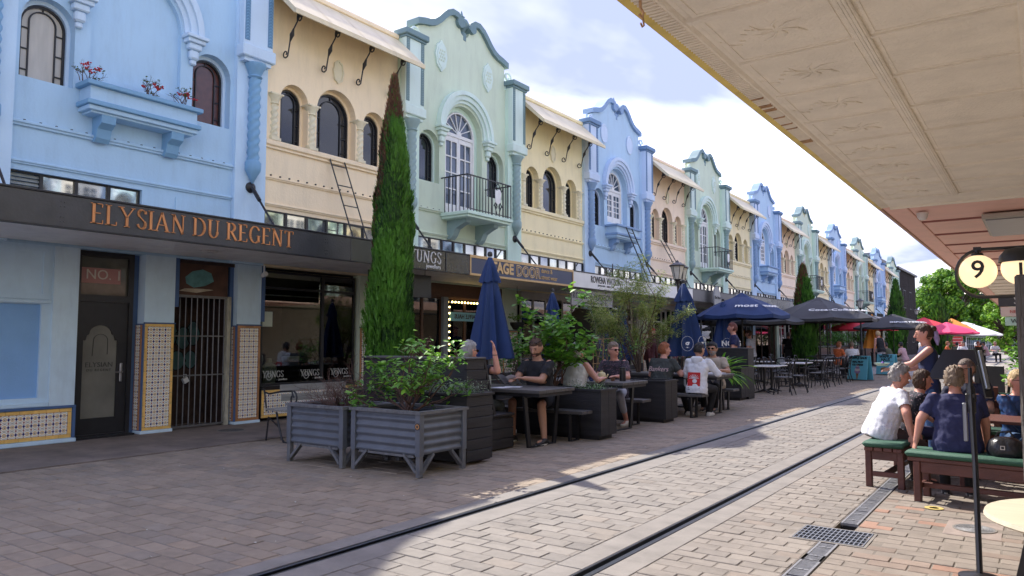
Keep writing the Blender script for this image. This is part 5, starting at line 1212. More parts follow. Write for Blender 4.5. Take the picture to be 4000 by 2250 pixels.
# steel-framed tables, benches, black planters
def uframe(t, x, y0, y1, z, nm='leg_frame', w_=.07, ins=.1):
    q = MB(); q.bar((x, y0, z), (x, y0 + ins, 0.01), w_, .03, up=(1, 0, 0)); q.bar((x, y1, z), (x, y1 - ins, 0.01), w_, .03, up=(1, 0, 0)); q.box(x - w_ / 2, y0 + ins, .0, x + w_ / 2, y1 - ins, .012); q.box(x - w_ / 2, y0, z - .012, x + w_ / 2, y1, z); q.build(nm, mbs, t)
def table(label, x0, x1, y0, y1, grp='black steel-framed cafe tables', z=.75):
    t = thing('cafe_table', label, 'table', (0, 0, 0), 0, grp); n = 5
    for i in range(n): q = MB(); q.bbox(x0, y0 + (y1 - y0) * i / n + .002, z - .045, x1, y0 + (y1 - y0) * (i + 1) / n - .002, z, .004); q.build('top_plank', mbt2, t)
    q = MB(); q.bbox(x0 + .02, y0 + .03, z - .09, x1 - .02, y1 - .03, z - .045, .003); q.build('apron', mbt, t)
    uframe(t, x1 - .25, y0 + .04, y1 - .04, z - .09); uframe(t, x0 + .25, y0 + .04, y1 - .04, z - .09); return t
def bench(label, x0, x1, y0, y1, z=.42):
    t = thing('backless_bench', label, 'bench', (0, 0, 0), 0, 'black backless benches at the tables'); m_ = (y0 + y1) / 2
    for a, c in ((y0, m_ - .003), (m_ + .003, y1)): q = MB(); q.bbox(x0, a, z - .045, x1, c, z, .004); q.build('seat_plank', mbt2, t)
    uframe(t, x1 - .22, y0 + .02, y1 - .02, z - .045, ins=.02, w_=.06); uframe(t, x0 + .22, y0 + .02, y1 - .02, z - .045, ins=.02, w_=.06); return t
def bplanter(label, x0, x1, y0, y1, h, upper=None):
    t = thing('black_planter', label, 'planter', (0, 0, 0), 0, 'black box planters between the tables')
    q = MB(); q.box(x0, y0, .06, x1 - .001, y1, h - .03); q.box(x0 + .04, y0 + .04, 0, x1 - .04, y1 - .04, .06); q.build('planter_core', mbt, t)
    for a, c in ((y0, (y0 + y1) / 2 - .002), ((y0 + y1) / 2 + .002, y1)): q = MB(); q.bbox(x1 - .002, a, .06, x1 + .018, c, h - .025, .003); q.build('side_panel', mbt, t)
    q = MB(); q.plate(rect(x0 - .02, x1 + .03, y0 - .02, y1 + .02), [rect(x0 + .03, x1 - .03, y0 + .04, y1 - .04)], h - .03, h, ax=2); q.build('rim', mbt, t); q = MB(); q.box(x0 + .03, y0 + .04, h - .1, x1 - .03, y1 - .04, h - .05); q.build('soil', msoil, t)
    return t
table('black table where the man in black reads, nearest the booth', -6.75, -5.18, 7.9, 8.78)
bench('black bench under the reading man, nearest of the benches', -6.75, -5.1, 8.84, 9.12)
bplanter('black box planter under the leafy green shrub', -6.5, -5.03, 9.2, 9.66, .70)
bench('black bench under the white-haired woman in white', -6.7, -5.25, 9.74, 10.02)
table('black table with the cream teapot and black flask', -6.75, -5.12, 10.08, 10.95)
bench('black bench under the woman in the floral shirt', -6.7, -5.3, 11.12, 11.45)
bplanter('empty-topped black box planter behind the man in the dark grey shirt', -6.5, -5.2, 11.76, 12.26, .71)
bench('black bench shared by the dark grey shirt and the white hoodie', -6.8, -4.95, 12.8, 13.12)
table('black table with the standing menu card', -7.0, -4.85, 13.3, 14.25)
bench('black bench beside the bright green strap-leaved plant', -6.8, -5.0, 14.6, 14.95)
t = bplanter('tall stepped black planter box at the far end of the black tables', -7.3, -5.72, 17.2, 17.75, .76)
q = MB(); q.bbox(-7.3, 17.72, 0, -5.70, 18.15, 1.19, .006); q.build('tall_box', mbt, t); q = MB(); q.bbox(-7.32, 17.7, 1.19, -5.68, 18.18, 1.21, .004); q.build('capping', mbt2, t)
t = thing('timber_screen', 'low black slatted screen behind the tables', 'screen', (0, 0, 0))
for i in range(6): q = MB(); q.bbox(-7.9, 9.5, .1 + i * .12, -7.87, 16.5, .21 + i * .12, .003); q.build('slat', mbt, t)
for y in (9.5, 13, 16.4): q = MB(); q.box(-7.87, y, 0, -7.82, y + .08, .85); q.build('post', mbt, t)
# small things on tables
def lathe_thing(name, label, cat, loc, prof, mat, n=14, extra=None, grp=None):
    t = thing(name, label, cat, loc, 0, grp); q = MB(); q.lathe(prof, n=n); q.build('body', mat, t, True)
    if extra: extra(t)
    return t
def spout(t): q = MB(); q.tube([(.05, 0, .04), (.09, 0, .07), (.11, 0, .11)], [.02, .014, .01], 6); q.build('spout', M('cream_china', (.62, .55, .32), .3, .05), t, True); q = MB(); q.tube([(-.05, 0, .03), (-.1, 0, .04), (-.1, 0, .09), (-.05, 0, .1)], .008, 6); q.build('handle', M('cream_china', (.6, .5, .3), .3), t, True)
lathe_thing('teapot', 'cream teapot on the second table', 'teapot', (-5.62, 10.35, .75), [(.001, 0), (.055, 0), (.062, .03), (.06, .11), (.05, .13), (.02, .14), (.02, .16), (.001, .16)], M('cream_china', (.62, .55, .32), .3, .05), extra=spout)
lathe_thing('flask', 'tall black flask on the second table', 'flask', (-5.36, 10.55, .75), [(.001, 0), (.05, 0), (.05, .17), (.045, .175), (.045, .21), (.001, .215)], mbs)
lathe_thing('cup', 'small blue cup left of the cream teapot', 'cup', (-5.75, 10.25, .75), [(.001, 0), (.03, 0), (.045, .06), (.042, .06), (.028, .01), (.001, .01)], M('blue_china', (.03, .05, .2), .3), grp='cups on the second table')
lathe_thing('cup', 'brown cup between teapot and flask', 'cup', (-5.48, 10.45, .75), [(.001, 0), (.03, 0), (.04, .055), (.037, .055), (.028, .01), (.001, .01)], M('brown_china', (.2, .1, .06), .3), grp='cups on the second table')
t = thing('menu_card', 'white menu card standing on the third table', 'menu card', (-5.9, 13.6, .75)); q = MB(); q.bbox(-.002, -.09, 0, .006, .09, .25, .001, T=Matrix.Rotation(-.9, 4, 'Z')); c_ = q.build('card', M('card_white', (.7, .66, .6), .6, .03), t)
o = inst('card_text', text_mesh('card_text', 'MENU\nbrunch\ncoffee\ncake', .05, mltr), c_, (0, 0, .13), (pi / 2, 0, pi / 2 - .9)); o.location = Vector((.008 * cos(-.9), .008 * sin(-.9), .15))
t = thing('loose_papers', 'loose white papers beside the reading man', 'papers', (-5.9, 8.1, .752)); q = MB(); q.box(-.1, -.13, 0, .1, .1, .003); q.box(-.0, -.0, .004, .24, .2, .006, T=Matrix.Rotation(.4, 4, 'Z')); q.build('sheets', M('paper', (.7, .7, .72), .6, .02), t)
t = thing('phone', 'black phone lying by the flask', 'phone', (-5.25, 10.75, .75)); q = MB(); q.bbox(-.04, -.08, 0, .04, .08, .009, .002); q.build('case', mbs, t)
t = thing('white_clipboard', 'white papers on the edge of the third table', 'papers', (-5.15, 14.0, .75)); q = MB(); q.bbox(-.15, -.2, 0, .15, .2, .012, .002); q.build('sheets', M('paper', (.7, .7, .72), .6), t)
# ---------------------------------------------------------------- parasols
mumb = M('navy_canvas', (.013, .037, .125), .75, .12, 4, .1, 60); mumbk = M('black_canvas', (.022, .022, .024), .7, .15, 4, .1, 60); mpole = M('pale_pole', (.5, .5, .48), .4, .05)
def closed_umb(label, x, y, zt, zb, r_, mat=None, logo=None, pole=mpole, lean=0, fold=9, valance=True):
    mat = mat or mumb; t = thing('closed_parasol', label, 'parasol', (x, y, 0), 0, 'folded parasols between the tables'); t.rotation_euler = (lean, 0, 0)
    H = zt - zb
    def shape(z0, z1, r0, r1, amp, ph, rows=12):
        q = MB(); prof = [(r0 + (r1 - r0) * (j / rows) ** .9, z1 + (z0 - z1) * j / rows) for j in range(rows + 1)]
        v = []; f = []; n = 54
        for j, (rr, z) in enumerate(prof):
            for k in range(n):
                a = 2 * pi * k / n; u = (a * fold / (2 * pi)) % 1; s_ = 1 - amp * (1.1 + .4 * sin(3 * a + fold)) * (abs(sin(a * fold / 2 + ph + .6 * sin(a))) ** .7) * min(1, j / 4 + .15)
                v.append((rr * s_ * cos(a), rr * s_ * sin(a), z - (.03 * abs(sin(a * fold / 2 + ph)) * j / rows)))
        for j in range(rows): f += [(j * n + k, (j + 1) * n + k, (j + 1) * n + (k + 1) % n, j * n + (k + 1) % n) for k in range(n)]
        q.add(v, f); return q
    if valance:
        q = shape(zb, zt - H * .24, r_ * .26, r_, .42, 0); q.build('folded_canopy', mat, t, True, ang=60)
        q = shape(zt - H * .25, zt - .02, .03, r_ * .46, .34, .5, 6); q.build('folded_valance', mat, t, True, ang=60)
    else: q = shape(zb, zt, .03, r_, .42, 0); q.build('folded_canopy', mat, t, True, ang=60)
    q = MB(); q.tube([(0, 0, 0), (0, 0, zt)], .022, 8); q.build('pole', pole, t, True)
    q = MB(); q.lathe([(.001, zt - .01), (.035, zt), (.04, zt + .03), (.03, zt + .06), (.001, zt + .075)], n=12); q.build('finial', mbs, t, True)
    q = MB(); q.lathe([(.001, 0), (.2, 0), (.2, .03), (.05, .06), (.03, .2), (.001, .2)], n=16); q.build('base', mbs, t, True)
    if logo:
        s_, z = logo
        for a in (-1.05, -.35):
            n_ = Vector((cos(a), sin(a), 0)); c = inst('printed_logo', text_mesh('printed_logo', s_, .2, mwhite, bold=.004), t, n_ * (r_ * .93) + Vector((0, 0, z)), (pi / 2, 0, a + pi / 2))
            q = MB(); q.tube([((.12 * cos(2 * pi * i / 20)), .12 * sin(2 * pi * i / 20) * 1.25, 0) for i in range(21)], .003, 4); q.build('logo_ring', mwhite, c)
    return t
closed_umb('folded navy parasol nearest the camera, rising behind the booth', -6.5, 8.62, 2.6, 1.14, .40)
closed_umb('small folded navy parasol behind the leafy shrub', -7.8, 12.38, 2.33, 1.0, .34)
closed_umb('folded navy parasol behind the feathery tree, beside the black kiosk', -8.2, 16.1, 2.3, .95, .36)
closed_umb('big folded navy parasol printed with white ring logos', -6.15, 14.95, 2.6, 1.08, .52, logo=('g', 1.32))
closed_umb('folded navy parasol half hidden behind the one with ring logos', -8.0, 19.9, 2.62, 1.1, .45)
closed_umb('folded navy parasol with large white letters beyond the stepped planter', -7.3, 20.6, 2.5, .95, .5, logo=('NG', 1.3))
def open_umb(label, x, y, zt, ze, r_, mat, n=8, logo=None, rot=.2, vent=True, pole=None, square=False):
    t = thing('open_parasol', label, 'parasol', (x, y, 0), 0, 'open parasols over the tables')
    q = MB(); m_ = 6; v = []; f = []; K_ = n * 4
    for j in range(m_ + 1):
        s_ = j / m_
        for k in range(K_):
            a = 2 * pi * k / K_ + rot; u = (k % 4) / 4; ph = pi / n
            rr = r_ * (.1 + .9 * s_) * cos(ph) / cos(((a - rot) % (2 * ph)) - ph); sag = .05 * s_ * sin(pi * u) * 1.0
            v.append((rr * cos(a), rr * sin(a), ze + (zt - ze) * (1 - s_) ** 1.0 * 1.0 + .05 * sin(pi * s_) - sag))
    for j in range(m_): f += [(j * K_ + k, (j + 1) * K_ + k, (j + 1) * K_ + (k + 1) % K_, j * K_ + (k + 1) % K_) for k in range(K_)]
    q.add(v, f); o = len(v)
    q.build('canopy_cloth', mat, t, True, ang=12)
    q = MB(); v = []; f = []
    for k in range(K_):
        a = 2 * pi * k / K_ + rot; ph = pi / n; rr = r_ * cos(ph) / cos(((a - rot) % (2 * ph)) - ph); u = (k % 4) / 4
        v += [(rr * cos(a), rr * sin(a), ze + .0 - .05 * sin(pi * u)), (rr * .995 * cos(a), rr * .995 * sin(a), ze - .11 - .03 * sin(pi * u))]
    f = [(2 * k, 2 * k + 1, 2 * ((k + 1) % K_) + 1, 2 * ((k + 1) % K_)) for k in range(K_)]; q.add(v, f); q.build('valance', mat, t, True, ang=12)
    if vent:
        q = MB(); v = []; f = []
        for j in range(3):
            for k in range(K_): a = 2 * pi * k / K_ + rot; u = (k % 4) / 4; rr = r_ * (.03 + .13 * j); v.append((rr * cos(a), rr * sin(a), zt + .09 - .1 * j - .04 * sin(pi * u) * j))
        for j in range(2): f += [(j * K_ + k, (j + 1) * K_ + k, (j + 1) * K_ + (k + 1) % K_, j * K_ + (k + 1) % K_) for k in range(K_)]
        q.add(v, f); q.build('vent_cap', mat, t, True, ang=12)
    q = MB(); q.tube([(0, 0, 0), (0, 0, zt + .1)], .025, 8); q.build('pole', pole or mbs, t, True)
    for k in range(n):
        a = 2 * pi * k / n + rot; q = MB(); q.bar((.03 * cos(a), .03 * sin(a), zt - .02), (r_ * .97 * cos(a), r_ * .97 * sin(a), ze - .02), .018); q.bar((.03 * cos(a), .03 * sin(a), ze - .15), (r_ * .5 * cos(a), r_ * .5 * sin(a), (zt + ze) / 2 - .03), .015); q.build('rib', mbs, t)
    q = MB(); q.lathe([(.001, 0), (.25, 0), (.25, .04), (.04, .07), (.001, .07)], n=16); q.build('base', mbs, t)
    if logo:
        sl = atan2(zt - ze, r_)
        for a in (-1.15, -.35):
            d = Vector((cos(a), sin(a), 0)); me = text_mesh('printed_logo', logo, .3, mwhite, bold=.004, shear=.25)
            o = inst('printed_logo', me, t); X_ = Vector((-sin(a), cos(a), 0)); Z_ = Vector((cos(a) * sin(sl), sin(a) * sin(sl), cos(sl))); Y_ = Z_.cross(X_)
            o.matrix_basis = Matrix.Translation(d * r_ * .72 + Vector((0, 0, ze + (zt - ze) * .28 + .075))) @ Matrix(((X_.x, Y_.x, Z_.x), (X_.y, Y_.y, Z_.y), (X_.z, Y_.z, Z_.z))).to_4x4()
    return t
open_umb('open navy parasol with white lettering on its panels', -7.0, 21.3, 2.66, 2.12, 1.3, mumb, logo='most')
mumc = M('charcoal_canvas', (.04, .04, .043), .7, .15, 4)
open_umb('open charcoal parasol with white script lettering', -6.5, 28.3, 2.85, 2.17, 1.95, mumc, logo='Coca-Cola', rot=.45)
open_umb('open black parasol behind and right of the white-script one', -7.4, 33.5, 2.95, 2.3, 2.0, mumbk)
open_umb('open black parasol behind the open navy one', -8.2, 26.0, 2.6, 2.05, 1.7, mumbk)
open_umb('open black parasol with small white lettering near the orange one', -6.6, 45.3, 2.75, 2.12, 2.0, mumbk, logo='IMPORTS')
mred = M('red_canvas', (.62, .03, .045), .7, .08); mpk = M('pink_canvas', (.75, .04, .13), .7, .08); mor = M('orange_canvas', (.75, .27, .03), .7, .08); mwc = M('white_canvas', (.75, .72, .66), .7, .05)
closed_umb('folded orange parasol beside the cabbage tree', -7.6, 45.0, 2.85, 1.0, .62, mor, pole=mbs, valance=False)
open_umb('red parasol just behind the folded orange one', -8.6, 48, 2.7, 2.1, 1.9, mred)
open_umb('red parasol right of the small-lettered black one', -7.0, 62, 3.0, 2.35, 1.8, mred)
open_umb('bright pink parasol behind the standing waitress', -5.2, 58, 2.55, 1.95, 1.9, mpk)
open_umb('orange parasol behind the pink one', -5.6, 66, 3.0, 2.2, 1.6, mor)
open_umb('white parasol right of the orange one', -5.0, 69, 2.8, 1.9, 2.6, mwc)
# ---------------------------------------------------------------- white-topped cafe tables and bentwood chairs
mtop = M('white_tabletop', (.74, .72, .68), .3, .03)
def ctable(label, x, y, w_=.7, d=.62, z=.72):
    t = thing('pedestal_table', label, 'table', (x, y, 0), 0, 'white-topped pedestal tables'); q = MB(); q.bbox(-w_ / 2, -d / 2, z - .03, w_ / 2, d / 2, z, .008); q.build('table_top', mtop, t)
    q = MB(); q.tube([(0, 0, .04), (0, 0, z - .03)], .032, 10); q.build('pedestal', mbs, t, True)
    for k in range(4): a = pi / 4 + k * pi / 2; q = MB(); q.tube([(0, 0, .1), (.12 * cos(a), .12 * sin(a), .05), (.29 * cos(a), .29 * sin(a), .015)], [.03, .022, .014], 6); q.build('foot', mbs, t, True)
for i, (x, y) in enumerate(((-6.05, 20.1), (-6.05, 20.75), (-6.1, 23.3), (-6.15, 23.95), (-7.5, 21.5), (-7.5, 24.6), (-6.2, 27.2), (-7.4, 28.4))):
    ctable(['nearest white-topped cafe table, beside the stepped planter', 'white cafe table pushed against the back of the nearest one', 'white cafe table between the two nearest rows of chairs', 'white cafe table behind the third row of chairs', 'white cafe table nearer the shopfronts, under the navy parasol', 'inner white cafe table further from the tram rails', 'white cafe table under the white-script parasol', 'farthest white cafe table before the blue boards'][i], x, y)
def chair():
    t = thing('bentwood_chair', 'x', 'chair', (0, 0, 0), 0, 'black cross-back cafe chairs')
    q = MB(); q.lathe([(.001, .43), (.2, .43), (.21, .445), (.2, .46), (.001, .46)], n=16); q.build('seat', mbt2, t, True)
    for s_ in (-1, 1):
        q = MB(); q.tube([(s_ * .16, .16, .44), (s_ * .19, .21, 0)], .014, 6); q.build('leg', mbs, t)
        q = MB(); q.tube([(s_ * .19, -.25, 0), (s_ * .17, -.18, .25), (s_ * .17, -.17, .45), (s_ * .19, -.2, .65), (s_ * .19, -.23, .8)], .014, 6); q.build('leg', mbs, t)
        q = MB(); q.tube([(s_ * .17, -.18, .48), (0, -.2, .64), (-s_ * .17, -.22, .8)], .01, 5); q.build('back_brace', mbs, t)
    q = MB(); q.tube([(-.19, -.22, .78), (-.15, -.25, .86), (0, -.27, .88), (.15, -.25, .86), (.19, -.22, .78)], .02, 6, flat=.7); q.build('top_rail', mbs, t, True)
    q = MB(); q.tube([(.17 * cos(2 * pi * i / 14), .17 * sin(2 * pi * i / 14), .22) for i in range(15)], .008, 5, cap=False); q.build('stretcher', mbs, t)
    return t
ch0 = chair(); cl = []
spots = []
for i, (x, y, a) in enumerate(((-5.45, 19.75, -pi / 2 + pi), (-5.4, 20.9, pi / 2 + .2), (-6.7, 20.1, -pi / 2), (-6.7, 20.85, -pi / 2), (-5.4, 23.0, pi / 2), (-5.45, 24.1, pi / 2 - .2), (-6.75, 23.3, -pi / 2), (-6.8, 24.1, -pi / 2 + .2), (-6.05, 22.0, 0.1), (-6.9, 21.6, pi / 2), (-8.1, 21.4, -pi / 2), (-6.9, 24.7, pi / 2), (-8.1, 24.6, -pi / 2), (-5.6, 26.9, pi / 2 + .3), (-5.6, 27.6, pi / 2), (-6.85, 27.2, -pi / 2), (-6.3, 26.2, .1), (-6.9, 28.3, pi / 2), (-8.0, 28.3, -pi / 2), (-6.3, 28.4, 2.9), (-5.5, 25.4, pi / 2))):
    o = ch0 if i == 0 else copy_tree(ch0); o.location = (x, y, 0); o.rotation_euler = (0, 0, a)
    o['label'] = 'black cross-back cafe chair, ' + ['nearest of all to the stepped planter on the street side', 'second on the street side, turned a little away', 'inner side of the nearest white table', 'inner side of the second white table', 'street side of the third white table', 'street side of the fourth white table', 'inner side of the third white table', 'inner side of the fourth white table', 'between the second and third white tables', 'tucked under the table below the navy parasol', 'shop side of the table below the navy parasol', 'street side of the inner far table', 'shop side of the inner far table', 'turned in at the white-script parasol', 'beside the pole of the white-script parasol', 'behind the white-script parasol pole', 'near end of the table below the white script', 'street side of the farthest white table', 'shop side of the farthest white table', 'nearest the first blue board', 'alone at the street edge before the white-script parasol'][i]
# dark timber tables near the blue boards
for i, (x, y) in enumerate(((-6.4, 30.3), (-7.0, 33.0), (-8.2, 37.0), (-7.5, 47.0))):
    t = thing('dark_table', ['dark timber table beside the first blue board', 'dark timber table where two diners sit behind the blue board', 'dark timber table before the long timber planter', 'dark timber table by the folded orange parasol'][i], 'table', (x, y, 0), 0, 'dark timber tables'); q = MB(); q.bbox(-.45, -.8, .7, .45, .8, .75, .01); q.build('table_top', mbt2, t)
    for sx_ in (-.38, .38):
        for sy_ in (-.7, .7): q = MB(); q.bbox(sx_ - .04, sy_ - .04, 0, sx_ + .04, sy_ + .04, .7, .005); q.build('leg', mbt, t)
    for s_ in (-.75, .75): q = MB(); q.bbox(s_ - .13, -.7, .4, s_ + .13, .7, .44, .01); q.build('seat_plank', mbt, t); q = MB(); [q.box(s_ - .1, k, 0, s_ + .1, k + .05, .4) for k in (-.6, .55)]; q.build('seat_support', mbt, t)
mtp = M('brown_planter_timber', (.10, .045, .025), .6, .3, 5, .2, 20, stretch=(1, .3, 3))
t = thing('timber_planter', 'long brown timber planter wall under the palms', 'planter', (-8.4, 34, 0))
for j in range(4):
    for i in range(8): q = MB(); q.bbox(-.04, i * 2.2, .12 + .24 * j, .0, i * 2.2 + 2.18, .34 + .24 * j, .01); q.build('board', mtp, t)
q = MB(); q.box(-.9, 0, 0, -.05, 17.6, 1.0); q.build('planter_core', mbt, t); q = MB(); q.bbox(-.95, -.05, 1.08, .06, 17.7, 1.13, .01); q.build('rim', mbt, t)
for i in range(9): q = MB(); q.bbox(-.0, i * 2.2 - .05, 0, .05, i * 2.2 + .05, 1.08, .005); q.build('post', mbt, t)
# blue sandwich boards
mcy = M('cyan_board', (.16, .52, .60), .5, .04, 4, dirt=.08); mic = M('ice_cream_lilac', (.35, .22, .36), .6, .2, 20)
def aboard(label, x0, y0, x1, y1, h, lines, pic):
    d = Vector((x1 - x0, y1 - y0, 0)); W_ = d.length; a = atan2(d.y, d.x); t = thing('sandwich_board', label, 'sign', (x0, y0, 0), a, 'cyan sandwich boards in the street')
    for s_, nm in ((0, 'front_board'), (1, 'rear_board')):
        o = MB(); o.bbox(0, -.012, 0, W_, .012, h, .006); b_ = o.build(nm, mcy, t); b_.location = (0, .35 * s_, .02); b_.rotation_euler = ((-.14, 0, 0), (.14, 0, 0))[s_]
        if s_ == 0:
            for s, z, sz in lines: inst('sign_lettering', text_mesh('sign_lettering', s, sz, mltr, bold=.006), b_, (W_ / 2, -.014, z), (pi / 2, 0, 0))
            q = MB()
            if pic == 'cone':
                q.add([(W_ * .42, -.014, .24), (W_ * .58, -.014, .24), (W_ * .52, -.014, .02), (W_ * .48, -.014, .02)], [(3, 2, 1, 0)], 1)
                for z, r_ in ((.28, .12), (.35, .105), (.42, .085), (.49, .06), (.54, .03)): q.add([(W_ / 2 + r_ * cos(2 * pi * i / 14), -.015 - (z - .2) * .002, z + r_ * .55 * sin(2 * pi * i / 14)) for i in range(14)], [tuple(range(14))[::-1]], 0 if z not in (.35, .49) else 2)
            else:
                q.add([(W_ / 2 + .2 * cos(2 * pi * i / 18), -.015, .2 + .09 * sin(2 * pi * i / 18)) for i in range(18)], [tuple(range(18))[::-1]], 1); q.add([(W_ / 2 + .17 * cos(2 * pi * i / 18), -.016, .15 + .05 * sin(2 * pi * i / 18)) for i in range(18)], [tuple(range(18))[::-1]], 2)
                q.add([(.05, -.014, .53), (W_ - .05, -.014, .53), (W_ - .05, -.014, .54), (.05, -.014, .54)], [(0, 1, 2, 3)], 3); q.add([(.15, -.014, .47), (W_ - .15, -.014, .47), (W_ - .15, -.014, .478), (.15, -.014, .478)], [(0, 1, 2, 3)], 3)
            q.build('printed_picture', [mic, M('waffle_brown', (.35, .16, .05), .6, .2, 20), M('cream_print', (.7, .6, .5), .6), mltr], b_)
    o = MB(); o.bbox(-.02, -.03, -.0, W_ + .02, .38, .025, .006); o.build('foot_rail', mbs, t); o = MB(); o.bbox(W_ * .35, .02, h + .0, W_ * .65, .3, h + .03, .005); o.build('handle', mbs, t)
aboard('cyan sandwich board with a purple soft-serve cone, nearer of the two', -5.72, 28.75, -5.02, 28.4, .84, [('WAFFLE HAUS', .76, .105), ('&', .69, .05), ('REAL FRUIT', .62, .085), ('ICE CREAM', .52, .085)], 'cone')
aboard('cyan sandwich board with a brown waffle picture, farther of the two', -5.62, 33.8, -4.92, 33.5, .82, [('WAFFLE', .72, .15), ('HAUS', .60, .15)], 'waffle')
# ---------------------------------------------------------------- street lamps
mlan = M('lantern_glass', (.58, .56, .5), .3, .12, 8, trans=0)
def lantern(t, x, y, z):
    q = MB(); q.lathe([(.085, 0), (.16, .30), (.165, .32)], (x, y, z), 6); q.build('lantern_glass', mlan, t)
    q = MB(); q.lathe([(.20, .32), (.2, .345), (.15, .37), (.05, .42), (.02, .46), (.001, .48)], (x, y, z), 12); q.build('lantern_cap', mbs, t)
    q = MB(); q.lathe([(.001, -.12), (.03, -.12), (.05, -.04), (.09, 0), (.001, 0)], (x, y, z), 10); q.build('lantern_holder', mbs, t)
    q = MB(); [q.bar((x + .085 * cos(a), y + .085 * sin(a), z), (x + .165 * cos(a), y + .165 * sin(a), z + .32), .012) for a in [pi / 3 * k for k in range(6)]]; q.build('lantern_frame', mbs, t)
def lamp(label, x, y, zt, twin=True, rz=0):
    t = thing('street_lamp', label, 'street lamp', (x, y, 0), rz, 'lantern street lamps'); zl = zt - .48
    q = MB(); q.lathe([(.001, 0), (.12, 0), (.12, .15), (.08, .3), (.06, .9), (.075, .95), (.045, 1.0), (.04, zl - .3), (.06, zl - .25), (.04, zl - .2), (.001, zl - .1)], n=12); q.build('column', mbs, t, True)
    if twin:
        for s_ in (-1, 1): q = MB(); q.tube([(0, 0, zl - .5), (0, s_ * .12, zl - .35), (0, s_ * .26, zl - .3), (0, s_ * .29, zl - .1)], .022, 6); q.build('arm', mbs, t, True); lantern(t, 0, s_ * .29, zl)
    else: lantern(t, 0, 0, zl)
lamp('twin-lantern black street lamp above the big ring-logo parasol', -7.3, 17.5, 3.36, True, .25)
lamp('street lamp with a pale square-topped lantern beyond the black parasols', -7.3, 40.2, 3.5, False)
lamp('distant street lamp against the dark timber building', -8, 66.5, 3.95, False)
# black kiosk, hanging basket
t = thing('vending_kiosk', 'tall curved black kiosk cabinet behind the leafy shrub', 'kiosk', (-9.3, 16.75, 0)); 
for s_ in (-.52, .52): q = MB(); q.plate([(-.35, 0), (.35, 0), (.38, 1.2), (.33, 1.9), (.18, 2.15), (-.2, 2.2), (-.35, 2.0)], [], -.08, .08, ax=1, T=Matrix.Translation((0, s_, 0)), back=True); q.build('side_fin', mbs, t)
q = MB(); q.box(-.3, -.44, 0, .2, .44, 1.9); q.build('cabinet', mbt, t); q = MB(); q.box(.2, -.4, .5, .22, .4, 1.6); q.build('glass_door', mglass2, t); q = MB(); q.bbox(.05, -.42, 1.75, .34, .42, 2.05, .02, T=Matrix.Rotation(.0, 4, 'Y')); q.build('visor', M('kiosk_visor', (.10, .12, .15), .3), t)
t = thing('cane_trellis', 'bamboo cane trellis in the black planter behind the second table', 'trellis', (-6.8, 12.2, .6)); mc = M('cane', (.35, .22, .10), .7, .2, 30)
for i in range(3): q = MB(); q.tube([(0, i * .36, 0), (.02 * i, i * .36, .85)], .008, 5); q.build('cane', mc, t)
for z in (.35, .8): q = MB(); q.tube([(0, -.03, z), (0, .75, z + .02)], .007, 5); q.build('cane', mc, t)
for a, b_ in (((0, 0, .0), (0, .36, .8)), ((0, .36, 0), (0, 0, .8)), ((0, .36, 0), (0, .72, .8)), ((0, .72, 0), (0, .36, .8))): q = MB(); q.tube([a, b_], .005, 5); q.build('cane', mc, t)
# ---------------------------------------------------------------- iron-ended slatted bench by the jeweller
t = thing('park_bench', 'slatted bench with black scrolled iron ends, behind the twig planter', 'bench', (-8.62, 6.55, 0), -.05)
def iron_end():
    q = MB(); q.tube([(.30, 0, .42), (.34, 0, .1), (.30, 0, .01), (.22, 0, 0), (.16, 0, .05), (.10, 0, .2), (.03, 0, .40)], .014, 6); q.tube([(.1, 0, .2), (-.15, 0, .32), (-.2, 0, .0)], .012, 6)
    q.tube([(.40 - .0, 0, .62)] + [(.40 + (.10 - .006 * i) * cos(pi * .6 - i * .55), 0, .60 + (.11 - .006 * i) * sin(pi * .6 - i * .55)) for i in range(15)], .013, 6); q.tube([(.38, 0, .70), (.1, 0, .68), (-.15, 0, .64), (-.25, 0, .66)], .013, 6); q.tube([(-.2, 0, .4), (-.27, 0, .70)], .013, 6); return q.mesh('iron_end', miron_b, True)
ie = iron_end()
for y in (0, 1.35): inst('iron_end', ie, t, (0, y, 0))
mslat = M('grey_slat', (.26, .25, .22), .8, .25, 9, .3, 50, stretch=(2, .3, 2))
for i in range(5): q = MB(); q.bbox(-.16 + i * .1, -.05, .42, -.08 + i * .1, 1.42, .445, .004); q.build('slat', mslat, t)
for i in range(2): q = MB(); q.bbox(-.235 - i * .035, .25, .52 + i * .13, -.215 - i * .035, 1.42, .62 + i * .13, .004); q.build('slat', mslat, t)
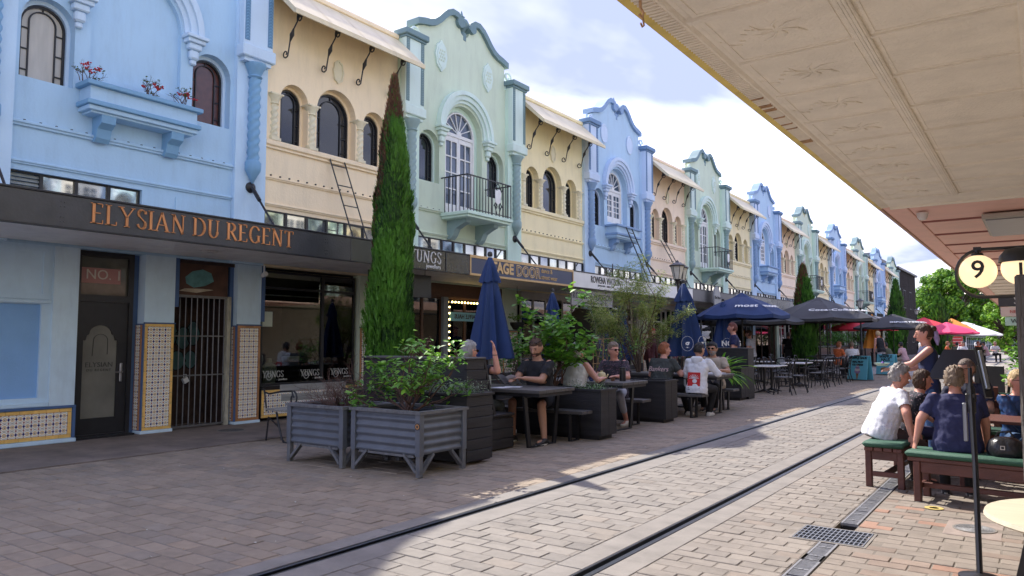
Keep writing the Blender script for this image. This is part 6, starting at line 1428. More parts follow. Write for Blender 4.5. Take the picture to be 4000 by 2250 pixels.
# ---------------------------------------------------------------- right side: red-brown benches with green cushions
mrw = M('red_brown_timber', (.105, .035, .024), .55, .3, 6, .2, 40, stretch=(.5, 3, 1)); mcush = M('green_cushion', (.028, .095, .06), .75, .12, 10, .2, 80)
def rbench(label, x, y, rz, L_, W_=.33, zt=.375, cush=True, back=False):
    t = thing('timber_bench', label, 'bench', (x, y, 0), rz, 'red-brown timber benches with green cushions')   # local: length along +y, width along +x
    n = 4
    for i in range(n): q = MB(); q.bbox(W_ * i / n + .003, -.02, zt - .035, W_ * (i + 1) / n - .003, L_ + .02, zt, .005); q.build('seat_slat', mrw, t)
    for xx in (.0, W_ - .055):
        for yy in (.02, L_ - .075): q = MB(); q.bbox(xx, yy, 0, xx + .055, yy + .055, zt - .035, .005); q.build('leg', mrw, t)
        q = MB(); q.bbox(xx + .01, .075, zt - .13, xx + .04, L_ - .075, zt - .036, .004); q.build('apron', mrw, t)
    for yy in (.03, L_ - .065):
        q = MB(); q.bbox(.055, yy, zt - .12, W_ - .055, yy + .03, zt - .036, .003); q.build('apron', mrw, t); q = MB(); q.bbox(.055, yy, .10, W_ - .055, yy + .03, .145, .003); q.build('stretcher', mrw, t)
    q = MB(); q.bbox(W_ / 2 - .02, .06, .10, W_ / 2 + .02, L_ - .06, .145, .004); q.build('stretcher', mrw, t)
    if cush: q = MB(); q.bbox(-.01, -.04, zt + .002, W_ + .02, L_ + .03, zt + .055, .02); q.build('cushion', mcush, t, True, ang=60)
    if back:
        for yy in (.02, L_ - .06): q = MB(); q.bar((W_, yy, .3), (W_ + .12, yy, .82), .05, .04); q.build('back_post', mrw, t)
        for z in (.5, .66): q = MB(); q.bbox(W_ + .02 + (z - .5) * .25, 0, z, W_ + .05 + (z - .5) * .25, L_, z + .09, .005); q.build('back_slat', mcush if back == 2 else mrw, t)
    return t
rbench('red-brown bench with green cushion under the man in the pale shirt', -1.42, 7.78, -.06, 1.25)
rbench('red-brown bench with green cushion under the woman in navy, nearest the camera', -.93, 7.66, -pi / 2 - .13, 1.25, .34)
rbench('red-brown bench with green cushion behind the two nearest, at the right edge', -.62, 9.9, -pi / 2 - .1, 1.3, .36, back=True)
rbench('farther red-brown bench with pale green slats at the right edge', -.5, 11.2, -pi / 2, 1.2, .36, back=2)
t = thing('timber_table', 'red-brown slatted outdoor table between the right-hand benches', 'table', (-.75, 8.15, 0), -.12)
for i in range(6): q = MB(); q.bbox(0, .01 + i * .12, .62, 1.1, .12 + i * .12, .65, .004); q.build('table_slat', mrw, t)
for x in (.06, 1.0):
    for y in (.06, .62): q = MB(); q.bbox(x, y, 0, x + .06, y + .06, .62, .005); q.build('leg', mrw, t)
t = thing('handbag', 'black leather handbag with a buckle beside the woman in navy', 'handbag', (-.28, 7.40, .43)); t.scale = (.8, .8, .8); q = MB(); q.lathe([(.001, 0), (.15, .0), (.17, .06), (.14, .15), (.08, .19), (.001, .19)], n=18, fn=lambda a, z: .75 + .3 * abs(cos(a)) + .05 * sin(5 * a)); q.build('bag_body', M('black_leather', (.012, .012, .016), .35, .2, 12, .4, 25), t, True)
q = MB(); q.tube([(-.1, 0, .15), (-.06, -.02, .24), (.04, 0, .25), (.1, 0, .15)], .01, 6); q.build('strap', mbs, t, True); q = MB(); q.plate(rect(-.02, .02, .08, .12), [rect(-.013, .013, .087, .113)], -.008, .0, ax=1, T=Matrix.Translation((-.02, -.165, 0)), back=True); q.build('buckle', M('steel', (.5, .5, .5), .3, 0, metal=1), t)
# black music-stand style menu holder on a pole
t = thing('folding_stand', 'black folding stand on a thin pole in front of the seated group', 'stand', (-.385, 5.6, 0)); mst = M('stand_black', (.01, .01, .012), .4, .2, 10)
q = MB(); q.tube([(.035, -.42, 0), (.02, -.18, .6), (.0, .0, 1.1)], .0165, 8); q.build('lower_tube', mst, t, True); q = MB(); q.tube([(.0, 0, 1.08), (-.0, .01, 1.2)], .012, 8); q.build('upper_tube', mst, t, True)
q = MB(); q.tube([(.006, -.05, .92), (.0, .0, 1.08)], .024, 8); q.build('collar', mst, t, True)
q = MB(); q.lathe([(.001, 0), (.11, 0), (.11, .012), (.02, .03), (.001, .03)], (.035, -.42, 0), 20); q.build('base', mst, t)
t3 = Matrix.Translation((-.03, .03, 1.2)) @ Matrix.Rotation(.45, 4, 'Z') @ Matrix.Rotation(-.38, 4, 'X')
q = MB(); q.box(.085, -.01, -.2, .125, .012, .14, 0, t3); q.build('desk_arm', mst, t)
q = MB(); q.bbox(.09, -.03, -.15, .115, -.005, .11, .004, 0, t3); q.build('desk_bracket', M('steel_dull', (.25, .27, .3), .35, .1, metal=.8), t)
q = MB(); q.bbox(-.03, -.04, .98, .03, .02, 1.04, .008); q.build('clamp', mst, t); q = MB(); q.bbox(-.045, -.06, .74, -.02, -.03, .98, .005); q.build('clip', M('steel_dull', (.25, .27, .3), .35), t)
t = thing('menu_easel', 'large tilted black panel between the seated group and the waitress', 'panel', (-.8, 9.75, 0))
q = MB(); q.add([(-.29, -.06, .95), (.13, -.06, .95), (.28, .06, 1.275), (-.12, .06, 1.275), (-.29, -.03, .94), (.13, -.03, .94), (.28, .09, 1.27), (-.12, .09, 1.27)], [(0, 1, 2, 3), (7, 6, 5, 4), (0, 4, 5, 1), (1, 5, 6, 2), (2, 6, 7, 3), (3, 7, 4, 0)]); q.build('panel', mst, t)
q = MB(); q.tube([(.1, .03, 0), (.1, .03, 1.1)], .02, 8); q.build('post', mst, t); q = MB(); q.lathe([(.001, 0), (.2, 0), (.2, .02), (.001, .03)], (.1, .03, 0), 14); q.build('base', mst, t)
# round-topped folding table and black banner at the right bottom corner
t = thing('round_table', 'round cream-topped folding table cut by the right edge', 'table', (.19, 3.48, 0)); q = MB(); q.lathe([(.001, .7), (.39, .7), (.405, .71), (.4, .725), (.001, .725)], n=40); q.build('table_top', M('cream_table_top', (.62, .56, .42), .35, .12, 3, stretch=(1, 8, 1)), t, True)
q = MB(); q.bar((-.28, -.05, .69), (.2, -.1, .0), .025); q.build('leg', mc, t); q = MB(); q.bar((.25, -.0, .69), (-.25, -.05, .0), .025); q.build('leg', mc, t)
t = thing('black_banner', 'black fabric board standing at the right bottom corner', 'banner', (-.1, 3.3, 0)); q = MB(); q.plate([(-.02 + .0, 0), (.55, 0), (.55, 1.12), (.06, .82), (.02, .66), (-.04, .4), (-.045, .2)], [], -.006, .006, ax=1, back=True); q.build('fabric', mdoor, t); q = MB(); q.bar((-.05, 0, 0), (.5, .0, .45), .018); q.bar((.03, 0, .68), (.4, 0, 1.1), .012); q.build('cane_frame', mc, t)
t = thing('pavement_sign', 'small black board standing on the far rails', 'sign', (-1.0, 15.5, 0), -.6); q = MB(); q.bbox(0, -.01, .05, .55, .01, .95, .006); q.build('board', mdoor, t); q = MB(); q.box(.02, -.15, 0, .06, .15, .05); q.box(.49, -.15, 0, .53, .15, .05); q.build('foot', mbs, t)
for i, (x, y) in enumerate(((-.75, 10.9), (-.45, 10.8))):
    t = thing('folded_frame', ['black folding frame leaning behind the seated man', 'second black folding frame right of the first'][i], 'frame', (x, y, 0)); q = MB(); q.bar((0, 0, 0), (.12, 0, .95), .03); q.bar((.28, 0, 0), (.18, 0, .95), .03); q.bar((.12, 0, .93), (.18, 0, .93), .03); q.build('frame_tube', mst, t)
# ================================================================ PEOPLE
from mathutils import noise as mnoise
TS_ = bpy.data.scenes.new('workbench')
def union(q, name, mats, voxel=.011, it=4, matfn=None):
    me = bpy.data.meshes.new('tmp'); me.from_pydata(q.v, [], q.f); o = bpy.data.objects.new('tmp', me); TS_.collection.objects.link(o)
    m = o.modifiers.new('r', 'REMESH'); m.mode = 'VOXEL'; m.voxel_size = voxel; m.use_smooth_shade = True
    s_ = o.modifiers.new('s', 'SMOOTH'); s_.factor = .5; s_.iterations = it
    with bpy.context.temp_override(scene=TS_, view_layer=TS_.view_layers[0]): dg = bpy.context.evaluated_depsgraph_get()
    r_ = bpy.data.meshes.new_from_object(o.evaluated_get(dg)); r_.name = name
    bpy.data.objects.remove(o); bpy.data.meshes.remove(me)
    r_.materials.clear()
    for m in (mats if isinstance(mats, list) else [mats]): r_.materials.append(m)
    if matfn: r_.polygons.foreach_set('material_index', [matfn(p.center) for p in r_.polygons])
    return r_
def capsule(q, a, b_, r0, r1, n=12, mi=0):
    a, b_ = Vector(a), Vector(b_); d = (b_ - a); l = d.length; d = d.normalized() if l > 1e-6 else Vector((0, 0, 1)); pts = []; rs = []
    for i in range(1, 5): t_ = pi / 2 * (1 - i / 4.0); pts.append(a - d * r0 * sin(t_)); rs.append(max(.0008, r0 * cos(t_)))
    for i in range(0, 4): t_ = pi / 2 * i / 3.5; pts.append(b_ + d * r1 * sin(t_)); rs.append(max(.0008, r1 * cos(t_)))
    q.tube(pts, rs, n, mi)
def loft(q, rings, n=20, p=2.3):
    """rings: (centre, rx, ry, side axis, front axis)"""
    v = []; f = []
    for c, rx, ry, X_, Y_ in rings:
        for k in range(n):
            a = 2 * pi * k / n; ca, sa = cos(a), sin(a); e = (abs(ca) ** p + abs(sa) ** p) ** (-1 / p); v.append(tuple(Vector(c) + X_ * (rx * ca * e) + Y_ * (ry * sa * e)))
    m = len(rings)
    for j in range(m - 1): f += [(j * n + k, j * n + (k + 1) % n, (j + 1) * n + (k + 1) % n, (j + 1) * n + k) for k in range(n)]
    f += [tuple(range(n))[::-1], tuple((m - 1) * n + k for k in range(n))]; q.add(v, f)
def ik(S_, T, l1, l2, pole):
    S_, T = Vector(S_), Vector(T); d = T - S_; L_ = min(d.length, (l1 + l2) * .995); d.normalize(); T = S_ + d * L_
    a = (l1 * l1 - l2 * l2 + L_ * L_) / (2 * L_); h = sqrt(max(0, l1 * l1 - a * a)); pv = Vector(pole); pv = (pv - d * pv.dot(d)); pv.normalize(); return S_ + d * a + pv * h, T
def skinm(nm, col): return M('skin_' + nm, col, .5, .07, 25, .08, 120)
SK = {'pale': skinm('pale', (.58, .33, .24)), 'tan': skinm('tan', (.42, .22, .14)), 'pink': skinm('pink', (.60, .29, .21)), 'dark': skinm('brown', (.22, .11, .065))}
def hairm(nm, col): return M('hair_' + nm, col, .55, .35, 30, .9, 90, stretch=(1, 1, .25))
HR = {'grey': hairm('grey', (.30, .28, .26)), 'white': hairm('white', (.5, .48, .45)), 'brown': hairm('brown', (.07, .035, .018)), 'black': hairm('black', (.012, .01, .01)), 'ginger': hairm('ginger', (.26, .08, .025)), 'blonde': hairm('blonde', (.50, .36, .18)), 'ash': hairm('ash', (.22, .16, .11)), 'stubble': hairm('stubble', (.16, .12, .10)), 'red': hairm('red', (.14, .035, .02))}
mlens = M('dark_lens', (.008, .006, .006), .08, 0); mlip = M('lips', (.30, .09, .07), .5, 0)
def cloth(nm, col, **k): return M('cloth_' + nm, col, .85, k.pop('var', .12), k.pop('sc', 9), .35, 22, **k)
def floral(nm, base, cols, sc=28):
    if nm in MATS: return MATS[nm]
    m = M(nm, base, .85, 0, bump=.3, bsc=22); t = m.node_tree; vo = t.nodes.new('ShaderNodeTexVoronoi'); vo.inputs['Scale'].default_value = sc; tcn = t.nodes.new('ShaderNodeTexCoord'); t.links.new(tcn.outputs['Object'], vo.inputs[0])
    rp = t.nodes.new('ShaderNodeValToRGB'); rp.color_ramp.interpolation = 'CONSTANT'; e = rp.color_ramp.elements; e[0].position = 0; e[0].color = (*cols[0], 1); e[1].position = .16; e[1].color = (*cols[1], 1); n_ = e.new(.3); n_.color = (*base, 1)
    t.links.new(vo.outputs['Distance'], rp.inputs[0]); t.links.new(rp.outputs[0], t.nodes['Principled BSDF'].inputs['Base Color']); return m
def person(label, x, y, rz, grp=None, seat=.44, skin='pale', hair='brown', style='short', shirt=None, sleeve='short', pants=None, plen='long', shoes=None, lean=.12, turn=0., tilt=0., wr=None, wl=None, stand=False, knees=None, feet=None, build=1., vox=.011, glasses=None, beard=None, scale=1., elbow=None, neck_z=0, extra=None, roll=0):
    t = thing('person', label, 'person', (x, y, 0), rz, grp); t.scale = (scale,) * 3; sk = SK[skin]; W_ = build
    if stand: P = Vector((0, 0, .93)); 
    else: P = Vector((0, 0, seat + .09))
    up = Vector((0, sin(lean), cos(lean))); fr = Vector((0, cos(lean), -sin(lean))); X_ = Vector((1, 0, 0))
    chest = P + up * .34; sh = P + up * .475; nk = P + up * .54; hd = nk + (up * .6 + Vector((0, 0, .4))).normalized() * .145 + Vector((0, .02, 0)) + Vector((0, 0, neck_z))
    SL, SR = sh + X_ * -.175 * (.5 + .5 * W_), sh + X_ * .175 * (.5 + .5 * W_)
    HL, HRt = P + X_ * -.085, P + X_ * .085
    # wrists in local space
    dR = Vector((.26, .12, P.z - .08)) if stand else Vector((.16, .36, P.z + .2)); dL = Vector((-.26, .12, P.z - .08)) if stand else Vector((-.16, .36, P.z + .2))
    wr = Vector(wr) if wr else dR; wl = Vector(wl) if wl else dL
    eR, wr = ik(SR, wr, .28, .25, (elbow or (.6, -.5, -.6))); el = elbow or (.6, -.5, -.6); eL, wl = ik(SL, wl, .28, .25, (-el[0], el[1], el[2]))
    if stand: kn = [HL + Vector((-.02, .03, -.43)), HRt + Vector((.02, .05, -.43))]; ft = [Vector((-.12, .0, .08)), Vector((.12, .06, .08))]
    else: kn = [Vector(k) for k in (knees or ((-.13, .43, seat + .06), (.13, .43, seat + .06)))]; ft = [Vector(k) for k in (feet or ((-.12, .45, .08), (.12, .42, .08)))]
    hipr = .135 * W_
    def torso(q, g=0.):
        loft(q, [(P - up * .11, .165 * W_ + g * 1.6, .12 * W_ + g * 1.6, X_, fr), (P - up * .02, .178 * W_ + g * 1.5, .128 * W_ + g * 1.5, X_, fr), (P + up * .12, .155 * W_ + g, .112 * W_ * (1 + .25 * (W_ - 1)) + g, X_, fr), (P + up * .26, .165 * W_ + g, .112 * W_ + g, X_, fr), (chest, .185 * W_ + g, .115 + g, X_, fr), (sh - up * .02, .19 * (.5 + .5 * W_) + g, .095 + g, X_, fr), (sh + up * .035, .13 + g, .07 + g, X_, fr), (nk - up * .0, .06 + g * .6, .058 + g * .6, X_, fr)])
    def arm(q, S_, e, w_, g=0., upto=1.):
        capsule(q, S_, e, .052 * (.6 + .4 * W_) + g, .041 * (.6 + .4 * W_) + g) if upto >= 1 else capsule(q, S_, S_.lerp(e, upto), .052 * (.6 + .4 * W_) + g, .047 * (.6 + .4 * W_) + g)
        if upto >= 1: capsule(q, e, w_ if upto >= 2 else e, .04 + g, (.026 if upto >= 2 else .04) + g)
    q = MB(); torso(q, -.012); capsule(q, nk - up * .04, hd - Vector((0, 0, .06)), .066, .058)
    for S_, e, w_, s_ in ((SR, eR, wr, 1), (SL, eL, wl, -1)):
        capsule(q, S_, e, .056 * (.5 + .5 * W_), .044 * (.5 + .5 * W_)); capsule(q, e, w_, .046 * (.6 + .4 * W_), .029)
        d = (w_ - e).normalized(); sd = d.cross(Vector((0, 0, 1))); sd = sd.normalized() if sd.length > .1 else X_; dn = sd.cross(d).normalized()
        if dn.z > 0: dn = -dn
        pc = w_ + d * .045; loft(q, [(w_, .026, .02, sd, dn), (w_ + d * .03, .036, .017, sd, dn), (w_ + d * .075, .042, .015, sd, dn), (w_ + d * .09, .036, .012, sd, dn)], 12)
        for k in range(4):
            o = sd * (-.031 + .0205 * k); l_ = (.055, .07, .075, .062)[k]; a = w_ + d * .08 + o; b1 = a + d * l_ * .5 + dn * .006; b2 = b1 + d * l_ * .38 + dn * .02; capsule(q, a, b1, .0088, .0083, 8); capsule(q, b1, b2, .0083, .007, 8)
        ths = sd * (s_ * -1); a = w_ + d * .025 + ths * .03; b1 = a + d * .03 + ths * .022 + dn * .01; capsule(q, a, b1, .012, .010, 8); capsule(q, b1, b1 + d * .03 + dn * .006, .0098, .008, 8)
    for h_, k_, f_ in ((HL, kn[0], ft[0]), (HRt, kn[1], ft[1])):
        capsule(q, h_, k_, .085 * W_, .058); capsule(q, k_, k_.lerp(f_, .35), .056, .056); capsule(q, k_.lerp(f_, .3), f_, .057, .036); capsule(q, f_ - Vector((0, .02, .03)), f_ + Vector((0, .13, -.045)), .036, .028)
    # head
    Rh = Matrix.Rotation(-turn, 4, 'Z') @ Matrix.Rotation(-tilt, 4, 'X') @ Matrix.Rotation(roll, 4, 'Y'); Th = Matrix.Translation(hd) @ Rh @ Matrix.Scale(1.12, 4)
    v = []; f = []; n, m_ = 28, 20
    for j in range(m_ + 1):
        ph = -pi / 2 + pi * j / m_
        for k in range(n):
            a = 2 * pi * k / n; cx_, cy_, cz_ = cos(ph) * sin(a), cos(ph) * cos(a), sin(ph)
            xs = .076 * (1 - .28 * max(0, -cz_) ** 1.3); ysx = .097 if cy_ < 0 else .088; X0_, Y0_, Z0_ = cx_ * xs, cy_ * ysx, cz_ * (.118 if cz_ < 0 else .112)
            if cz_ < -.2 and cy_ < .2: Y0_ *= 1 - .35 * min(1, (-cz_ - .2))
            if cy_ > 0: Y0_ += .010 * math.exp(-((cz_ - .27) ** 2) / .01) * max(0, 1 - abs(cx_) * 1.5); Y0_ -= .011 * math.exp(-((cz_ - .08) ** 2) / .012 - (abs(cx_) - .38) ** 2 / .02); Y0_ += .012 * math.exp(-((cz_ + .78) ** 2) / .03) * max(0, 1 - abs(cx_) * 2)
            v.append((X0_, Y0_, Z0_))
    for j in range(m_): f += [(j * n + k, (j + 1) * n + k, (j + 1) * n + (k + 1) % n, j * n + (k + 1) % n) for k in range(n)]
    f = [tuple(i for i in t_) for t_ in f]; q.add(v, [t_[::-1] for t_ in f], 0, Th)
    h2 = MB(); capsule(h2, (0, .083, .028), (0, .106, -.018), .009, .015, 8); capsule(h2, (-.012, .088, -.055), (.012, .088, -.055), .009, .009, 8); capsule(h2, (0, .086, -.066), (0, .086, -.066), .01, .01, 8)
    for s_ in (-1, 1): loft(h2, [((s_ * .071, -.004, -.03), .006, .012, Vector((1, 0, 0)), Vector((0, 1, 0))), ((s_ * .080, -.008, -.005), .008, .02, Vector((1, 0, 0)), Vector((0, 1, 0))), ((s_ * .082, -.012, .025), .007, .02, Vector((1, 0, 0)), Vector((0, 1, 0))), ((s_ * .076, -.01, .04), .004, .01, Vector((1, 0, 0)), Vector((0, 1, 0)))], 10)
    q.add(h2.v, h2.f, 0, Th)
    inst('body', union(q, 'body', sk, vox, 3), t)
    # face
    q = MB()
    if glasses != 'sun':
        for s_ in (-1, 1): q.lathe([(.001, -.004), (.009, 0), (.001, .004)], n=10, T=Th @ Matrix.Translation((s_ * .03, .0795, .012)) @ Matrix.Scale(.6, 4, (0, 0, 1)) @ Matrix.Rotation(pi / 2, 4, 'X'))
        q.build('eyes', M('eye_dark', (.03, .02, .02), .2, 0), t)
        q = MB(); [q.bar(Th @ Vector((s_ * .016, .092, .034)), Th @ Vector((s_ * .046, .083, .036)), .006) for s_ in (-1, 1)]; q.build('eyebrows', HR[hair], t)
    q = MB(); q.box(-.02, .091, -.058, .02, .0985, -.052, 0, Th); q.build('mouth', mlip, t)
    if glasses:
        q = MB(); dz, dy = (.012, .0) if glasses == 'sun' else (.085, -.035)
        for s_ in (-1, 1):
            q.plate([(s_ * .033 + .024 * cos(2 * pi * i / 12), dz + .017 * sin(2 * pi * i / 12)) for i in range(12)], [], .094 + dy, .098 + dy, ax=1, T=Th, back=True); q.bar(Th @ Vector((s_ * .055, .095 + dy, dz + .008)), Th @ Vector((s_ * .082, .0 + dy, dz + .008)), .005)
        q.bar(Th @ Vector((-.012, .1 + dy, dz + .006)), Th @ Vector((.012, .1 + dy, dz + .006)), .005); q.build('sunglasses', mlens, t)
    # hair
    rr = random.Random(len(label)); v = []; n, m_ = 40, 26
    big = {'short': 1.045, 'crop': 1.02, 'curly': 1.15, 'bob': 1.10, 'bun': 1.05, 'cap': 1.07, 'messy': 1.10}[style]
    for j in range(m_ + 1):
        ph = -pi / 2 + pi * j / m_
        for k in range(n):
            a = 2 * pi * k / n; cx_, cy_, cz_ = cos(ph) * sin(a), cos(ph) * cos(a), sin(ph); low = {'bob': -.95, 'curly': -.5, 'messy': -.55}.get(style, -.42)
            cut = cz_ < low or (cy_ > .45 and cz_ < .5) or (cy_ > -.05 and cz_ < .02 and style not in ('bob',)) or (cy_ > .2 and cz_ < .3)
            nz_ = (.03 if style in ('curly',) else .030 if style in ('messy', 'bob', 'short', 'bun') else .006) * (sin(a * 9 + cz_ * 13) * .5 + sin(a * 17 - cz_ * 21) * .35 + rr.uniform(-.5, .5))
            nz_ += {'curly': .16, 'messy': .09, 'bob': .04, 'short': .05}.get(style, .015) * mnoise.noise(Vector((cx_ * 5, cy_ * 5, cz_ * 5)) * (1.3 if style == 'curly' else 1) + Vector((len(label), 0, 0)))
            k_ = (.90 if cut else big + nz_ * 1.6 + (.05 if cz_ > .5 and style != 'crop' else 0))
            v.append((cx_ * .079 * k_, cy_ * .096 * k_ - .003, cz_ * .116 * k_ + .002))
    q = MB(); q.add(v, [t_[::-1] for t_ in f2(n, m_)], 0, Th)
    if style == 'bun': q.lathe([(.001, -.04), (.035, -.03), (.045, 0), (.035, .03), (.001, .04)], n=14, T=Th @ Matrix.Translation((0, -.10, .05)))
    q.build('hair' if style != 'cap' else 'cap', HR[hair] if style != 'cap' else cloth('cap_red', (.3, .03, .02)), t, True, ang=75)
    if beard:
        v = []; 
        for j in range(m_ + 1):
            ph = -pi / 2 + pi * j / m_
            for k in range(n):
                a = 2 * pi * k / n; cx_, cy_, cz_ = cos(ph) * sin(a), cos(ph) * cos(a), sin(ph); on = cz_ < -.32 and cy_ > -.1 and not (-.55 < cz_ < -.42 and abs(cx_) < .3); k_ = 1.07 if on else .9
                v.append((cx_ * .074 * k_ * (1 - .22 * max(0, -cz_)), cy_ * .092 * k_, cz_ * .122 * k_))
        q = MB(); q.add(v, [t_[::-1] for t_ in f2(n, m_)], 0, Th); q.build('beard', HR[beard], t, True, ang=80)
    # shirt
    q = MB(); torso(q, .012)
    lv = {'short': .62, 'none': 0, 'long': 2, 'elbow': 1}[sleeve]
    for S_, e, w_ in ((SR, eR, wr), (SL, eL, wl)):
        if lv: arm(q, S_, e, w_.lerp(e, .1), .020, lv)
        if sleeve == 'short': capsule(q, S_, S_.lerp(e, .62), .066 * (.6 + .4 * W_), .066 * (.6 + .4 * W_))
    sm_ = union(q, 'shirt', shirt, max(.011, vox), 3)
    # cut the neckline and sleeve ends clean
    import bmesh as _bm
    bm = _bm.new(); bm.from_mesh(sm_)
    def cut(co, no): _bm.ops.bisect_plane(bm, geom=bm.verts[:] + bm.edges[:] + bm.faces[:], plane_co=co, plane_no=no, clear_outer=True)
    cut(nk - up * .015, up)
    rem = []
    if sleeve == 'short' or sleeve == 'none':
        for S_, e in ((SR, eR), (SL, eL)):
            d = (e - S_).normalized(); c = S_.lerp(e, .62 if sleeve == 'short' else 0) ; c = c + d * .03 if sleeve == 'short' else c
            rem += [v_ for v_ in bm.verts if (v_.co - c).dot(d) > 0 and (v_.co - c).length < .13 and (sleeve == 'short')]
        if rem: _bm.ops.delete(bm, geom=list(set(rem)), context='VERTS')
    # folds
    for v_ in bm.verts:
        c = v_.co; k_ = mnoise.noise(Vector((c.x * 9, c.y * 9, c.z * 16)) + Vector((len(label), 0, 0))) + .6 * mnoise.noise(Vector((c.x * 30 + c.z * 12, c.y * 30, c.z * 14))); v_.co += v_.normal * k_ * .010
    bm.to_mesh(sm_); bm.free(); so = inst('shirt', sm_, t)
    # trousers
    if pants:
        q = MB(); loft(q, [(P - up * .115, .155 * W_, .11 * W_, X_, fr), (P - up * .02, .176 * W_, .128 * W_, X_, fr), (P + up * .03, .160 * W_, .112 * W_, X_, fr)])
        for h_, k_, f_ in ((HL, kn[0], ft[0]), (HRt, kn[1], ft[1])):
            if plen == 'shorts': capsule(q, h_, h_.lerp(k_, .82), .10 * W_, .082)
            else: capsule(q, h_, k_, .097 * W_, .072); capsule(q, k_, k_.lerp(f_, .95 if plen == 'long' else .6), .072, .055)
        inst('trousers', union(q, 'trousers', pants, max(.012, vox), 3), t)
    if shoes:
        for f_ in ft:
            q = MB(); u = f_ + Vector((0, .02, -.045)); loft(q, [(f_ + Vector((0, -.065, -.075)), .035, .012, X_, Vector((0, 0, 1))), (f_ + Vector((0, -.05, -.045)), .04, .034, X_, Vector((0, 0, 1))), (f_ + Vector((0, .0, -.03)), .042, .05, X_, Vector((0, 0, 1))), (f_ + Vector((0, .09, -.05)), .045, .028, X_, Vector((0, 0, 1))), (f_ + Vector((0, .155, -.06)), .036, .018, X_, Vector((0, 0, 1))), (f_ + Vector((0, .18, -.065)), .015, .01, X_, Vector((0, 0, 1)))], 14)
            s_ = q.build('shoe', shoes, t, True, ang=60); q = MB(); q.plate([(f_.x + .044 * cos(2 * pi * i / 16), f_.y + .055 + .13 * sin(2 * pi * i / 16)) for i in range(16)], [], .002, .018, ax=2, back=True); q.build('sole', M('sole_white', (.6, .58, .52), .6), s_)
    if extra: extra(t, dict(P=P, up=up, fr=fr, chest=chest, sh=sh, nk=nk, hd=hd, Th=Th, wr=wr, wl=wl, eR=eR, eL=eL, shirt=so))
    return t
def f2(n, m_): return [(j * n + k, (j + 1) * n + k, (j + 1) * n + (k + 1) % n, j * n + (k + 1) % n) for j in range(m_) for k in range(n)]
def inv(px, py, rz, X_, Y_, Z_):   # world point -> local
    dx, dy = X_ - px, Y_ - py; c, s_ = cos(-rz), sin(-rz); return (dx * c - dy * s_, dx * s_ + dy * c, Z_)
cB, cW = cloth('black', (.014, .014, .016)), cloth('white', (.72, .72, .72)); cNv = cloth('navy', (.022, .026, .085)); cDn = cloth('denim', (.045, .10, .22), var=.25); cGr = cloth('dark_grey', (.045, .05, .045)); cKh = cloth('beige', (.42, .35, .27)); cLg = cloth('pale_grey', (.42, .43, .48)); cBr = cloth('dark_brown', (.055, .035, .03)); cOr = cloth('orange', (.55, .12, .03))
sB, sW = M('shoe_black', (.02, .02, .022), .5, .1), M('shoe_white', (.7, .68, .62), .5, .1); sT = M('sandal_tan', (.35, .18, .08), .6, .1)
G1 = 'people at the left-hand tables'
fl1 = floral('floral_dark', (.035, .03, .04), [(.35, .2, .22), (.12, .06, .09)], 42); fl2 = floral('floral_blue', (.62, .63, .66), [(.38, .42, .55), (.55, .56, .62)], 34)
# booth woman, raised forearm
def tattoo(t, d): q = MB(); e, w_ = d['eR'], d['wr']; p = e.lerp(w_, .45); q.lathe([(.001, 0), (.016, .0), (.001, .002)], n=8, T=Matrix.Translation(p + Vector((.028, .012, 0))) @ Matrix.Rotation(pi / 2, 4, 'Y')); q.build('tattoo', M('tattoo_ink', (.08, .07, .08), .6, .3), t); q = MB(); q.tube([e.lerp(w_, .82) + Vector((.032 * cos(a), .032 * sin(a), 0)) for a in [2 * pi * i / 12 for i in range(13)]], .005, 5); q.build('bracelet', mbs, t)
person('grey-haired woman in black half hidden in the booth, tattooed forearm raised', -6.05, 7.64, 0, G1, seat=.46, skin='pink', hair='grey', style='messy', shirt=cB, pants=cGr, shoes=sT, lean=-.12, turn=.25, wr=inv(-6.05, 7.64, 0, -5.62, 7.55, 1.24), elbow=(.9, .1, -.9), extra=tattoo, glasses='sun', wl=(-.1, .25, .80))
def book(t, d):
    q = MB(); v = []
    for s_ in (-1, 1):
        pts = [(s_ * .15 * i / 5, .0, .02 + .035 * sin(pi * i / 5) * .6 + .02 * i / 5) for i in range(6)]
        o = len(v); v = [(p[0], -.10, p[2]) for p in pts] + [(p[0], .11, p[2] + .06) for p in pts]; q.add(v, [(i, i + 1, i + 7, i + 6) if s_ > 0 else (i + 1, i, i + 6, i + 7) for i in range(5)])
    o = q.build('booklet', M('booklet_paper', (.72, .72, .75), .6, .05, 3), None); tag(o, 'open white booklet in the hands of the man in black', 'booklet'); o.location = (-6.02, 8.42, .77); o.rotation_euler = (.35, 0, pi)
    q = MB(); [q.box(-.13 + (k % 2) * .14, -.07 + .02 * (k // 2), .048 + .006 * (k // 2), -.02 + (k % 2) * .14, -.062 + .02 * (k // 2), .0485 + .006 * (k // 2)) for k in range(12)]; q.build('print', M('print_grey', (.25, .25, .27), .6), o)
person('bearded man in black reading at the nearest table, sunglasses pushed up on his head', -5.85, 8.98, pi - .05, G1, scale=1.05, skin='tan', hair='brown', style='short', beard='brown', glasses='up', shirt=cB, pants=cB, plen='shorts', shoes=sB, lean=.16, tilt=.38, turn=-.2, build=1.12, wr=(.10, .50, .80), wl=(-.06, .47, .82), knees=((-.36, .50, .50), (.16, .44, .5)), feet=((-.42, .52, .08), (.1, .5, .08)), extra=book)
person('white-haired woman in a white shirt seen from behind through the leafy shrub', -5.84, 9.86, -.05, G1, skin='pink', hair='white', style='bob', shirt=cW, sleeve='none', pants=cLg, shoes=sW, lean=.15, turn=.6, build=1.08, wr=(.30, .36, .80))
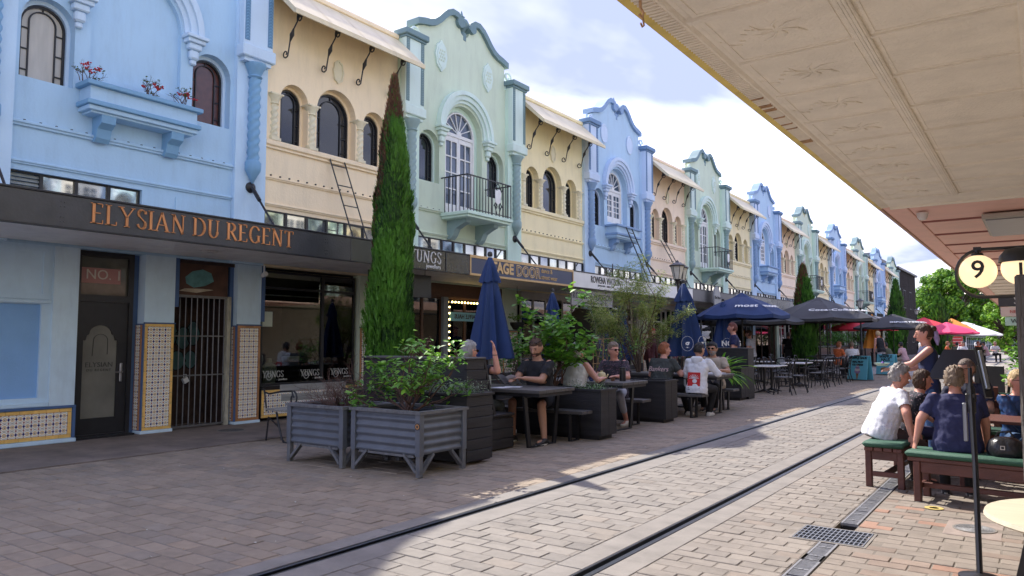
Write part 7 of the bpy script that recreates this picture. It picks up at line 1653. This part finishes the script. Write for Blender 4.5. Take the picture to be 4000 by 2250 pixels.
person('short-haired woman in sunglasses and a dark floral top with pale trousers', -5.86, 11.3, pi, G1, skin='pink', hair='ash', style='messy', glasses='sun', shirt=fl1, pants=cLg, plen='crop', shoes=sW, lean=.12, turn=-1.15, build=1.1, wr=(.12, .40, .82), wl=(-.22, .42, .80), knees=((-.30, .46, .50), (.08, .46, .5)), feet=((-.28, .2, .08), (.1, .42, .08)))
def backprint(s, z, sz, m_, ang=0):
    def fn(t, d):
        b_ = d['P'] + d['up'] * z - d['fr'] * .15; inst('printed_text', text_mesh('printed_text', s, sz, m_, shear=.3), d['shirt'], b_, (pi / 2 - .12, ang, 0))
    return fn
person('ginger man in a dark grey t-shirt with pink script on the back', -5.78, 12.9, -.12, G1, skin='pink', hair='ginger', style='messy', shirt=cGr, pants=cB, shoes=sB, lean=.22, turn=.6, build=1.25, wr=(.22, .40, .80), knees=((-.15, .42, .5), (.18, .44, .5)), feet=((-.1, .5, .08), (.2, .62, .08)), extra=backprint('Bankers', .30, .13, M('pink_print', (.6, .42, .40), .7, 0)))
def hood(t, d):
    q = MB(); q.add([(-.075, 0, -.1), (.075, 0, -.1), (.075, 0, .08), (-.075, 0, .08)], [(0, 1, 2, 3)]); o = q.build('red_print', M('red_print', (.55, .02, .02), .7, .08), d['shirt']); o.location = d['P'] + d['up'] * .17 - d['fr'] * .142; o.rotation_euler = (-.12, 0, 0); o.scale = (1.6, 1, 1.35); o.location += Vector((0, -.012, -.02))
    q = MB(); [q.bar((0, -.002, 0), (.06 * cos(a), -.002, .055 * sin(a)), .005) for a in [pi * k / 8 for k in range(9)]]; q.lathe([(.001, 0), (.028, 0), (.001, .001)], n=12, T=Matrix.Translation((.01, -.003, -.035)) @ Matrix.Rotation(pi / 2, 4, 'X')); q.build('sunburst', cW, o)
    q = MB(); [q.box(-.07, -.002, -.13 - .02 * k, .07 - .02 * k, -.001, -.122 - .02 * k) for k in range(2)]; q.build('print_lines', mltr, o)
    q = MB(); n_ = d['nk'] - d['up'] * .04 - d['fr'] * .08; loft(q, [(n_ - d['up'] * .09, .04, .03, Vector((1, 0, 0)), d['fr']), (n_ - d['up'] * .03, .10, .055, Vector((1, 0, 0)), d['fr']), (n_ + d['up'] * .03, .11, .06, Vector((1, 0, 0)), d['fr']), (n_ + d['up'] * .055, .085, .04, Vector((1, 0, 0)), d['fr'])]); q.build('hood', cW, d['shirt'], True)
person('dark-haired youth in a white hooded top with a red print, back to the camera', -5.12, 13.0, -.05, G1, skin='tan', hair='black', style='short', shirt=cW, sleeve='elbow', pants=cB, shoes=sW, lean=.18, turn=.35, tilt=.1, build=1.05, wr=(.26, .42, .80), knees=((-.22, .36, .5), (.16, .38, .5)), feet=((-.3, .3, .08), (.05, .42, .08)), extra=hood)
person('bearded man in sunglasses and a beige polo facing the white hooded top', -5.42, 14.72, pi + .1, G1, skin='tan', hair='black', style='messy', beard='grey', glasses='sun', shirt=cKh, pants=cB, shoes=sB, lean=.15, turn=.1, build=1.12, wr=(.2, .42, .80), wl=(-.22, .40, .80))
person('dark-haired man in navy resting his chin on his hand', -5.85, 15.9, pi - .2, G1, skin='dark', hair='black', style='short', shirt=cNv, pants=cB, shoes=sB, lean=.25, wr=(.06, .28, 1.16), wl=(-.25, .4, .8), elbow=(.3, .6, -.8), vox=.014)
G2 = 'people standing along the street'
person('auburn-haired person in a navy t-shirt standing behind the stepped black planter', -6.35, 18.75, pi / 2 + .3, G2, skin='pink', hair='red', style='short', shirt=cNv, pants=cB, shoes=sB, stand=True, scale=1.05, lean=.06, vox=.015)
person('person in a grey-blue t-shirt holding a drink beneath the black parasols', -8.1, 25.6, pi / 2, G2, skin='pink', hair='brown', shirt=cLg, pants=cGr, shoes=sB, stand=True, vox=.017)
person('man in a black t-shirt and beige shorts walking away beside the second cypress', -9.2, 34.2, .2, G2, skin='pink', hair='stubble', style='crop', shirt=cB, pants=cKh, plen='shorts', shoes=sB, stand=True, scale=1.02, vox=.018)
person('person in a pink patterned shirt behind the ring-logo parasol', -8.15, 19.4, -pi / 2, G2, skin='pink', hair='grey', shirt=floral('floral_pink', (.62, .30, .30), [(.7, .5, .5), (.5, .2, .2)], 30), pants=cKh, shoes=sB, stand=True, lean=.3, vox=.017)
person('person in a red cap and dark red shirt outside the white-lettered shop', -9.25, 19.9, -pi / 2, G2, skin='pink', hair='ginger', style='cap', shirt=cloth('maroon', (.09, .02, .02)), sleeve='long', pants=cB, shoes=sB, stand=True, vox=.017)
def vest(t, d): pass
person('waiter in a light cap, white sleeves and a black waistcoat leaning over a table', -5.9, 37.0, .9, G2, skin='pink', hair='blonde', style='short', shirt=cB, sleeve='none', pants=cLg, shoes=sB, stand=True, lean=.25, vox=.018, scale=1.05)
G3 = 'diners seated beyond the cyan boards'
da = person('diner in orange sitting behind the nearer cyan board', -6.75, 32.2, -.6, G3, skin='pink', hair='ginger', style='messy', shirt=cOr, pants=cB, shoes=sB, vox=.018)
db = person('diner in white sitting behind the nearer cyan board', -6.35, 33.0, .4, G3, skin='pink', hair='ash', shirt=cW, pants=cB, shoes=sB, vox=.018)
dc = person('diner in olive bending over the table right of the farther cyan board', -5.75, 38.6, 1.2, G3, skin='tan', hair='black', shirt=cloth('olive', (.08, .085, .045)), pants=cKh, shoes=sB, lean=.4, vox=.02, build=1.1)
dd = person('diner in pale pink just right of the one in olive', -5.3, 39.6, 1.2, G3, skin='tan', hair='black', shirt=cloth('pale_pink', (.55, .35, .36)), pants=cKh, shoes=sB, lean=.3, vox=.02)
ms = random.Random(5); nm = ['leftmost', 'second', 'third', 'fourth', 'fifth', 'sixth', 'seventh', 'rightmost']
for i in range(8):
    o = copy_tree([da, dc, dd, db][i % 4]); o.location = (-4.9 + .33 * i, 52 + ms.uniform(-2, 4) + i * .8, 0); o.rotation_euler.z = ms.uniform(0, 6.28); o['label'] = nm[i] + ' of the far diners under the pink and orange parasols'; o['group'] = 'far diners under the bright parasols'
# right-hand group
G4 = 'people round the red-brown table at the right'
person('grey-haired man in a pale patterned shirt leaning forward on the left bench', -1.33, 8.12, -1.0, G4, scale=.82, seat=.52, skin='pink', hair='grey', style='curly', shirt=fl2, pants=cBr, shoes=sB, lean=.38, turn=.15, tilt=.1, build=1.28, wr=(.38, .18, .60), wl=(-.05, .42, .62), elbow=(.8, -.3, -.2), knees=((-.15, .42, .44), (.12, .42, .44)), vox=.009)
person('person in a floral top beside the man in the pale shirt, mostly hidden', -1.18, 8.75, -1.2, G4, seat=.47, skin='pink', hair='brown', style='bob', shirt=floral('floral_black_white', (.02, .02, .03), [(.5, .45, .45), (.2, .12, .15)], 30), pants=cNv, shoes=sB, lean=.3, wr=(.1, .45, .62), wl=(-.1, .45, .62), scale=.79)
person('curly-haired woman in a navy top with her back to the camera', -.63, 7.52, .12, G4, scale=.79, seat=.54, skin='pink', hair='ash', style='curly', shirt=cNv, pants=cB, shoes=sB, lean=.16, turn=.15, build=1.32, wl=(-.40, .0, .62), wr=(.3, .3, .55), elbow=(.9, -.2, .1), vox=.009)
person('close-cropped man in sunglasses and a navy polo facing the camera', -.66, 9.35, pi - .25, G4, scale=.88, seat=.44, skin='tan', hair='stubble', style='crop', glasses='sun', shirt=cloth('navy_polo', (.015, .018, .04)), pants=cB, shoes=sB, lean=.05, turn=.45, tilt=.12, build=1.12, vox=.010)
person('blonde woman in sunglasses and a shiny blue top at the right edge', -.24, 8.95, pi - .5 + 1.1, G4, scale=.80, seat=.44, skin='pink', hair='blonde', style='messy', glasses='sun', shirt=M('blue_satin', (.025, .07, .19), .35, .2, 12, .4, 16), sleeve='long', pants=cDn, shoes=sT, lean=.08, turn=-.2, build=1.0, wr=(.05, .34, .55), wl=(-.1, .34, .52), vox=.010)
def tray(t, d):
    q = MB(); q.lathe([(.001, 0), (.05, 0), (.09, .035), (.085, .035), (.045, .008), (.001, .008)], n=18); o = q.build('serving_bowl', M('mint_china', (.38, .55, .45), .3, .05), None, True); tag(o, 'pale green bowl carried by the standing waitress', 'bowl'); o.location = t.matrix_basis @ (d['wl'] + Vector((-.02, .12, .03))); q = MB(); q.lathe([(.001, .02), (.02, .035), (.001, .06)], (.01, 0, 0), n=8); q.build('violet_flower', M('violet', (.12, .03, .3), .6), o)
    q = MB(); pts = [d['Th'] @ Vector((x_, -.10 - .03 * k_, z_)) for x_, z_, k_ in ((0, .06, 0), (.01, .0, .6), (0, -.08, .8), (-.01, -.15, .5))]; q.tube(pts, [.03, .04, .035, .012], 8); q.build('hair_scarf', M('lilac_scarf', (.45, .36, .6), .6, .3, 20), t, True)
t_ = person('waitress in a sleeveless navy top and blue jeans standing with a pale green bowl', -1.12, 10.25, pi / 2 + .25, G4, skin='pink', hair='brown', style='bun', shirt=cloth('navy_satin', (.02, .03, .09)), sleeve='none', pants=cDn, shoes=sW, stand=True, lean=.04, tilt=.15, turn=0, scale=.9, wr=(.14, .36, 1.12), wl=(-.10, .46, 1.16), build=.88, vox=.009, extra=tray)

bpy.data.scenes.remove(TS_)
# ================================================================ PLANTS
def gm(nm, col, rough=.5, var=.3, sc=3, tr=.25):
    m = M(nm, col, rough, var, sc, spec=.4); t = m.node_tree; b_ = t.nodes['Principled BSDF']; c = b_.inputs['Base Color'].links[0].from_socket
    td = t.nodes.new('ShaderNodeBsdfTranslucent'); hs = t.nodes.new('ShaderNodeHueSaturation'); hs.inputs['Value'].default_value = 1.7; t.links.new(c, hs.inputs['Color']); t.links.new(hs.outputs[0], td.inputs[0]); mx_ = t.nodes.new('ShaderNodeMixShader'); mx_.inputs[0].default_value = tr
    o = [n for n in t.nodes if n.type == 'OUTPUT_MATERIAL'][0]; t.links.new(b_.outputs[0], mx_.inputs[1]); t.links.new(td.outputs[0], mx_.inputs[2]); t.links.new(mx_.outputs[0], o.inputs[0]); return m
mbark = M('bark', (.10, .065, .045), .85, .3, 12, .5, 40); mtwig = M('twig_brown', (.10, .055, .04), .85, .35, 20)
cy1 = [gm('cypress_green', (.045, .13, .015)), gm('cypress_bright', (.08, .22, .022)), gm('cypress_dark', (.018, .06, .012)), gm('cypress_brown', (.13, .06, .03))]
CPR = [(0, .85), (.12, .97), (.3, 1), (.5, .94), (.64, .72), (.78, .56), (.89, .32), (1, .02)]
def cprof(u):
    for (a, x_), (b_, y_) in zip(CPR, CPR[1:]):
        if u <= b_: return x_ + (y_ - x_) * (u - a) / (b_ - a)
    return .02
def cypress(label, x, y, h, r_, n=9000, seed=1, brown=True, z0=.3, sz=1.):
    rr = random.Random(seed); t = thing('cypress_tree', label, 'tree', (x, y, 0), 0, 'narrow cypress trees in the street'); q = MB()
    lumps = [(rr.uniform(0, 6.28), rr.uniform(.05, .9), rr.uniform(.05, .16)) for _ in range(34)]
    for i in range(n):
        u = rr.random() ** .85; z = z0 + (h - z0) * u
        prof = cprof(u)
        a = rr.uniform(0, 6.28); lump = sum(w_ for la, lu, w_ in lumps if abs(((a - la + pi) % (2 * pi)) - pi) < .5 and abs(u - lu) < .07)
        R_ = r_ * (prof * (.84 + lump) + .015); d = R_ * (1 - abs(rr.gauss(0, .13))); px_, py_ = d * cos(a), d * sin(a)
        L_ = rr.uniform(.05, .12) * sz * (1.1 if u < .9 else 1.2); w_ = rr.uniform(.006, .012) * sz
        dx, dy = cos(a) * rr.uniform(.08, .4) + rr.uniform(-.2, .2), sin(a) * rr.uniform(.08, .4) + rr.uniform(-.2, .2); dv = Vector((dx, dy, 1)).normalized() * L_
        p = Vector((px_, py_, z)); sd = Vector((-sin(a + rr.uniform(-.8, .8)), cos(a + rr.uniform(-.8, .8)), rr.uniform(-.2, .2))).normalized() * w_
        side = ((a - 4.1 + pi) % (2 * pi)) - pi
        br = brown and ((u > .87) or (u > .62 and abs(side) < .45 + (u - .62) * 2 and rr.random() < .8) or (u > .35 and abs(side + .05) < .22 and rr.random() < .5))
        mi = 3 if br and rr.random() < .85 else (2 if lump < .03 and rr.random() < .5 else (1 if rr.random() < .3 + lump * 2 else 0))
        q.add([p - sd, p + sd, p + dv * .6 + sd * .9, p + dv, p + dv * .6 - sd * .9], [(0, 1, 2, 3, 4)], mi)
        if i % 2: q.add([p + dv * .3, p + dv * .3 + sd * 2.6 + dv * .35, p + dv * .62], [(0, 1, 2)], mi); q.add([p + dv * .3, p + dv * .3 - sd * 2.6 + dv * .35, p + dv * .62], [(0, 1, 2)], mi)
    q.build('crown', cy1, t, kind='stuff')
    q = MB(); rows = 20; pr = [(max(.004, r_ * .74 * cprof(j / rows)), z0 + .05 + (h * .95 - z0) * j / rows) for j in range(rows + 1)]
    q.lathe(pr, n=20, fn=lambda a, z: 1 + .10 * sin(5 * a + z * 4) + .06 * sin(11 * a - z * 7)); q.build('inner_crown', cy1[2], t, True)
    q = MB(); q.tube([(0, 0, 0), (0, 0, h * .6)], [.08, .03], 8); q.build('trunk', mbark, t)
    return t
cypress('tall narrow cypress with a browned tip, nearest the camera', -7.95, 8.1, 5.36, .355, 34000, 3)
cypress('second narrow cypress, growing through the black parasols', -8.1, 32.6, 4.4, .5, 6000, 5, brown=True, sz=2.4)
cypress('third narrow cypress near the end of the pastel terrace', -8.1, 57.2, 5.35, .62, 3500, 6, brown=False, sz=3.2)
cypress('farthest dark cypress in front of the bright green tree', -6.2, 64, 4.75, .85, 2500, 7, brown=False, sz=3)
def leaf_mesh(nm, L_, w_, mat, curl=.15):
    q = MB(); v = [(0, 0, 0)]; q.add([(0, 0, 0), (w_ * .38, L_ * .28, .02 * L_), (w_ * .5, L_ * .55, -.02 * L_), (w_ * .25, L_ * .85, -.1 * L_), (0, L_, -curl * L_), (-w_ * .25, L_ * .85, -.1 * L_), (-w_ * .5, L_ * .55, -.02 * L_), (-w_ * .38, L_ * .28, .02 * L_), (0, L_ * .5, -.07 * L_)], [(0, 1, 8), (1, 2, 8), (2, 3, 8), (3, 4, 8), (4, 5, 8), (5, 6, 8), (6, 7, 8), (7, 0, 8)]); return q.mesh(nm, mat, True)
def shrub(label, name, x, y, z, h, spread, nb, leaves, lmats, L_, w_, seed, stem=.010, grp=None, bare=0, bark=mtwig, up=.9, per=5, clust=1, parts=True, sub=3):
    """branching stems with leaves along the outer half; the leaves that show largest are single parts"""
    rr = random.Random(seed); t = thing(name, label, 'tree' if name.endswith('tree') else 'plant', (x, y, z), 0, grp); q = MB(); tips = []
    def grow(p, d, l, r0, lev):
        pts = [p]; rs = [r0]; n = 5
        for i in range(n): d = (d + Vector((rr.gauss(0, .16), rr.gauss(0, .16), rr.gauss(.03, .10)))).normalized(); p = p + d * l / n; pts.append(p); rs.append(r0 * (1 - .6 * (i + 1) / n)); 
        q.tube([tuple(a) for a in pts], rs, 5)
        for i, a in enumerate(pts[1:]):
            if lev >= sub - 1 and rr.random() > .1: tips.append((a, d))
            if lev < sub and i >= 1:
                for _ in range(rr.choice((0, 1, 1))): nd = (d + Vector((rr.gauss(0, .7), rr.gauss(0, .7), rr.gauss(.1, .35)))).normalized(); grow(a, nd, l * rr.uniform(.4, .62), r0 * .5, lev + 1)
        tips.append((p, d))
    for i in range(nb):
        a = rr.uniform(0, 6.28); s_ = rr.uniform(.1, 1) * spread; grow(Vector((rr.uniform(-.08, .08), rr.uniform(-.08, .08), 0)), Vector((s_ * cos(a), s_ * sin(a), up)).normalized(), h * rr.uniform(.55, .85), stem, 0)
    q.build('branches', bark, t)
    if leaves:
        ms_ = [leaf_mesh('leaf', L_, w_, m_) for m_ in lmats]; fld = MB(); cnt = 0; rr.shuffle(tips); k = 0
        for i in range(leaves):
            p, d = tips[i % len(tips)]; a = rr.uniform(0, 6.28); s_ = rr.uniform(.65, 1.25); M_ = Matrix.Translation(p + Vector((rr.gauss(0, .012), rr.gauss(0, .012), rr.gauss(0, .012))) * clust) @ Matrix.Rotation(a, 4, 'Z') @ Matrix.Rotation(rr.uniform(-.6, .7), 4, 'X') @ Matrix.Rotation(rr.uniform(-.5, .5), 4, 'Y'); mi = min(len(lmats) - 1, int(rr.random() ** 1.2 * len(lmats)))
            if parts and i < 290:
                o = inst('leaf', ms_[mi], t); o.matrix_basis = M_ @ Matrix.Scale(s_, 4)
            else:
                me = ms_[mi]; fld.add([v.co * s_ for v in me.vertices], [tuple(f.vertices) for f in me.polygons], mi, M_)
        if fld.v: fld.build('foliage', lmats, t, True, kind='stuff')
    return t
lg = [gm('leaf_mid', (.10, .25, .03)), gm('leaf_bright', (.20, .40, .045)), gm('leaf_deep', (.05, .14, .02))]
sv = [gm('leaf_silver', (.20, .25, .15)), gm('leaf_sage', (.13, .18, .10))]
shrub('bushy green leafy shrub in the nearer corrugated planter', 'leafy_shrub', -5.62, 6.0, .56, .72, 2.1, 14, 1100, lg[:2] + lg[:1], .085, .038, 11, .014, clust=2)
shrub('bare brown twiggy shrub in the left corrugated planter', 'twiggy_shrub', -6.62, 5.95, .56, .5, 2.4, 60, 40, [gm('leaf_brown', (.12, .06, .03))], .03, .012, 12, .006, up=.6)
def ground_sprigs(label, x0, x1, y0, y1, z, n, mats, L_=.11, seed=1, name='trailing_plant', hgt=.12):
    rr = random.Random(seed); t = thing(name, label, 'plant', ((x0 + x1) / 2, (y0 + y1) / 2, z)); q = MB()
    for i in range(n):
        p = Vector((rr.uniform(x0 - x1, x1 - x0) / 2, rr.uniform(y0 - y1, y1 - y0) / 2, rr.uniform(-.02, hgt * .3))); a = rr.uniform(0, 6.28); d = Vector((cos(a) * .7, sin(a) * .7, rr.uniform(.3, 1.2))).normalized() * L_ * rr.uniform(.6, 1.4)
        for k in range(5):
            c = p + d * (k / 4.0); b_ = rr.uniform(0, 6.28); e = Vector((cos(b_), sin(b_), .5)) * .028; s_ = Vector((-sin(b_), cos(b_), 0)) * .006; q.add([c, c + e * .5 + s_, c + e, c + e * .5 - s_], [(0, 1, 2, 3)], rr.randrange(len(mats)))
    q.build('foliage', mats, t, kind='stuff'); return t
ground_sprigs('silvery trailing plants filling the low black planter by the booth', -6.4, -5.22, 6.5, 6.92, .75, 520, sv, .15, 2)
ground_sprigs('silvery trailing plants at the street end of the second black planter', -5.6, -5.05, 9.22, 9.64, .66, 150, sv + lg[:1], .12, 3)
shrub('dried brown flower stems along the back of the booth', 'dried_stems', -6.5, 7.12, 1.1, .26, 1.0, 30, 160, [gm('dry_russet', (.22, .09, .05)), gm('dry_tan', (.3, .18, .10))], .02, .012, 14, .003, parts=False)
shrub('big round-leaved green shrub between the first two tables', 'leafy_shrub', -6.0, 9.45, .62, 1.05, 1.05, 12, 1300, lg[:2] + lg[:1], .095, .085, 15, .013, clust=2.2)
shrub('small round-leaved green bush left of the big one', 'leafy_shrub', -6.9, 9.6, .62, .8, .9, 6, 320, [lg[0], lg[2]], .07, .06, 16, .01, clust=2, parts=False)
shrub('climbing green plant on the cane trellis', 'climbing_plant', -6.85, 12.5, .6, .7, .8, 7, 330, lg, .06, .045, 17, .008, parts=False)
ft = [gm('feathery_yellow_green', (.30, .36, .08)), gm('feathery_green', (.14, .24, .05)), gm('feathery_pale', (.42, .43, .18))]
t = shrub('airy feathery tree with pale yellow-green tips behind the woman in the floral top', 'feathery_tree', -6.6, 13.75, .5, 1.9, .42, 10, 12000, ft, .075, .013, 19, .022, bark=mbark, clust=4, parts=False, up=1.3)
shrub('variegated leafy bush behind the big ring-logo parasol', 'leafy_shrub', -6.7, 16.3, .7, .8, .9, 8, 500, [sv[0], lg[0], gm('leaf_cream', (.3, .33, .16))], .06, .035, 20, .01, parts=False, clust=2)
shrub('small leafy sapling between the trellis and the feathery tree', 'young_tree', -6.75, 13.0, .6, 1.0, .5, 4, 260, lg, .05, .03, 24, .012, parts=False, clust=2)
def strap(label, x, y, z, n, L_, w_, mats, seed, name='strap_leaved_plant', droop=.9, trunk=0, cat='plant'):
    rr = random.Random(seed); t = thing(name, label, cat, (x, y, z))
    if trunk: q = MB(); q.tube([(0, 0, -trunk), (.02, 0, -trunk / 2), (0, 0, 0)], [.06, .045, .05], 8); q.build('trunk', mbark, t)
    for i in range(n):
        a = rr.uniform(0, 6.28); el = rr.uniform(.15, 1.35); l_ = L_ * rr.uniform(.7, 1.15); v = []; f = []; m_ = 7; p = Vector((0, 0, 0)); s_ = Vector((-sin(a), cos(a), 0))
        for j in range(m_ + 1):
            u = j / m_; w__ = w_ * (sin(pi * min(1, u * .85 + .15)) ** .7) * .5 + .001; v += [tuple(p - s_ * w__), tuple(p + Vector((0, 0, -.15 * w_))), tuple(p + s_ * w__)]; e_ = el - droop * u * 1.4; p = p + Vector((cos(a) * cos(e_), sin(a) * cos(e_), sin(e_))) * l_ / m_
        for j in range(m_): f += [(3 * j, 3 * j + 1, 3 * j + 4, 3 * j + 3), (3 * j + 1, 3 * j + 2, 3 * j + 5, 3 * j + 4)]
        q = MB(); q.add(v, f); q.build('leaf', mats[rr.randrange(len(mats))], t, True)
    return t
strap('bright green strap-leaved plant beside the third table', -5.5, 15.3, .62, 80, .72, .055, [gm('strap_green', (.10, .30, .02)), gm('strap_lime', (.22, .42, .04)), gm('strap_deep', (.04, .14, .015))], 31)
yu = [gm('cabbage_green', (.12, .22, .05)), gm('cabbage_yellow', (.35, .36, .10))]
strap('cabbage tree with a spiky yellow-green head above the timber planter', -8.6, 39.5, 2.3, 55, .95, .07, yu, 32, 'cabbage_tree', .7, 1.3, 'tree')
strap('spiky flax clump at the left end of the timber planter', -8.7, 36.4, 1.1, 40, 1.0, .06, yu, 33, 'flax_plant', .8)
for i, (x, y, s_) in enumerate(((-8.75, 38.2, .7), (-8.75, 41.5, .9), (-8.8, 44, .8), (-8.8, 49, .9))):
    shrub(['round green bush right of the flax clump', 'dark green bush below the cabbage tree', 'green bush between cabbage tree and orange parasol', 'green bush under the small-lettered black parasol'][i], 'planter_bush', x, y, 1.0, s_, 1.2, 8, 700, [lg[0], lg[2]], .12, .05, 40 + i, .015, parts=False, clust=6)
shrub('dark potted bush at the right edge behind the blonde woman', 'potted_bush', -.12, 10.6, .5, .75, .8, 7, 420, lg, .09, .06, 50, .012, parts=False, clust=3); lathe_thing('plant_pot', 'dark tall pot under the bush at the right edge', 'plant pot', (-.12, 10.6, 0), [(.001, 0), (.13, 0), (.17, .5), (.15, .5), (.13, .44), (.001, .44)], mbs)
shrub('hanging basket plant beside the bulb-lit doorway', 'basket_plant', -10.3, 14.75, 1.78, .25, 1.4, 8, 160, lg[:2], .05, .04, 51, .004, parts=False, clust=2); lathe_thing('hanging_basket', 'round dark hanging basket beside the bulb-lit doorway', 'basket', (-10.3, 14.75, 1.62), [(.001, 0), (.1, .03), (.17, .14), (.18, .2), (.15, .2), (.001, .14)], mbs, extra=lambda t: MB().tube([(0, 0, .2), (0, 0, 1.07)], .006, 5).build('chain', mbs, t))
# geraniums on the blue flower box
mgf = M('geranium_red', (.55, .015, .02), .6, .2, 20)
for i, (yy, lab) in enumerate(((-.80, 'red geranium at the left end of the blue wall box'), (.08, 'red geranium in the middle of the blue wall box'), (.58, 'straggly red geranium at the right end of the blue wall box'))):
    t = shrub(lab, 'geranium', WX + .25, BLD[-1].location.y + yy, 5.98 * K, .26, 1.1, 9, 60, [gm('geranium_leaf', (.08, .12, .03))], .035, .03, 60 + i, .006, parts=False, grp='geraniums on the blue wall box'); rr = random.Random(i)
    for k in range(6):
        q = MB(); c = Vector((rr.uniform(-.05, .15), rr.uniform(-.14, .14), rr.uniform(.10, .24))); [q.lathe([(.001, -.012), (.016, 0), (.001, .012)], c + Vector((rr.gauss(0, .018), rr.gauss(0, .018), rr.gauss(0, .01))), 6) for _ in range(7)]; q.build('flower_head', mgf, t)
# broad trees at the end of the street
def broad(label, x, y, h, r_, n, seed, mats, z0=2.2, sz=.4, dens=.5):
    rr = random.Random(seed); t = thing('broadleaf_tree', label, 'tree', (x, y, 0), 0, 'broadleaf trees at the end of the street'); q = MB(); q.tube([(0, 0, 0), (.1, 0, h * .4), (0, 0, h * .7)], [.35, .22, .1], 8)
    cl = []
    for i in range(90):
        a = rr.uniform(0, 6.28); u = rr.random(); z = z0 + (h - z0) * u; R_ = r_ * sqrt(max(.02, 1 - (abs(u - .42) / .62) ** 2)) * rr.uniform(.45, 1.0); c = Vector((R_ * cos(a), R_ * sin(a), z)); cl.append((c, rr.uniform(.12, .22) * r_)); q.tube([(0, 0, h * .35), tuple(c * .5 + Vector((0, 0, h * .22))), tuple(c)], [.12, .07, .02], 5)
    q.build('trunk', mbark, t); q = MB()
    for i in range(n):
        c, cr_ = cl[i % len(cl)]; d = Vector((rr.gauss(0, 1), rr.gauss(0, 1), rr.gauss(0, .7))).normalized() * cr_ * rr.uniform(.55, 1.1); p = c + d; nrm = (d.normalized() + Vector((0, 0, .5)) + Vector((rr.gauss(0, .4), rr.gauss(0, .4), rr.gauss(0, .3)))).normalized(); a_ = nrm.orthogonal().normalized(); b_ = nrm.cross(a_); s_ = sz * rr.uniform(.5, 1.1)
        q.add([p - a_ * s_ * .5, p - b_ * s_ * .3, p + a_ * s_ * .5 - nrm * s_ * .12, p + b_ * s_ * .3], [(0, 1, 2, 3)], rr.randrange(len(mats)))
    q.build('crown', mats, t, kind='stuff'); return t
bl = [gm('tree_green', (.12, .27, .02)), gm('tree_lime', (.24, .42, .035)), gm('tree_deep', (.06, .16, .015))]
broad('big bright green tree at the end of the street', -9.5, 118, 10.8, 5.0, 30000, 71, bl, 2.0, .55)
broad('second bright green tree left of the big one, by the dark timber building', -14.2, 112, 7.6, 3.2, 5000, 72, bl, 1.5, .5)
broad('smaller lime-green tree beyond the blade signs at the right', -2.9, 92, 5.6, 2.3, 6000, 73, [bl[1], bl[0]], .8, .4)
broad('green tree behind the far fence', -5.6, 128, 7.5, 3.5, 5000, 74, bl, 1.5, .5)
# fallen leaves and scraps
rr = random.Random(9); q = MB()
for i in range(60):
    x, y = rr.uniform(-8, -4.2), rr.uniform(2.2, 14); a = rr.uniform(0, 6.28); s_ = rr.uniform(.008, .02); q.add([(x + s_ * cos(a), y + s_ * sin(a), .006), (x - s_ * .5 * sin(a), y + s_ * .5 * cos(a), .012), (x - s_ * cos(a), y - s_ * sin(a), .006), (x + s_ * .5 * sin(a), y - s_ * .5 * cos(a), .01)], [(0, 1, 2, 3)], rr.randrange(2))
o = q.build('fallen_leaves', [M('dry_leaf', (.3, .2, .1), .8), M('pale_scrap', (.5, .48, .42), .8)]); tag(o, 'small dry leaves and scraps scattered on the shaded paving', 'leaf litter'); o['kind'] = 'stuff'
